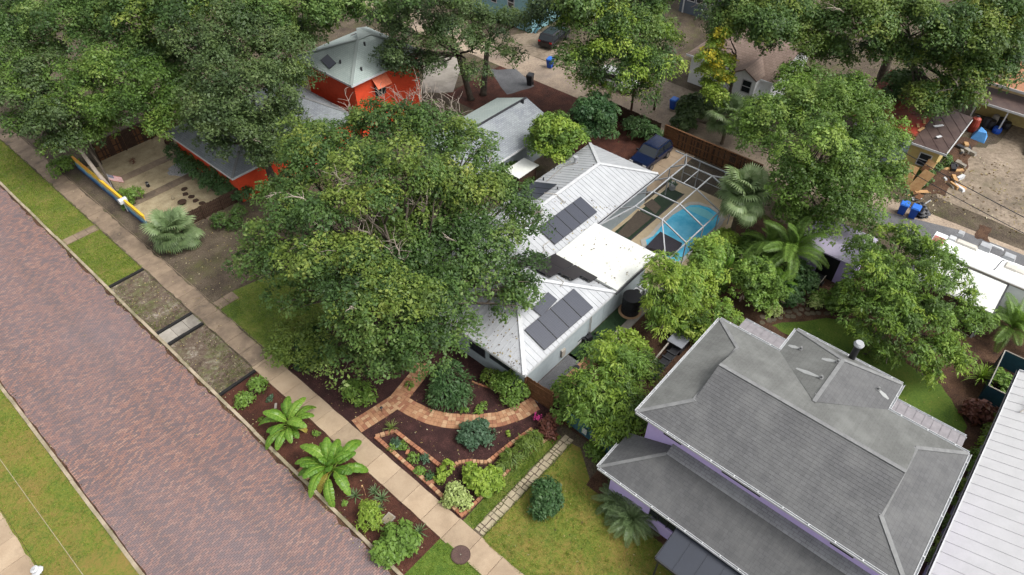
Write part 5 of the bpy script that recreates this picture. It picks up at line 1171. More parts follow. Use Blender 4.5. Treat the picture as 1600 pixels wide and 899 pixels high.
# teal gate fence left of the lower roof
Tg = plank_fence('teal_fence', 'weathered teal board fence with two small signs under the low wide tree', (19.55, 12.9), (19.35, 9.1), 1.15, 'teal_f', pw=.2, side=1, post=1.3)
for (px, py), mt, l in (((911, 676), 'white', 'white'), ((925, 686), 'frame', 'dark')):
    c = at(px, py, .75); m = MB(); m.box(19.3, 19.34, c.y - .16, c.y + .16, .5, .98); o = m.build('sign', M['white'], Tg)
    if l == 'dark': MB().box(19.285, 19.298, c.y - .12, c.y + .12, .56, .92).build('picture', M['dark'], o)
# black cart with grey lid by the purple house
c = at(1062, 530, .8); t = thing('garden_cart', 'long black garden trailer with square grey lid beside purple house', 'trailer', (c.x, c.y, 0))
MB().cbox((c.x, c.y, .02), 1.15, .95, .75).build('box', M['dark'], t); MB().cbox((c.x, c.y, .78), 1.3, 1.1, .06).build('lid', paint('grey lid', (.22, .23, .26), None, .5), t)
MB().box(c.x - 3.6, c.x - .6, c.y - .4, c.y + .1, .3, .5).build('tray', M['black'], t); MB().bar((c.x - 3.7, c.y + .28, .6), (c.x - .55, c.y + .42, .65), .09, .09).build('side_rail', M['conc'], t); MB().bar((c.x - 3.6, c.y - .5, .55), (c.x - .55, c.y - .45, .55), .06, .06).build('side_rail', M['dark'], t)
for k in range(5): MB().box(c.x - 3.4 + k * .55, c.x - 3.3 + k * .55, c.y - .5, c.y + .2, .5, .58).build('cross_bar', M['dark'], t)
# ================================================================== TREES
# lobes: (photo x, photo y, height m, radius in photo px)
tree('oak_tree', 'huge live oak with yellow green top covering the white house front', [
 (485, 215, 9, 44), (440, 305, 7, 42), (470, 245, 8, 36), (555, 215, 10, 56), (610, 195, 10.5, 52), (665, 205, 10, 56), (725, 230, 9.5, 52), (500, 245, 9.5, 50), (560, 265, 11, 56), (640, 265, 11, 54), (470, 290, 8.5, 46), (700, 285, 9.5, 48), (755, 285, 8.5, 46), (795, 310, 7.5, 40), (815, 345, 6.5, 36),
 (590, 320, 10.5, 46), (520, 330, 10, 56), (450, 345, 8, 54), (410, 385, 6.5, 48), (390, 415, 5, 38), (440, 410, 6.5, 48), (500, 400, 8.5, 56), (455, 460, 5, 46), (560, 400, 9, 46),
 (660, 345, 7.2, 48), (640, 400, 6.8, 48), (690, 385, 6.6, 46), (740, 350, 7.6, 48), (785, 385, 7, 50), (810, 425, 6, 38), (760, 430, 6.5, 48), (720, 420, 7.2, 44), (790, 470, 5.2, 34), (820, 450, 5, 24), (650, 310, 8.4, 46), (610, 365, 7.8, 46), (690, 330, 7.6, 44), (600, 410, 7.4, 46), (710, 310, 8, 44), (665, 430, 6.4, 46), (580, 440, 8, 44), (740, 390, 7.2, 44), (690, 455, 6.8, 44),
 (510, 455, 7.5, 48), (560, 470, 8, 54), (610, 460, 8, 50), (545, 520, 6.5, 48), (600, 520, 7, 56), (660, 480, 7.8, 54), (700, 475, 7, 46), (655, 530, 6.5, 54), (705, 530, 5.5, 42), (590, 560, 4.8, 40), (630, 565, 4.8, 40), (540, 560, 4, 34)],
 (17.1, 23.6), 'oak', trunk=.42, dens=19, cl=.38, per=20, leaf=.165, seed=11, puff=1.1, pn=2.1, twigs=14, mat2='oak_y', mat2z=7.8,
 twig_at=[(640, 150, 9), (655, 145, 9), (670, 155, 9), (690, 165, 9), (625, 160, 9), (705, 175, 8.5), (600, 160, 9), (720, 190, 8), (545, 165, 9), (660, 320, 9), (690, 300, 9), (540, 290, 11), (575, 350, 9.5), (510, 390, 9), (625, 400, 8)])
tree('oak_tree', 'dark oak rising behind the left orange house, in front of the tall orange house', [
 (375, 60, 11, 68), (430, 95, 10, 60), (330, 110, 10, 60), (400, 150, 9, 62), (450, 170, 6.5, 40), (340, 175, 8, 58), (430, 225, 6, 46), (300, 60, 11, 48), (465, 60, 9, 46), (385, 215, 6.5, 48), (340, 215, 6, 40), (415, 205, 6, 44), (470, 200, 5, 34), (455, 130, 7.5, 44), (300, 190, 6.5, 36), (370, 190, 8, 50), (432, 248, 5, 34), (455, 225, 5, 32), (400, 240, 5.5, 34)], (21.3, 44.6), 'oak_d', trunk=.34, dens=15, cl=0.43, per=26, leaf=0.167, seed=12, twigs=5)
tree('oak_tree', 'rounded green oak overhanging the far board fence of the gravel yard', [
 (190, 120, 8, 64), (245, 140, 8, 58), (140, 150, 7, 52), (200, 175, 6.5, 56), (260, 190, 6, 46), (285, 160, 7, 42), (150, 195, 5, 40)], (13.6, 60.0), 'mid', trunk=.3, dens=15, cl=0.42, per=26, leaf=0.167, seed=13)
tree('oak_tree', 'dark oak at the left picture edge above the sidewalk', [
 (40, 150, 7, 52), (90, 190, 6, 44), (20, 100, 8, 46), (70, 110, 8, 44), (120, 215, 4.5, 36), (45, 195, 5, 38), (90, 230, 4, 30)], (12.6, 66), 'oak_d', trunk=.32, dens=15, cl=0.43, per=26, leaf=0.167, seed=14, mat2='mid')
tree('oak_tree', 'leafy oak at the top left corner of the view', [
 (30, 40, 9, 58), (100, 30, 10, 60), (60, 80, 8, 44), (150, 60, 9, 50), (-15, 60, 9, 55)], (17, 80), 'oak', trunk=.3, dens=15, cl=0.46, per=26, leaf=0.176, seed=15)
tree('oak_tree', 'broad oak along the top edge left of the tall orange house', [
 (210, 30, 11, 60), (270, 20, 12, 55), (230, 80, 9, 48), (320, 10, 12, 50), (180, 10, 11, 50)], (24, 70), 'oak', trunk=.3, dens=15, cl=0.50, per=26, leaf=0.194, seed=16, mat2='oak_y')
tree('oak_tree', 'tall green tree standing directly behind the tall orange house roof', [
 (410, 20, 12, 55), (470, 15, 12, 55), (530, 10, 11, 50), (520, 40, 9, 40), (455, 55, 9, 40)], (36, 62), 'oak', trunk=.3, dens=15, cl=0.50, per=26, leaf=0.194, seed=17)
tree('oak_tree', 'dark twin trunk tree on red mulch between orange house and alley', [
 (650, 40, 8.5, 58), (700, 60, 8, 48), (620, 85, 7, 36), (610, 30, 8, 36), (770, 40, 8, 46), (800, 90, 6, 34), (700, 15, 9, 50), (735, 110, 5.5, 30), (680, 105, 6, 30), (815, 30, 8, 34), (745, 75, 7, 34), (610, 105, 6, 24), (630, 95, 6, 30), (645, 108, 5.2, 24), (660, 90, 6, 28)], (44.0, 43.3), 'oak_d', trunk=.3, fork=.55, trunks=[(-.75, .15), (.75, -.15)], dens=15, cl=0.41, per=26, leaf=0.167, seed=18)
tree('oak_tree', 'feathery tall tree on the far side of the alley near the black car', [
 (930, 40, 9, 60), (990, 50, 9, 58), (900, 90, 7, 42), (960, 105, 7, 54), (1020, 100, 7, 46), (1040, 55, 7.5, 30), (900, 30, 9, 40), (1010, 140, 5, 34), (920, 130, 5, 34)], (55.5, 33), 'oak', trunk=.3, dens=15, cl=0.46, per=26, leaf=0.167, seed=19, mat2='lime', droop=.35)
tree('bright_tree', 'large round bright green tree right of the pool cage', [
 (1265, 170, 7.5, 68), (1330, 190, 7.5, 62), (1210, 200, 7, 60), (1270, 240, 8, 74), (1350, 240, 7, 58), (1195, 225, 6.5, 40), (1235, 290, 6, 56), (1310, 300, 6, 60), (1370, 285, 5.5, 46), (1280, 345, 4, 44), (1240, 330, 4, 34), (1340, 330, 4, 40), (1255, 125, 7, 40), (1330, 145, 7, 40), (1385, 220, 6, 34)], (47.5, 11.5), 'mid', trunk=.34, dens=15, cl=0.38, per=26, leaf=0.158, seed=20, mat2='bright', tint_mu=.5)
tree('oak_tree', 'wide spreading oak with bleached limbs across the top right', [
 (1200, 40, 10, 62), (1270, 60, 9, 52), (1340, 30, 11, 62), (1420, 40, 11, 60), (1500, 60, 10, 62), (1560, 30, 11, 60), (1390, 85, 8, 46), (1460, 100, 7, 46), (1520, 115, 7, 46), (1290, 85, 7, 38), (1130, 20, 10, 44), (1470, 155, 5, 34), (1590, 75, 8, 40), (1180, 10, 11, 46), (1500, 145, 6, 36), (1440, 150, 5.6, 32), (1550, 118, 7, 38), (1455, 172, 4.6, 26), (1565, 90, 8, 36)], (72, 14), 'oak', trunk=.5, dens=15, cl=0.53, per=26, leaf=0.194, seed=21, twigs=14, mat2='oak_y')
tree('oak_tree', 'dark tree at the top edge between teal house and slate building', [(860, 15, 10, 40), (890, 10, 11, 40), (1120, 60, 7, 32), (1145, 40, 8, 34)][:2] + [(845, 30, 8, 26)], (66, 50), 'oak_d', trunk=.25, dens=15, cl=0.53, per=26, leaf=0.194, seed=22)
tree('oak_tree', 'dark tree behind the brown cottage roof beside the slate building', [(1125, 55, 6, 34), (1150, 35, 8, 36), (1100, 20, 8, 30), (1205, 70, 6, 26)], (73, 31), 'oak_d', trunk=.25, dens=15, cl=0.53, per=26, leaf=0.194, seed=23)
tree('oak_tree', 'green tree filling the top edge behind the twin trunk tree', [(580, 10, 11, 46), (640, -5, 12, 46), (720, -12, 12, 40)], (52, 62), 'oak', trunk=.25, dens=15, cl=0.53, per=26, leaf=0.194, seed=24)
tree('golden_tree', 'slender golden yellow tree in front of the white cottage', [
 (1120, 70, 8.5, 19), (1130, 52, 9.5, 13), (1108, 92, 7.5, 19), (1128, 100, 7, 20), (1112, 112, 6.3, 20), (1130, 125, 5.6, 18), (1105, 138, 5, 20), (1122, 150, 4.5, 22)], (57.6, 23.3), 'lime', trunk=.17, fork=.6, puff=.5, dens=34, cl=.3, per=18, leaf=.17, seed=25, mat2='gold', mat2z=5.4, pn=2.2)
tree('green_tree', 'small bright green tree beside the grey shingled roof', [
 (865, 205, 4.5, 34), (890, 215, 4, 28), (845, 225, 3.5, 26), (875, 238, 3, 26), (850, 200, 4.5, 22)], (39.2, 28.9), 'bright', trunk=.13, puff=.55, dens=34, cl=0.31, per=20, leaf=0.185, seed=26, mat2='lime')
tree('drooping_tree', 'dark drooping tree at the corner of the backyard mulch', [
 (925, 180, 4.5, 34), (940, 200, 3.5, 28), (910, 200, 3.5, 26), (930, 160, 5, 24), (950, 175, 4, 20)], (46.5, 30.2), 'deep', trunk=.13, puff=.55, dens=34, cl=0.31, per=20, leaf=0.194, seed=27, droop=.7)
tree('green_tree', 'dense green shrub tree under the oak at the top right', [(1405, 135, 4, 26), (1420, 125, 4, 22), (1395, 150, 3.5, 22), (1425, 145, 3, 18)], (67, 13), 'deep', trunk=.13, puff=.75, dens=34, cl=0.34, per=20, leaf=0.211, seed=28, tint_mu=.8)
tree('weeping_tree', 'low wide tree with hanging leaves between the two houses', [
 (950, 572, 3.6, 44), (985, 585, 3.4, 36), (920, 600, 3, 40), (965, 615, 3.2, 42), (900, 625, 2.4, 34), (1000, 570, 3, 26), (985, 625, 3, 34), (970, 665, 2.6, 40), (990, 655, 2.4, 30), (935, 635, 2.6, 34), (955, 680, 2, 30)], (21.6, 11.4), 'lime', trunk=.14, puff=.75, dens=34, cl=0.32, per=20, leaf=0.194, aspect=.3, seed=29, droop=.85, tint_mu=.3, flat=.35, mat2='bright')
tree('hanging_leaf_tree', 'tall narrow tree with strappy hanging leaves beside the flat white roof', [
 (1040, 415, 4.8, 32), (1035, 445, 4, 34), (1050, 470, 3, 32), (1025, 480, 2.6, 26), (1035, 505, 1.8, 30), (1065, 435, 3.8, 24)], (31.2, 13.2), 'bright', trunk=.12, puff=.75, dens=34, cl=0.32, per=20, leaf=0.229, aspect=.24, seed=30, droop=1.0, flat=.35, mat2='lime')
tree('bright_tree', 'light green leafy tree between hanging leaf tree and fan palm', [
 (1095, 400, 3.8, 32), (1105, 425, 3.2, 30), (1080, 450, 2.8, 30), (1110, 385, 3.6, 24), (1075, 480, 2, 28), (1100, 460, 2, 24)], (34, 12.6), 'bright', trunk=.12, puff=.55, dens=34, cl=0.26, per=20, leaf=0.158, seed=31, mat2='lime', tint_mu=.6)
tree('spreading_tree', 'large spreading tree with glossy clustered leaves by the trailer', [
 (1410, 375, 4.6, 40), (1350, 395, 4.2, 38), (1450, 400, 4.4, 40), (1380, 430, 4.8, 46), (1440, 440, 4.6, 44), (1350, 450, 3.8, 40), (1480, 430, 4, 36), (1500, 465, 3.4, 30), (1340, 480, 3.2, 36), (1395, 490, 4, 46), (1450, 495, 3.8, 44), (1500, 510, 3, 32), (1360, 520, 2.6, 32), (1420, 545, 2.8, 38), (1470, 545, 2.6, 34), (1530, 500, 2.8, 26), (1500, 560, 2.2, 28), (1450, 580, 1.8, 24), (1385, 555, 2, 26)], (38.6, 1.4), 'bright', trunk=.22, puff=.6, pn=1.5, dens=30, cl=0.24, per=19, leaf=0.167, aspect=.36, seed=32, droop=.45, tint_mu=.32, flat=.4, mat2='lime')
tree('leafy_shrub_tree', 'round glossy shrub tree below the fan palm near round stones', [
 (1180, 430, 2.4, 36), (1165, 460, 1.8, 30), (1200, 450, 2, 32), (1195, 475, 1.2, 26), (1170, 415, 2.6, 26), (1150, 440, 1.6, 24), (1215, 465, 1.2, 20)], (36.6, 10.3), 'bright', 'shrub', trunk=.09, puff=.55, dens=34, cl=0.21, per=20, leaf=0.141, seed=33, tint_mu=.42)
tree('lime_bush', 'light green feathery bush behind the purple house roof corner', [
 (1115, 490, 2.2, 32), (1140, 505, 2, 24), (1090, 505, 1.6, 26), (1130, 485, 2.2, 22), (1080, 515, 1.2, 18)], (31.2, 9.6), 'lime', 'shrub', trunk=.08, puff=.55, dens=34, cl=0.21, per=20, leaf=0.123, seed=34, mat2='bright')
tree('oak_tree', 'green oak at the top edge above the brown cottage', [(1180, 30, 10, 50), (1230, 15, 10, 46), (1140, 5, 11, 40), (1225, 55, 8, 34)], (80, 26), 'oak', trunk=.3, dens=15, cl=.5, per=18, leaf=.26, seed=35)
tree('oak_tree', 'dense oak in the top right corner of the view', [(1540, 10, 11, 50), (1600, 30, 10, 46), (1580, -10, 12, 46)], (90, 8), 'oak', trunk=.3, dens=15, cl=.5, per=18, leaf=.26, seed=36, mat2='oak_y')
tree('oak_tree', 'leafy tree along the top edge left of the slate building', [(960, -5, 11, 46), (1020, 0, 11, 44), (900, 0, 12, 40)], (72, 44), 'oak', trunk=.3, dens=15, cl=.5, per=18, leaf=.26, seed=37)
tree('oak_tree', 'dark oak filling the gap between the left oaks and the far fence', [(330, 90, 8, 50), (290, 120, 7, 46), (110, 130, 6, 44), (240, 100, 7, 44)][:2] + [(265, 85, 8, 40)], (24, 60), 'oak_d', trunk=.25, dens=15, cl=.45, per=18, leaf=.24, seed=38)
# shrubs -----------------------------------------------------------------
shrub('weeping_bush', 'dark weeping bush beside the brick path fork under the oak', [(700, 600, 1.0, 29, .7), (690, 616, .65, 23, .7), (716, 618, .65, 21, .7), (700, 582, 1.1, 24, .7), (718, 596, .9, 20, .7)], 'deep', seed=41, dens=70, droop=.9, aspect=.3, leaf=.2, cl=.34, tint_mu=.6)
shrub('shrub', 'small bright shrub at the mulch edge left of the brick path', [(560, 612, .7, 20), (548, 605, .5, 14), (575, 618, .5, 14)], 'bright', seed=42)
shrub('pale_shrub', 'loose olive coloured shrub at the lawn edge beside the sidewalk', [(470, 540, 1.6, 34), (445, 545, 1.2, 30), (500, 520, 2, 34), (455, 520, 1.6, 28), (490, 560, 1, 24)], 'oak_y', seed=43, dens=50, cl=.36, per=18, leaf=.15)
shrub('shrub', 'dark leafy bush where the red mulch meets the lawn', [(490, 535, 1.2, 30), (478, 560, .6, 20)], 'deep', seed=44)
shrub('hedge_bush', 'clipped bright hedge bush at the white house front corner', [(800, 600, .9, 24), (815, 608, .7, 16), (785, 598, .8, 18), (800, 618, .5, 18), (812, 592, .9, 14)], 'bright', seed=45, dens=130, cl=.2, per=14, leaf=.12)
shrub('shrub', 'yellowing shrub at the house wall left of the clipped hedge', [(766, 588, .5, 14), (772, 600, .4, 10)], 'oak_y', seed=46)
shrub('blue_green_shrub', 'lone blue green shrub in the middle of the dark mulch bed', [(742, 674, .5, 17), (726, 682, .35, 12), (761, 682, .4, 12), (736, 692, .25, 11), (752, 664, .55, 11), (730, 668, .3, 9)], 'blue', seed=47, dens=150, cl=.2, per=14, leaf=.15)
shrub('variegated_shrub', 'cream variegated shrub at the bed corner by the sidewalk', [(712, 775, .5, 17), (725, 785, .35, 13), (708, 762, .5, 12), (700, 782, .3, 10)], 'pale', seed=48, dens=170, cl=.17, per=13, leaf=.13)
shrub('shrub', 'lime green broad leaved shrub at the brick bed corner', [(745, 750, .6, 18), (768, 745, .55, 16), (775, 758, .4, 12), (735, 735, .5, 12), (757, 765, .3, 12)], 'lime', seed=49, dens=150, cl=.2, per=12, leaf=.2)
shrub('shrub', 'long pale grassy shrub inside the right brick edging', [(800, 715, .4, 16), (820, 698, .45, 17), (835, 685, .45, 14), (785, 727, .3, 10)], 'oak_y', seed=50, dens=150, cl=.2, per=16, leaf=.26, aspect=.16, droop=.5)
shrub('shrub', 'yellow tipped croton beside the variegated shrub', [(694, 738, .4, 10), (700, 728, .5, 9), (688, 746, .3, 7)], 'lime', seed=51, dens=190, cl=.15, per=10, leaf=.17)
shrub('round_bush', 'dark round clipped bush on the lawn by the pale stone path', [(853, 768, .9, 22), (850, 790, .6, 22), (856, 780, .9, 22)], 'deep', seed=52, dens=230, cl=.17, per=14, leaf=.13)
shrub('shrub', 'green shrub at the corner below the teal fence', [(928, 708, .5, 12), (935, 716, .35, 9), (922, 700, .4, 8)], 'bright', seed=53)
shrub('shrub', 'leafy papaya green shrub cluster at the near end of the verge mulch', [(622, 838, .6, 24), (600, 858, .5, 18), (640, 848, .5, 16), (612, 868, .4, 14), (628, 862, .4, 14), (592, 868, .35, 11)], 'bright', seed=54, dens=130, cl=.22, per=13, leaf=.2, tint_mu=.45)
shrub('shrub', 'yellow green upright shrub beside the concrete meter box', [(578, 800, .7, 15), (575, 815, .5, 14), (588, 812, .5, 10), (572, 790, .6, 10)], 'lime', seed=55, dens=150, cl=.2, per=14, leaf=.2, aspect=.25)
shrub('shrub', 'low weedy shrub at the top of the verge mulch bed', [(382, 625, .35, 12), (402, 602, .4, 13), (376, 630, .25, 8)], 'bright', seed=56, dens=130)
shrub('shrub', 'dark red leaved shrub at the gate by the mulch bed corner', [(855, 668, .4, 14), (868, 655, .45, 12), (860, 678, .3, 9)], 'redleaf', seed=57, dens=120)
shrub('flower_clump', 'magenta flowering plant beside the garden gate', [(841, 648, .3, 5), (838, 655, .25, 4)], 'magenta', seed=58, cat='flowers', dens=220, cl=.14, per=9, leaf=.1)
shrub('shrub', 'bright leafy vine shrub against the gate fence and teal fence', [(885, 620, 1, 22), (878, 640, .8, 20), (895, 648, .6, 20), (880, 600, 1.2, 14)], 'bright', seed=59)
shrub('shrub', 'pale green shrub along the concrete side path of the white house', [(965, 540, .9, 30), (985, 535, 1, 24), (940, 550, .7, 22), (995, 548, .8, 22)], 'lime', seed=60, dens=70)
shrub('shrub', 'dark green shrub between the garden trailer and leafy trees', [(1075, 505, 1.2, 24), (1050, 500, .9, 20), (1100, 515, 1.0, 18)], 'bright', seed=61)
shrub('shrub', 'lush low bush beside the sidewalk at the far mulch end', [(90, 262, .5, 14), (105, 255, .6, 14)], 'bright', seed=62)
shrub('shrub', 'leafy plants under the eave of the left orange house', [(330, 285, .9, 18), (350, 292, .8, 16), (368, 300, .7, 14), (315, 268, .9, 16), (290, 250, 1.0, 16), (275, 236, 1.0, 15), (300, 262, 1.1, 15), (383, 303, .8, 12), (358, 282, 1.3, 15), (335, 270, 1.3, 15)], 'deep', seed=63, tint_mu=.6)
shrub('shrub', 'green climber behind the white mailbox at the mural wall', [(208, 305, .5, 14), (200, 318, .4, 10), (190, 302, .5, 9)], 'bright', seed=64)
shrub('shrub', 'scrubby bush beside the low dark fence and oak', [(345, 345, .6, 14), (372, 332, .6, 12), (365, 350, .4, 12)], 'oak', seed=65)
shrub('shrub', 'red and green cordyline bed beside the teal fabric fence', [(1528, 640, .6, 16), (1545, 648, .5, 14), (1520, 650, .4, 10)], 'redleaf', seed=66, leaf=.24)
shrub('shrub', 'leafy bushes inside the teal fabric fence', [(1570, 595, .7, 16), (1585, 605, .6, 14), (1560, 585, .6, 10)], 'bright', seed=67, leaf=.22)
shrub('shrub', 'orange tinged bush at the corner of the white metal roof', [(1560, 660, .6, 14), (1550, 675, .5, 12), (1566, 648, .4, 8)], 'oak_y', seed=68)
for k, (px, py) in enumerate(((1545, 690), (1535, 712), (1525, 735), (1512, 762), (1500, 790), (1488, 818), (1473, 850), (1462, 872))):
    shrub('hedge_plant', ['leafy hedge plant in the narrow gap nearest the top of the white roof', 'hedge plant second from the top in the narrow side gap', 'hedge plant third from the top in the narrow side gap', 'hedge plant fourth from the top in the narrow side gap', 'hedge plant fifth from the top in the narrow side gap', 'hedge plant sixth from the top in the narrow side gap', 'hedge plant second from the bottom in the narrow side gap', 'hedge plant at the bottom of the narrow side gap'][k], [(px, py, .45, 13), (px + 5, py + 8, .3, 10)], 'bright' if k % 3 else 'lime', 'hedge plants in the side gap', seed=70 + k, dens=110)
shrub('shrub', 'low shrubs behind the board fence corner of the backyard', [(1000, 200, 1.0, 20), (1018, 210, .9, 16), (985, 195, 1.0, 14)], 'deep', seed=81, tint_mu=.7)
shrub('shrub', 'overgrown weeds along the yellow shed wall', [(1445, 275, .5, 12), (1460, 262, .5, 10), (1478, 250, .4, 9), (1438, 285, .4, 8)], 'oak', seed=82, leaf=.24)
shrub('shrub', 'hanging vines on the near side of the alley under the golden tree', [(1085, 170, 1.4, 26), (1110, 160, 1.4, 22), (1070, 190, 1, 18)], 'oak_d', seed=83, leaf=.26)
shrub('shrub', 'undergrowth between grey roofed house and the oak', [(800, 265, 1, 16), (820, 285, .8, 14), (785, 285, 1, 16)], 'oak', seed=84)
shrub('shrub', 'dense low planting right of the round stone path', [(1280, 465, .6, 14), (1295, 478, .5, 12), (1310, 462, .7, 14)], 'bright', seed=85)
shrub('shrub', 'cream speckled croton at the round stone path', [(1206, 480, .5, 10), (1212, 486, .4, 8)], 'pale', seed=86, dens=160)
shrub('shrub', 'pale croton beside the dark garden trolley', [(1278, 468, .6, 9), (1272, 474, .4, 7)], 'pale', seed=87, dens=160)
shrub('shrub', 'ferny undergrowth below the fan palm trunk', [(1140, 400, .8, 20), (1130, 425, .7, 18), (1165, 395, .8, 16), (1175, 375, .8, 16), (1115, 415, .8, 18), (1150, 380, .6, 16), (1210, 425, .8, 20), (1240, 440, .7, 18), (1195, 400, .8, 18), (1120, 445, .7, 16)], 'bright', seed=88, tint_mu=.35)
shrub('shrub', 'bushes under the tall dark oak beside the tall orange house', [(462, 108, 1.5, 20), (458, 128, 1.2, 18)], 'lime', seed=89, leaf=.28)
shrub('shrub', 'mossy shrub at the back lawn edge by the flue pipe', [(1355, 545, .5, 14), (1370, 552, .4, 12)], 'oak_y', seed=90)
# bed seedlings
for k, (px, py, r, mt, l) in enumerate(((618, 694, 9, 'blue', 'grey green seedling clump nearest the far end of the brick bed'), (612, 700, 7, 'bright', 'small green seedling beside the sidewalk bricks'), (630, 697, 8, 'bright', 'bright seedling clump in the middle of the narrow bed'), (648, 716, 9, 'bright', 'leafy seedling clump at the centre of the narrow brick bed'), (663, 718, 8, 'blue', 'bluish seedling beside the inner brick edging'), (656, 736, 8, 'bright', 'seedling near the sidewalk side of the narrow bed'), (670, 744, 8, 'deep', 'dark seedling near the bed step'), (640, 718, 5, 'oak_y', 'tiny yellow seedling in the narrow bed'))):
    shrub('seedling', l, [(px, py, .15, r), (px + 3, py + 2, .1, r * .7)], mt, 'seedlings in the narrow brick bed', 'plant', seed=100 + k, dens=240, cl=.13, per=9, leaf=.12)
for k, (px, py, l) in enumerate(((755, 635, 'little fern left of the clipped hedge'), (748, 640, 'low weed at the inner path curve'), (725, 642, 'small green clump beside the path curve'), (640, 602, 'little fern at the path fork'))):
    shrub('small_plant', l, [(px, py, .15, 7)], 'bright', None, 'plant', seed=110 + k, dens=200, cl=.14, per=9, leaf=.13)
for k, (x_, y_, s_, mt, l) in enumerate(((8.9, 27.4, .16, 'blue', 'bluish weed between the top verge shrub and the sidewalk'), (7.7, 26.6, .12, 'oak_y', 'tiny yellowish weed near the kerb left of the banana plants'), (9.2, 23.4, .15, 'bright', 'small weed at the sidewalk edge beside the left banana plant'), (7.5, 18.6, .14, 'bright', 'small weed by the kerb below the large banana plant'), (8.8, 14.4, .15, 'lime', 'lime weed at the near end of the verge mulch'),
  (12.3, 27.2, .18, 'blue', 'bluish weed in the dark mulch below the olive shrub'), (13.2, 24.4, .16, 'oak_y', 'yellow weed in the dark mulch left of the brick path'), (12.2, 23.2, .13, 'bright', 'tiny weed in the dark mulch next to the path start'), (15.2, 16.2, .16, 'bright', 'small weed right of the blue green shrub'), (16.6, 14.9, .15, 'lime', 'lime weed in the mulch near the right brick edging'))):
    w_ = thing('weed', l, 'weed', (x_, y_, 0), 'weeds in the mulch beds')
    crown('foliage', [(x_, y_, s_ * .6, s_, .8), (x_ + s_ * .9, y_ - s_ * .7 * (k % 3 - 1), s_ * .4, s_ * .7, .7)], M[mt], w_, 240, .1, 8, .12, 200 + k, zmin=.02)
    MB().tube([(x_, y_, -.01), (x_ + .01, y_, s_)], .008, 4).build('stem', M['bark'], w_)
shrub('shrub', 'tall leafy thicket between the fan palm and the feathery palm', [(1178, 392, 1.3, 20), (1190, 408, 1.2, 18), (1200, 428, 1.1, 18), (1165, 408, 1.1, 18)], 'mid', seed=120, dens=80, leaf=.2, tint_mu=.6)
shrub('shrub', 'dense dark thicket right of the feathery palm before the shed', [(1250, 425, 1.2, 20), (1262, 440, 1.0, 18), (1240, 448, .9, 18), (1235, 465, .8, 16)], 'deep', seed=121, dens=80, leaf=.2, tint_mu=.7)
shrub('shrub', 'light green thicket beside the pool cage corner', [(1120, 385, 1.3, 20), (1135, 372, 1.2, 18), (1110, 400, 1.1, 16)], 'lime', seed=122, dens=80, leaf=.18)
shrub('shrub', 'green thicket under the spreading tree beside the lavender shed', [(1320, 460, 1.2, 20), (1335, 475, 1.1, 18), (1310, 480, .8, 16)], 'mid', seed=123, dens=80, leaf=.2, tint_mu=.6)
rosette('broadleaf_plant', 'broad leaved plant arching over the round stone path', 'plant', at(1215, 462), .5, PAD, 12, 124, None, .9, (.0, 1.0), .06, parts='leaf')
rosette('feather_palm', 'smaller feathery palm left of the lavender shed palm', 'palm', at(1190, 415), 1.8, PIN_Q, 16, 125, None, .85, (-.3, 1.2), .12)
# more clutter on the lot
for k, (px, py, l) in enumerate(((1490, 262, 'tan board and rubbish heap on the leaf litter beside the yellow shed'), (1512, 232, 'dark rubbish heap next to the blue tarp'), (1488, 288, 'white plank scraps lying on the cracked concrete edge'))):
    t_ = thing('rubbish_heap', l, 'rubbish', at(px, py)); r_ = random.Random(50 + k)
    for j in range(9):
        c = at(px + r_.uniform(-12, 12), py + r_.uniform(-9, 9)); MB().cbox((c.x, c.y, .01), r_.uniform(.25, 1.1), r_.uniform(.15, .45), r_.uniform(.06, .3), r_.uniform(-1.5, 1.5), r_.uniform(.6, 1)).build('scrap', M[r_.choice(['wood_t', 'wood_d', 'dark', 'black', 'conc'] if k < 2 else ['white', 'wood_t', 'conc'])], t_)
# palms -------------------------------------------------------------------
p = at(1155, 372)
rosette('fan_palm', 'tall grey green fan palm beside the pool cage', 'palm', (40.7, 13.6), 4.5, FAN_L + FAN[:2], 58, 1, None, 1.18, (-1.25, 1.25), .2, dry=FAN_Y, ndry=5)
rosette('fan_palm', 'low bushy fan palm beside the sidewalk and mural wall', 'palm', at(280, 382), 1.1, FAN, 34, 2, None, 1.1, (-.45, 1.3), .2, dry=FAN_Y, ndry=2)
rosette('fan_palm', 'young fan palm in front of the white cottage by the alley', 'palm', (52.5, 20.8), 2.8, FAN, 26, 3, None, 1.2, (-.6, 1.2), .16)
rosette('feather_palm', 'feathery palm with arching fronds beside the lavender shed', 'palm', at(1222, 432), 2.4, PIN_Q, 20, 4, None, 1.05, (-.3, 1.2), .14, dry=PIN_Q[0], ndry=0)
rosette('feather_palm', 'feathery palm with arching fronds by the carport', 'palm', at(1568, 530), 1.0, PIN_Q, 18, 5, None, .85, (-.2, 1.2), .12)
rosette('cycad', 'sago palm at the lower roof corner, farther of the pair', 'palm', at(962, 790), .35, PIN, 24, 6, 'sago palms by the purple porch', .62, (-.1, 1.1), .14)
rosette('cycad', 'sago palm beside the porch window, nearer of the pair', 'palm', at(985, 818), .4, PIN, 28, 7, 'sago palms by the purple porch', .72, (-.1, 1.1), .14)
rosette('spiky_plant', 'big spiky strap leaved plant beside the teal fabric fence', 'plant', at(1525, 600), .5, [leaf_data(blade(1.5, .055, .55), 'blade', M['lime'], .4)], 46, 8, None, .95, (-.1, 1.3), .1, parts='blade')
rosette('broadleaf_plant', 'big leaved plants under the orange house eave', 'plant', at(305, 262), .2, PAD, 9, 9, None, .9, (.2, 1.0), .05, parts='leaf', trunk=False)
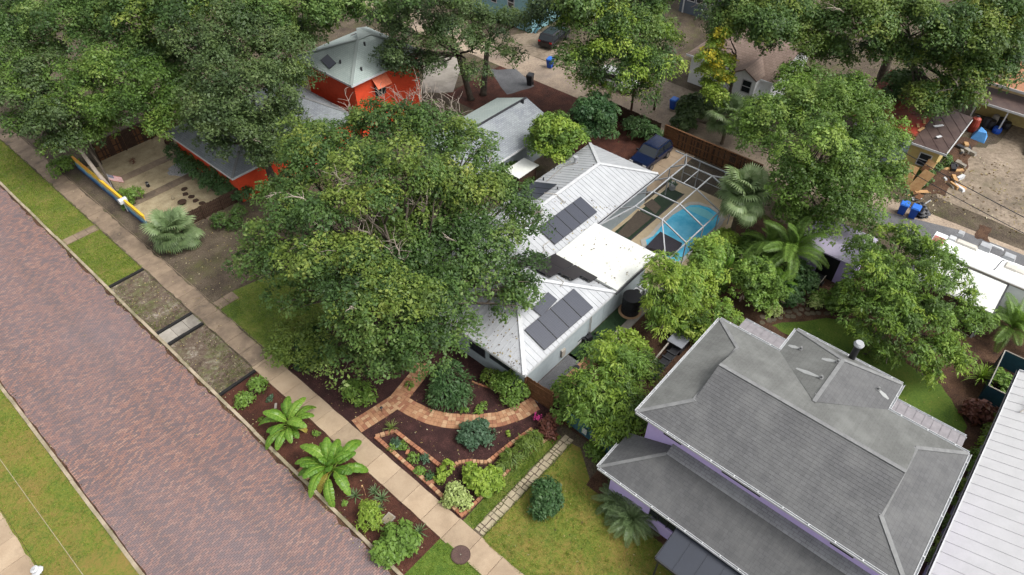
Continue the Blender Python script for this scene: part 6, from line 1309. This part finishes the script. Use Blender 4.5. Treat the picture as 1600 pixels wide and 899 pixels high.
rosette('banana_plant', 'banana plant in the verge mulch left of the brick crossing', 'banana plant', at(456, 672), .25, PAD, 19, 10, 'banana plants in the verge mulch', 1.0, (-.1, .9), .1, parts='leaf', dry=PAD_Y, ndry=1, jitter=.2)
rosette('banana_plant', 'larger banana plant overhanging the brick crossing with yellow leaves', 'banana plant', at(520, 742), .35, PAD, 26, 11, 'banana plants in the verge mulch', 1.2, (-.15, .95), .1, parts='leaf', dry=PAD_Y, ndry=3, jitter=.2)
rosette('banana_plant', 'yellowing banana plant below the fan palm near the pool', 'banana plant', at(1128, 440), 1.0, PAD, 8, 12, None, 1.0, (-.3, 1.0), .08, parts='leaf', dry=PAD_Y, ndry=3)
rosette('grass_clump', 'arching grass clump at the far corner of the brick bed', 'plant', at(612, 672), .08, [leaf_data(blade(.75, .02, .5), 'blade', M['pale'], .3)], 34, 13, None, .95, (.0, 1.3), .1, parts='blade', trunk=False)
for k, (px, py, s, l) in enumerate(((556, 776, .95, 'spiky agave nearest the big banana plant'), (586, 770, .85, 'spiky agave beside the sidewalk edge'), (597, 780, 1.0, 'largest spiky agave next to the meter box'), (655, 832, .95, 'spiky agave right of the leafy shrub cluster'), (645, 862, .8, 'small spiky agave at the mulch end near the lawn'), (594, 796, .7, 'small spiky agave touching the meter box'))): agave(l, px, py, s, 24, 20 + k)
# ================================================================== VEHICLES
def car(name, label, c, rz, mat, L=4.5, W=1.85, Hh=1.62, cat='car', suv=True):
    t = thing(name, label, cat, c); t.rotation_euler = (0, 0, rz); ORG[t.name] = Vector()
    prof = [(-2.25, .38, .72), (-2.18, .3, .92), (-1.2, .28, 1.0), (-.75, .28, 1.02), (1.9, .28, 1.02), (2.2, .3, .98), (2.25, .4, .75)]
    b = MB(); n = 8; rows = []
    for x, z0, z1 in prof:
        wd = W / 2 * (.86 if abs(x) > 2.2 else .96 if abs(x) > 2.1 else 1)
        rows.append([(x, -wd * .9, z0), (x, -wd, z0 + .15), (x, -wd, z1 - .18), (x, -wd * .9, z1), (x, wd * .9, z1), (x, wd, z1 - .18), (x, wd, z0 + .15), (x, wd * .9, z0)])
    V = [v for r in rows for v in r]; F = [(i * n + k, i * n + (k + 1) % n, (i + 1) * n + (k + 1) % n, (i + 1) * n + k) for i in range(len(rows) - 1) for k in range(n)] + [tuple(range(n))[::-1], tuple((len(rows) - 1) * n + k for k in range(n))]
    b.mesh([(x * L / 4.5, y, z) for x, y, z in V], F); bo = b.build('body', M[mat], t)
    k = L / 4.5; x0, x1, x2, x3 = -.95 * k, -.25 * k, 1.75 * k, 2.12 * k; wr, wb = W * .4, W * .47
    g = MB(); g.hexa([(x0, -wb, 1.0), (x3, -wb, 1.0), (x3, wb, 1.0), (x0, wb, 1.0), (x1, -wr, Hh - .06), (x2, -wr, Hh - .06), (x2, wr, Hh - .06), (x1, wr, Hh - .06)]); g.build('windows', M['pane'], t)
    r = MB(); r.hexa([(x1 - .06, -wr - .02, Hh - .07), (x2 + .06, -wr - .02, Hh - .07), (x2 + .06, wr + .02, Hh - .07), (x1 - .06, wr + .02, Hh - .07), (x1 + .1, -wr + .08, Hh), (x2 - .1, -wr + .08, Hh), (x2 - .1, wr - .08, Hh), (x1 + .1, wr - .08, Hh)]); r.build('roof', M[mat], t)
    for s in (-1, 1):
        MB().bar((x0 + .02, s * (wb - .01), 1.0), (x1, s * (wr + .01), Hh - .06), .06, .06).build('pillar', M[mat], t); MB().bar((x3 - .02, s * (wb - .01), 1.0), (x2, s * (wr + .01), Hh - .06), .08, .08).build('pillar', M[mat], t)
        MB().bar((.65 * k, s * (wb + .005), 1.02), (.62 * k, s * (wr + .02), Hh - .06), .06, .05).build('pillar', M[mat], t); MB().bar((x1 + .1, s * (wr - .1), Hh + .03), (x2 - .1, s * (wr - .1), Hh + .03), .04, .04).build('roof_rail', M['dark'], t)
        MB().cbox((-.72 * k, s * (W / 2 + .08), 1.0), .14, .2, .14).build('mirror', M['black'], t)
        MB().cbox((-2.14 * k, s * .66, .7), .22, .34, .14).build('headlight', M['lamp_w'], t); MB().cbox((2.19 * k, s * .7, .75), .1, .28, .2).build('taillight', M['lamp_r'], t)
        for x in (-1.38 * k, 1.38 * k):
            w_ = MB().tube([(x, s * (W / 2 - .2), .34), (x, s * (W / 2 + .015), .34)], .34, 16).build('tyre', M['rub'], t); MB().tube([(x, s * (W / 2 - .05), .34), (x, s * (W / 2 + .03), .34)], .21, 12).build('rim', M['rim'], w_)
    MB().cbox((-2.27 * k, 0, .42), .06, W * .7, .22).build('grille', M['black'], t)
    return t
c = (at(988, 252) + at(1040, 243)) / 2
car('parked_car', 'dark blue hatchback parked on the concrete pad by the board fence', (45.9, 24.2, .03), 0, 'carblue', 4.3)
car('parked_car', 'black car half hidden under the feathery tree at the top', tuple(at(866, 66) + Vector((0, 0, 0))), R(190), 'carblack', 4.5)
car('parked_car', 'pale car behind the feathery tree on the far alley side', tuple(at(962, 135)), R(92), 'carwhite', 4.4)
def cart(label, px, py, rz, mat='bin', lid='binlid', group='blue wheeled bins', h=1.05):
    c = at(px, py); t = thing('wheeled_bin', label, 'bin', c, group); t.rotation_euler = (0, 0, rz); ORG[t.name] = Vector()
    m = MB(); m.hexa([(-.2, -.23, .04), (.25, -.23, .04), (.25, .23, .04), (-.2, .23, .04), (-.32, -.31, h - .08), (.34, -.31, h - .08), (.34, .31, h - .08), (-.32, .31, h - .08)]); m.build('body', M[mat], t)
    m = MB(); m.hexa([(-.36, -.34, h - .08), (.38, -.34, h - .08), (.38, .34, h - .08), (-.36, .34, h - .08), (-.3, -.28, h + .02), (.33, -.28, h + .06), (.33, .28, h + .06), (-.3, .28, h + .02)]); m.build('lid', M[lid], t)
    MB().tube([(.42, -.26, h - .05), (.42, .26, h - .05)], .025, 6).build('handle', M[mat], t)
    for s in (-1, 1): MB().tube([(.27, s * .2, .13), (.27, s * .28, .13)], .13, 12).build('wheel', M['rub'], t)
    return t
cart('blue wheeled bin left of the pair below the yellow shed', 1407, 334, .1); cart('blue wheeled bin right of the pair below the yellow shed', 1424, 340, .05)
cart('blue wheeled bin standing alone near the black car', 859, 106, .2); cart('dark blue wheeled bin in the grass by the golden tree', 1051, 170, 0, 'bin', 'binlid')
cart('black lidded bin standing on the alley beside the mulch', 828, 133, .3, 'black', 'dark', None, 1.15)
cart('blue bin under the twin trunk tree at the top', 690, 46, .1); cart('blue bin beside its twin under the twin trunk tree at the top', 703, 48, .1)
# junk by the yellow shed
t = thing('junk_pile', 'leaning tan plywood sheets and broken boards beside the blue bins', 'junk', at(1425, 275)); rng = random.Random(3)
for k, (px, py, px2, py2, wd) in enumerate(((1422, 300, 1424, 240, .9), (1434, 282, 1427, 243, .7), (1412, 290, 1420, 250, .8), (1438, 290, 1436, 252, .5), (1418, 296, 1408, 268, .6))):
    a = at(px, py, .05); e = Vector((a.x + .6 + .1 * k, a.y + .3 * (k - 2), 2.0 - .2 * k)); MB().bar(a, e, wd, .04, (1, .2, .2)).build('board', M['wood_t'] if k != 3 else M['wood'], t)
for k in range(7): c = at(1428 + rng.uniform(-14, 14), 300 + rng.uniform(-10, 14)); MB().cbox((c.x, c.y, .03 + .05 * k), rng.uniform(.5, 1.3), rng.uniform(.1, .5), .05, rng.uniform(-1, 1)).build('scrap', M[rng.choice(['wood_t', 'wood', 'dark', 'white'])], t)
t = thing('junk_pile', 'black bin bags and broken furniture right of the blue bins', 'junk', at(1440, 335))
for k in range(6):
    c = at(1440 + rng.uniform(-8, 8), 332 + rng.uniform(-9, 9)); m = MB(); m.tube([(c.x, c.y, 0), (c.x + .05, c.y, .25), (c.x, c.y + .05, .5), (c.x, c.y, .62)], [.3, .38, .25, .05], 8); m.build('bag', M['black'] if k % 3 else M['dark'], t)
MB().bar((c.x, c.y, .1), (c.x + .9, c.y - .5, .7), .08, .05).build('board', M['white'], t)
t = thing('clutter', 'blue tarp heap beside black clutter at the yellow house', 'tarp', at(1530, 218)); c = at(1530, 216)
m = MB(); m.hexa([(c.x - .7, c.y - .6, 0), (c.x + .8, c.y - .5, 0), (c.x + .7, c.y + .7, 0), (c.x - .6, c.y + .6, 0), (c.x - .35, c.y - .35, .8), (c.x + .3, c.y - .25, .65), (c.x + .35, c.y + .3, .9), (c.x - .25, c.y + .35, .7)]); m.build('tarp_sheet', M['tarp'], t)
t = thing('clutter', 'black barrels and blue tubs in front of the yellow house', 'clutter', at(1550, 205))
for k, (px, py, mt, r, h) in enumerate(((1545, 200, 'black', .4, .8), (1556, 207, 'bin', .4, .5), (1538, 198, 'dark', .35, .9), (1562, 196, 'black', .45, .7), (1550, 195, 'conc', .3, 1.0), (1570, 200, 'black', .4, .6))):
    c = at(px, py); MB().tube([(c.x, c.y, 0), (c.x, c.y, h * .5), (c.x, c.y, h)], [r * .9, r, r * .85], 12).build('barrel', M[mt], t)
c = at(1525, 190, 1.0); t = thing('red_kayak', 'red upright plastic barrel by the black shed roof edge', 'barrel', (c.x, c.y, 0)); MB().tube([(c.x, c.y, 0), (c.x, c.y, .6), (c.x, c.y, 1.3), (c.x, c.y, 1.5)], [.3, .42, .36, .1], 12).build('body', M['redsheet'], t); MB().cyl((c.x, c.y, 1.48), .14, .08, 10).build('lid', M['black'], t)
t.name = 'red_barrel'
# ================================================================== STREET FURNITURE AND SMALL THINGS
t = thing('mural_wall', 'low wall painted blue with a yellow top along the sidewalk', 'wall', (12.4, 54.5, 0))
for k in range(8):
    y = 48.5 + k * 1.54; MB().box(12.22, 12.3, y + .005, y + 1.535, 0, 1.15).build('painted_panel', M['mural'], t)
    MB().box(12.2, 12.36, y + .004, y + 1.536, 1.152, 1.2).build('cap_board', paint('yellow gloss paint', (.72, .46, .03), (.62, .38, .03), .45) if k < 6 else paint('orange gloss paint', (.7, .3, .02), (.6, .25, .02), .45), t)
c = at(193, 316, .9); t = thing('mailbox', 'white box mailbox on a post behind the mural wall', 'mailbox', (c.x, c.y, 0)); MB().cbox((c.x, c.y, 0), .1, .1, .9).build('post', M['white'], t)
m = MB(); m.tube([(c.x - .3, c.y, 1.08), (c.x + .3, c.y, 1.08)], .22, 12); m.cbox((c.x, c.y, .88), .6, .44, .2); m.build('box', M['white'], t); MB().cbox((c.x - .32, c.y, .9), .02, .4, .34).build('door', M['frame'], t)
# flag on a leaning pole
c = at(178, 300); t = thing('flag', 'small american flag hanging from a short pole in the gravel yard', 'flag', c)
MB().tube([(c.x, c.y, 0), (c.x + .1, c.y - .1, 1.8)], .025, 6).build('pole', M['frame'], t)
def fl(i, j): return (c.x + .1 + i * .08, c.y - .1 - i * .042, 1.75 - j * .044 - i * .05 + .025 * math.sin(i * 1.6))
for j in range(13):
    m = MB()
    for i in range(10):
        if not (i < 4 and j < 7): m.poly([fl(i, j + 1), fl(i + 1, j + 1), fl(i + 1, j), fl(i, j)])
    m.build('stripe', paint('flag red', (.45, .03, .05), None, .7) if j % 2 == 0 else paint('flag white', (.75, .73, .7), None, .7), t)
m = MB()
for i in range(4): m.poly([fl(i, 7), fl(i + 1, 7), fl(i + 1, 0), fl(i, 0)])
m.build('canton', paint('flag navy', (.02, .03, .12), None, .7), t)
m = MB()
for i in range(6):
    for j in range(4):
        o = Vector(fl(.4 + i * .6, .9 + j * 1.6)) + Vector((-.006, -.012, .004)); m.poly([o + Vector((-.016, 0, -.016)), o + Vector((.016, -.008, -.016)), o + Vector((.016, -.008, .016)), o + Vector((-.016, 0, .016))])
m.build('stars', M['white'], t, kind='stuff')
c = at(232, 292); t = thing('garden_lantern', 'small black and white lantern standing on the yellow gravel', 'lantern', c); MB().cbox((c.x, c.y, 0), .22, .22, .3, .3, .8).build('body', M['black'], t); MB().cbox((c.x, c.y, .3), .16, .16, .12, .3).build('light_box', M['white'], t); MB().cbox((c.x, c.y, .42), .26, .26, .08, .3, .3).build('cap', M['black'], t)
sp3 = [(288, 296), (290, 304), (299, 308), (306, 314), (316, 318), (328, 320)]
for k, (px, py) in enumerate(sp3):
    c = at(px, py); rng = random.Random(k); r = .27; m = MB().prism([(c.x + math.cos(a * .7) * r * rng.uniform(.75, 1.1), c.y + math.sin(a * .7) * r * rng.uniform(.75, 1.1)) for a in range(9)], 0, .06); m.build('flat_stone', M['wood_d'], label=['flat dark stone farthest from the low fence', 'second dark stone from the far end of the gravel row', 'third dark stone from the far end of the gravel row', 'third dark stone from the near end of the gravel row', 'second dark stone from the near end of the gravel row', 'flat dark stone nearest the low dark fence'][k], cat='stone', group='flat stones on the gravel')
c = at(286, 319); t = thing('fire_pit', 'small dark round fire bowl on the gravel by the stones', 'fire pit', c); MB().tube([(c.x, c.y, 0), (c.x, c.y, .2), (c.x, c.y, .26)], [.2, .34, .36], 12).build('bowl', M['wood_d'], t); MB().cyl((c.x, c.y, .2), .3, .03, 12).build('ash', M['dark'], t)
c = at(271, 312); t = thing('garden_gnome', 'little pale garden ornament at the gravel edge', 'ornament', c); MB().tube([(c.x, c.y, 0), (c.x, c.y, .15), (c.x, c.y, .25), (c.x, c.y, .42)], [.1, .12, .08, .01], 8).build('body', M['stone'], t); t.name = 'garden_ornament'
c = at(266, 226); t = thing('clay_pot', 'round dark pot at the corner of the orange house gravel', 'pot', c); MB().tube([(c.x, c.y, 0), (c.x, c.y, .3), (c.x, c.y, .5)], [.25, .4, .35], 12).build('pot', M['wood_d'], t); crown('foliage', [(c.x, c.y, .6, .3, .7)], M['redleaf'], t, 90, .15, 10, .14, 5)
c = at(210, 255); t = thing('desert_shrub', 'small dark dry tuft on the gravel before the far fence', 'plant', c); crown('foliage', [(c.x, c.y, .2, .3, .7)], M['redleaf'], t, 90, .15, 10, .2, 6, .2)
# leaning logs by the mural wall
t = thing('leaning_trunk', 'pale leaning tree trunk behind the mural wall', 'tree trunk', at(180, 302)); a = at(180, 304); MB().tube([a, a + Vector((-.2, 1.2, 1.6)), a + Vector((-.2, 3.2, 3.4)), a + Vector((.4, 5.0, 5.2))], [.22, .17, .14, .1], 8).build('trunk', M['twig'], t); MB().tube([a + Vector((.1, .2, 0)), a + Vector((.3, 1.4, 2.2)), a + Vector((.2, 2.6, 4.6))], [.15, .11, .07], 7).build('branch', M['bark'], t)
# wooden poles by the alley
for px, py, h, l in ((985, 182, 3.4, 'dark wooden post beside the backyard fence corner'), (1022, 172, 2.0, 'short wooden post across the alley under the feathery tree')):
    c = at(px, py); t = thing('wooden_post', l, 'post', c, 'wooden posts by the alley'); MB().cyl((c.x, c.y, -.05), .12, h, 9, .1).build('pole', M['wood_d'], t); MB().cyl((c.x, c.y, h - .05), .11, .05, 9).build('pole_top', M['bark'], t)
# verge details
c = at(607, 812); t = thing('meter_box', 'square grey concrete meter box lid in the verge mulch', 'meter box', c); MB().cbox((c.x, c.y, 0), .62, .5, .09, .1).build('frame', M['conc'], t); MB().cbox((c.x, c.y, .091), .5, .38, .02, .1).build('lid', M['kerb'], t); MB().cbox((c.x, c.y, .112), .1, .03, .015, .1).build('handle', M['dark'], t)
c = at(720, 868); t = thing('manhole_cover', 'round rusty brown metal cover at the sidewalk edge', 'manhole cover', c)
MB().cyl((c.x, c.y, .0), .5, .085, 28).build('ring', paint('rusty iron', (.075, .042, .034), (.05, .03, .026), .7, .3, 6), t); MB().cyl((c.x, c.y, .086), .45, .012, 28).build('plate', paint('brown iron', (.1, .06, .05), (.07, .04, .035), .7, .3, 6), t); MB().cyl((c.x, c.y, .099), .035, .012, 10).build('knob', M['conc'], t)
for k in range(8): a = k * math.pi / 8; MB().bar((c.x - .4 * math.cos(a), c.y - .4 * math.sin(a), .0995), (c.x + .4 * math.cos(a), c.y + .4 * math.sin(a), .0995), .02, .006).build('rib', MATS['rusty iron'], t)
c = at(571, 774); t = thing('tree_stub', 'thin bare reddish stick standing in the verge mulch', 'stick', c); MB().tube([(c.x, c.y, 0), (c.x + .03, c.y + .02, .5), (c.x - .02, c.y, 1.0)], [.035, .028, .02], 6).build('stem', M['paver'], t); MB().cyl((c.x - .02, c.y, 1.0), .045, .05, 8).build('top', M['wood_t'], t)
c = at(637, 708); tag(MB().cbox((c.x, c.y, .01), .3, .16, .12, .5).build('loose_brick', M['brick']), 'loose orange brick lying in the narrow brick bed', 'brick')
c = at(431, 635); tag(MB().cbox((c.x, c.y, .02), .4, .14, .03, .9).build('wood_scrap', M['conc']), 'grey board scrap lying on the verge mulch', 'board')
c = at(60, 896); t = thing('white_bag', 'small white plastic object at the bottom left sidewalk edge', 'bag', c); MB().tube([(c.x, c.y, 0), (c.x + .05, c.y, .2), (c.x, c.y + .05, .4), (c.x, c.y, .5)], [.22, .28, .2, .03], 8).build('bag', M['white'], t); MB().cyl((c.x, c.y, .48), .05, .08, 8).build('knot', M['frame'], t)
# patio round pot on pavers
c = at(901, 575); t = thing('drain_grate', 'dark round drain on the tan paver patio', 'drain', c); MB().cyl((c.x, c.y, .03), .2, .05, 14).build('ring', M['dark'], t); MB().cyl((c.x, c.y, .081), .15, .01, 14).build('grate', M['black'], t)
# path lights
for px, py, l in ((597, 643, 'little black path light at the brick path fork'),):
    c = at(px, py); t = thing('path_light', l, 'path light', c); MB().cyl((c.x, c.y, 0), .02, .4, 6).build('stake', M['black'], t); MB().cyl((c.x, c.y, .38), .1, .06, 10, .03).build('shade', M['black'], t)
# overhead cables
def cable(label, pts, r=.018, mat='conc', sag=.4):
    P = [Vector(p) for p in pts]; out = []
    for a, e in zip(P, P[1:]):
        for k in range(12): t_ = k / 12; q = a.lerp(e, t_); q.z -= sag * 4 * t_ * (1 - t_); out.append(q)
    out.append(P[-1]); tag(MB().tube(out, r, 5).build('overhead_cable', M[mat]), label, 'cable', 'overhead cables')
a, e = at(0, 718, 6), at(130, 899, 6); d = (e - a).normalized()
cable('pale cable crossing above the grass at the lower left', [a - d * 14, e + d * 10], .014, 'stone', .0)
a, e = at(1395, 222, 6), at(1600, 335, 6); d = e - a; cable('upper dark cable over the cracked concrete lot', [a - d * .6, e + d * .4], .03, 'dark', .3)
a, e = at(1400, 250, 6), at(1600, 360, 6); d = e - a; cable('lower dark cable over the cracked concrete lot', [a - d * .6, e + d * .4], .025, 'dark', .3)
#print('TRIS', sum(len(m.polygons) * 2 for m in bpy.data.meshes))
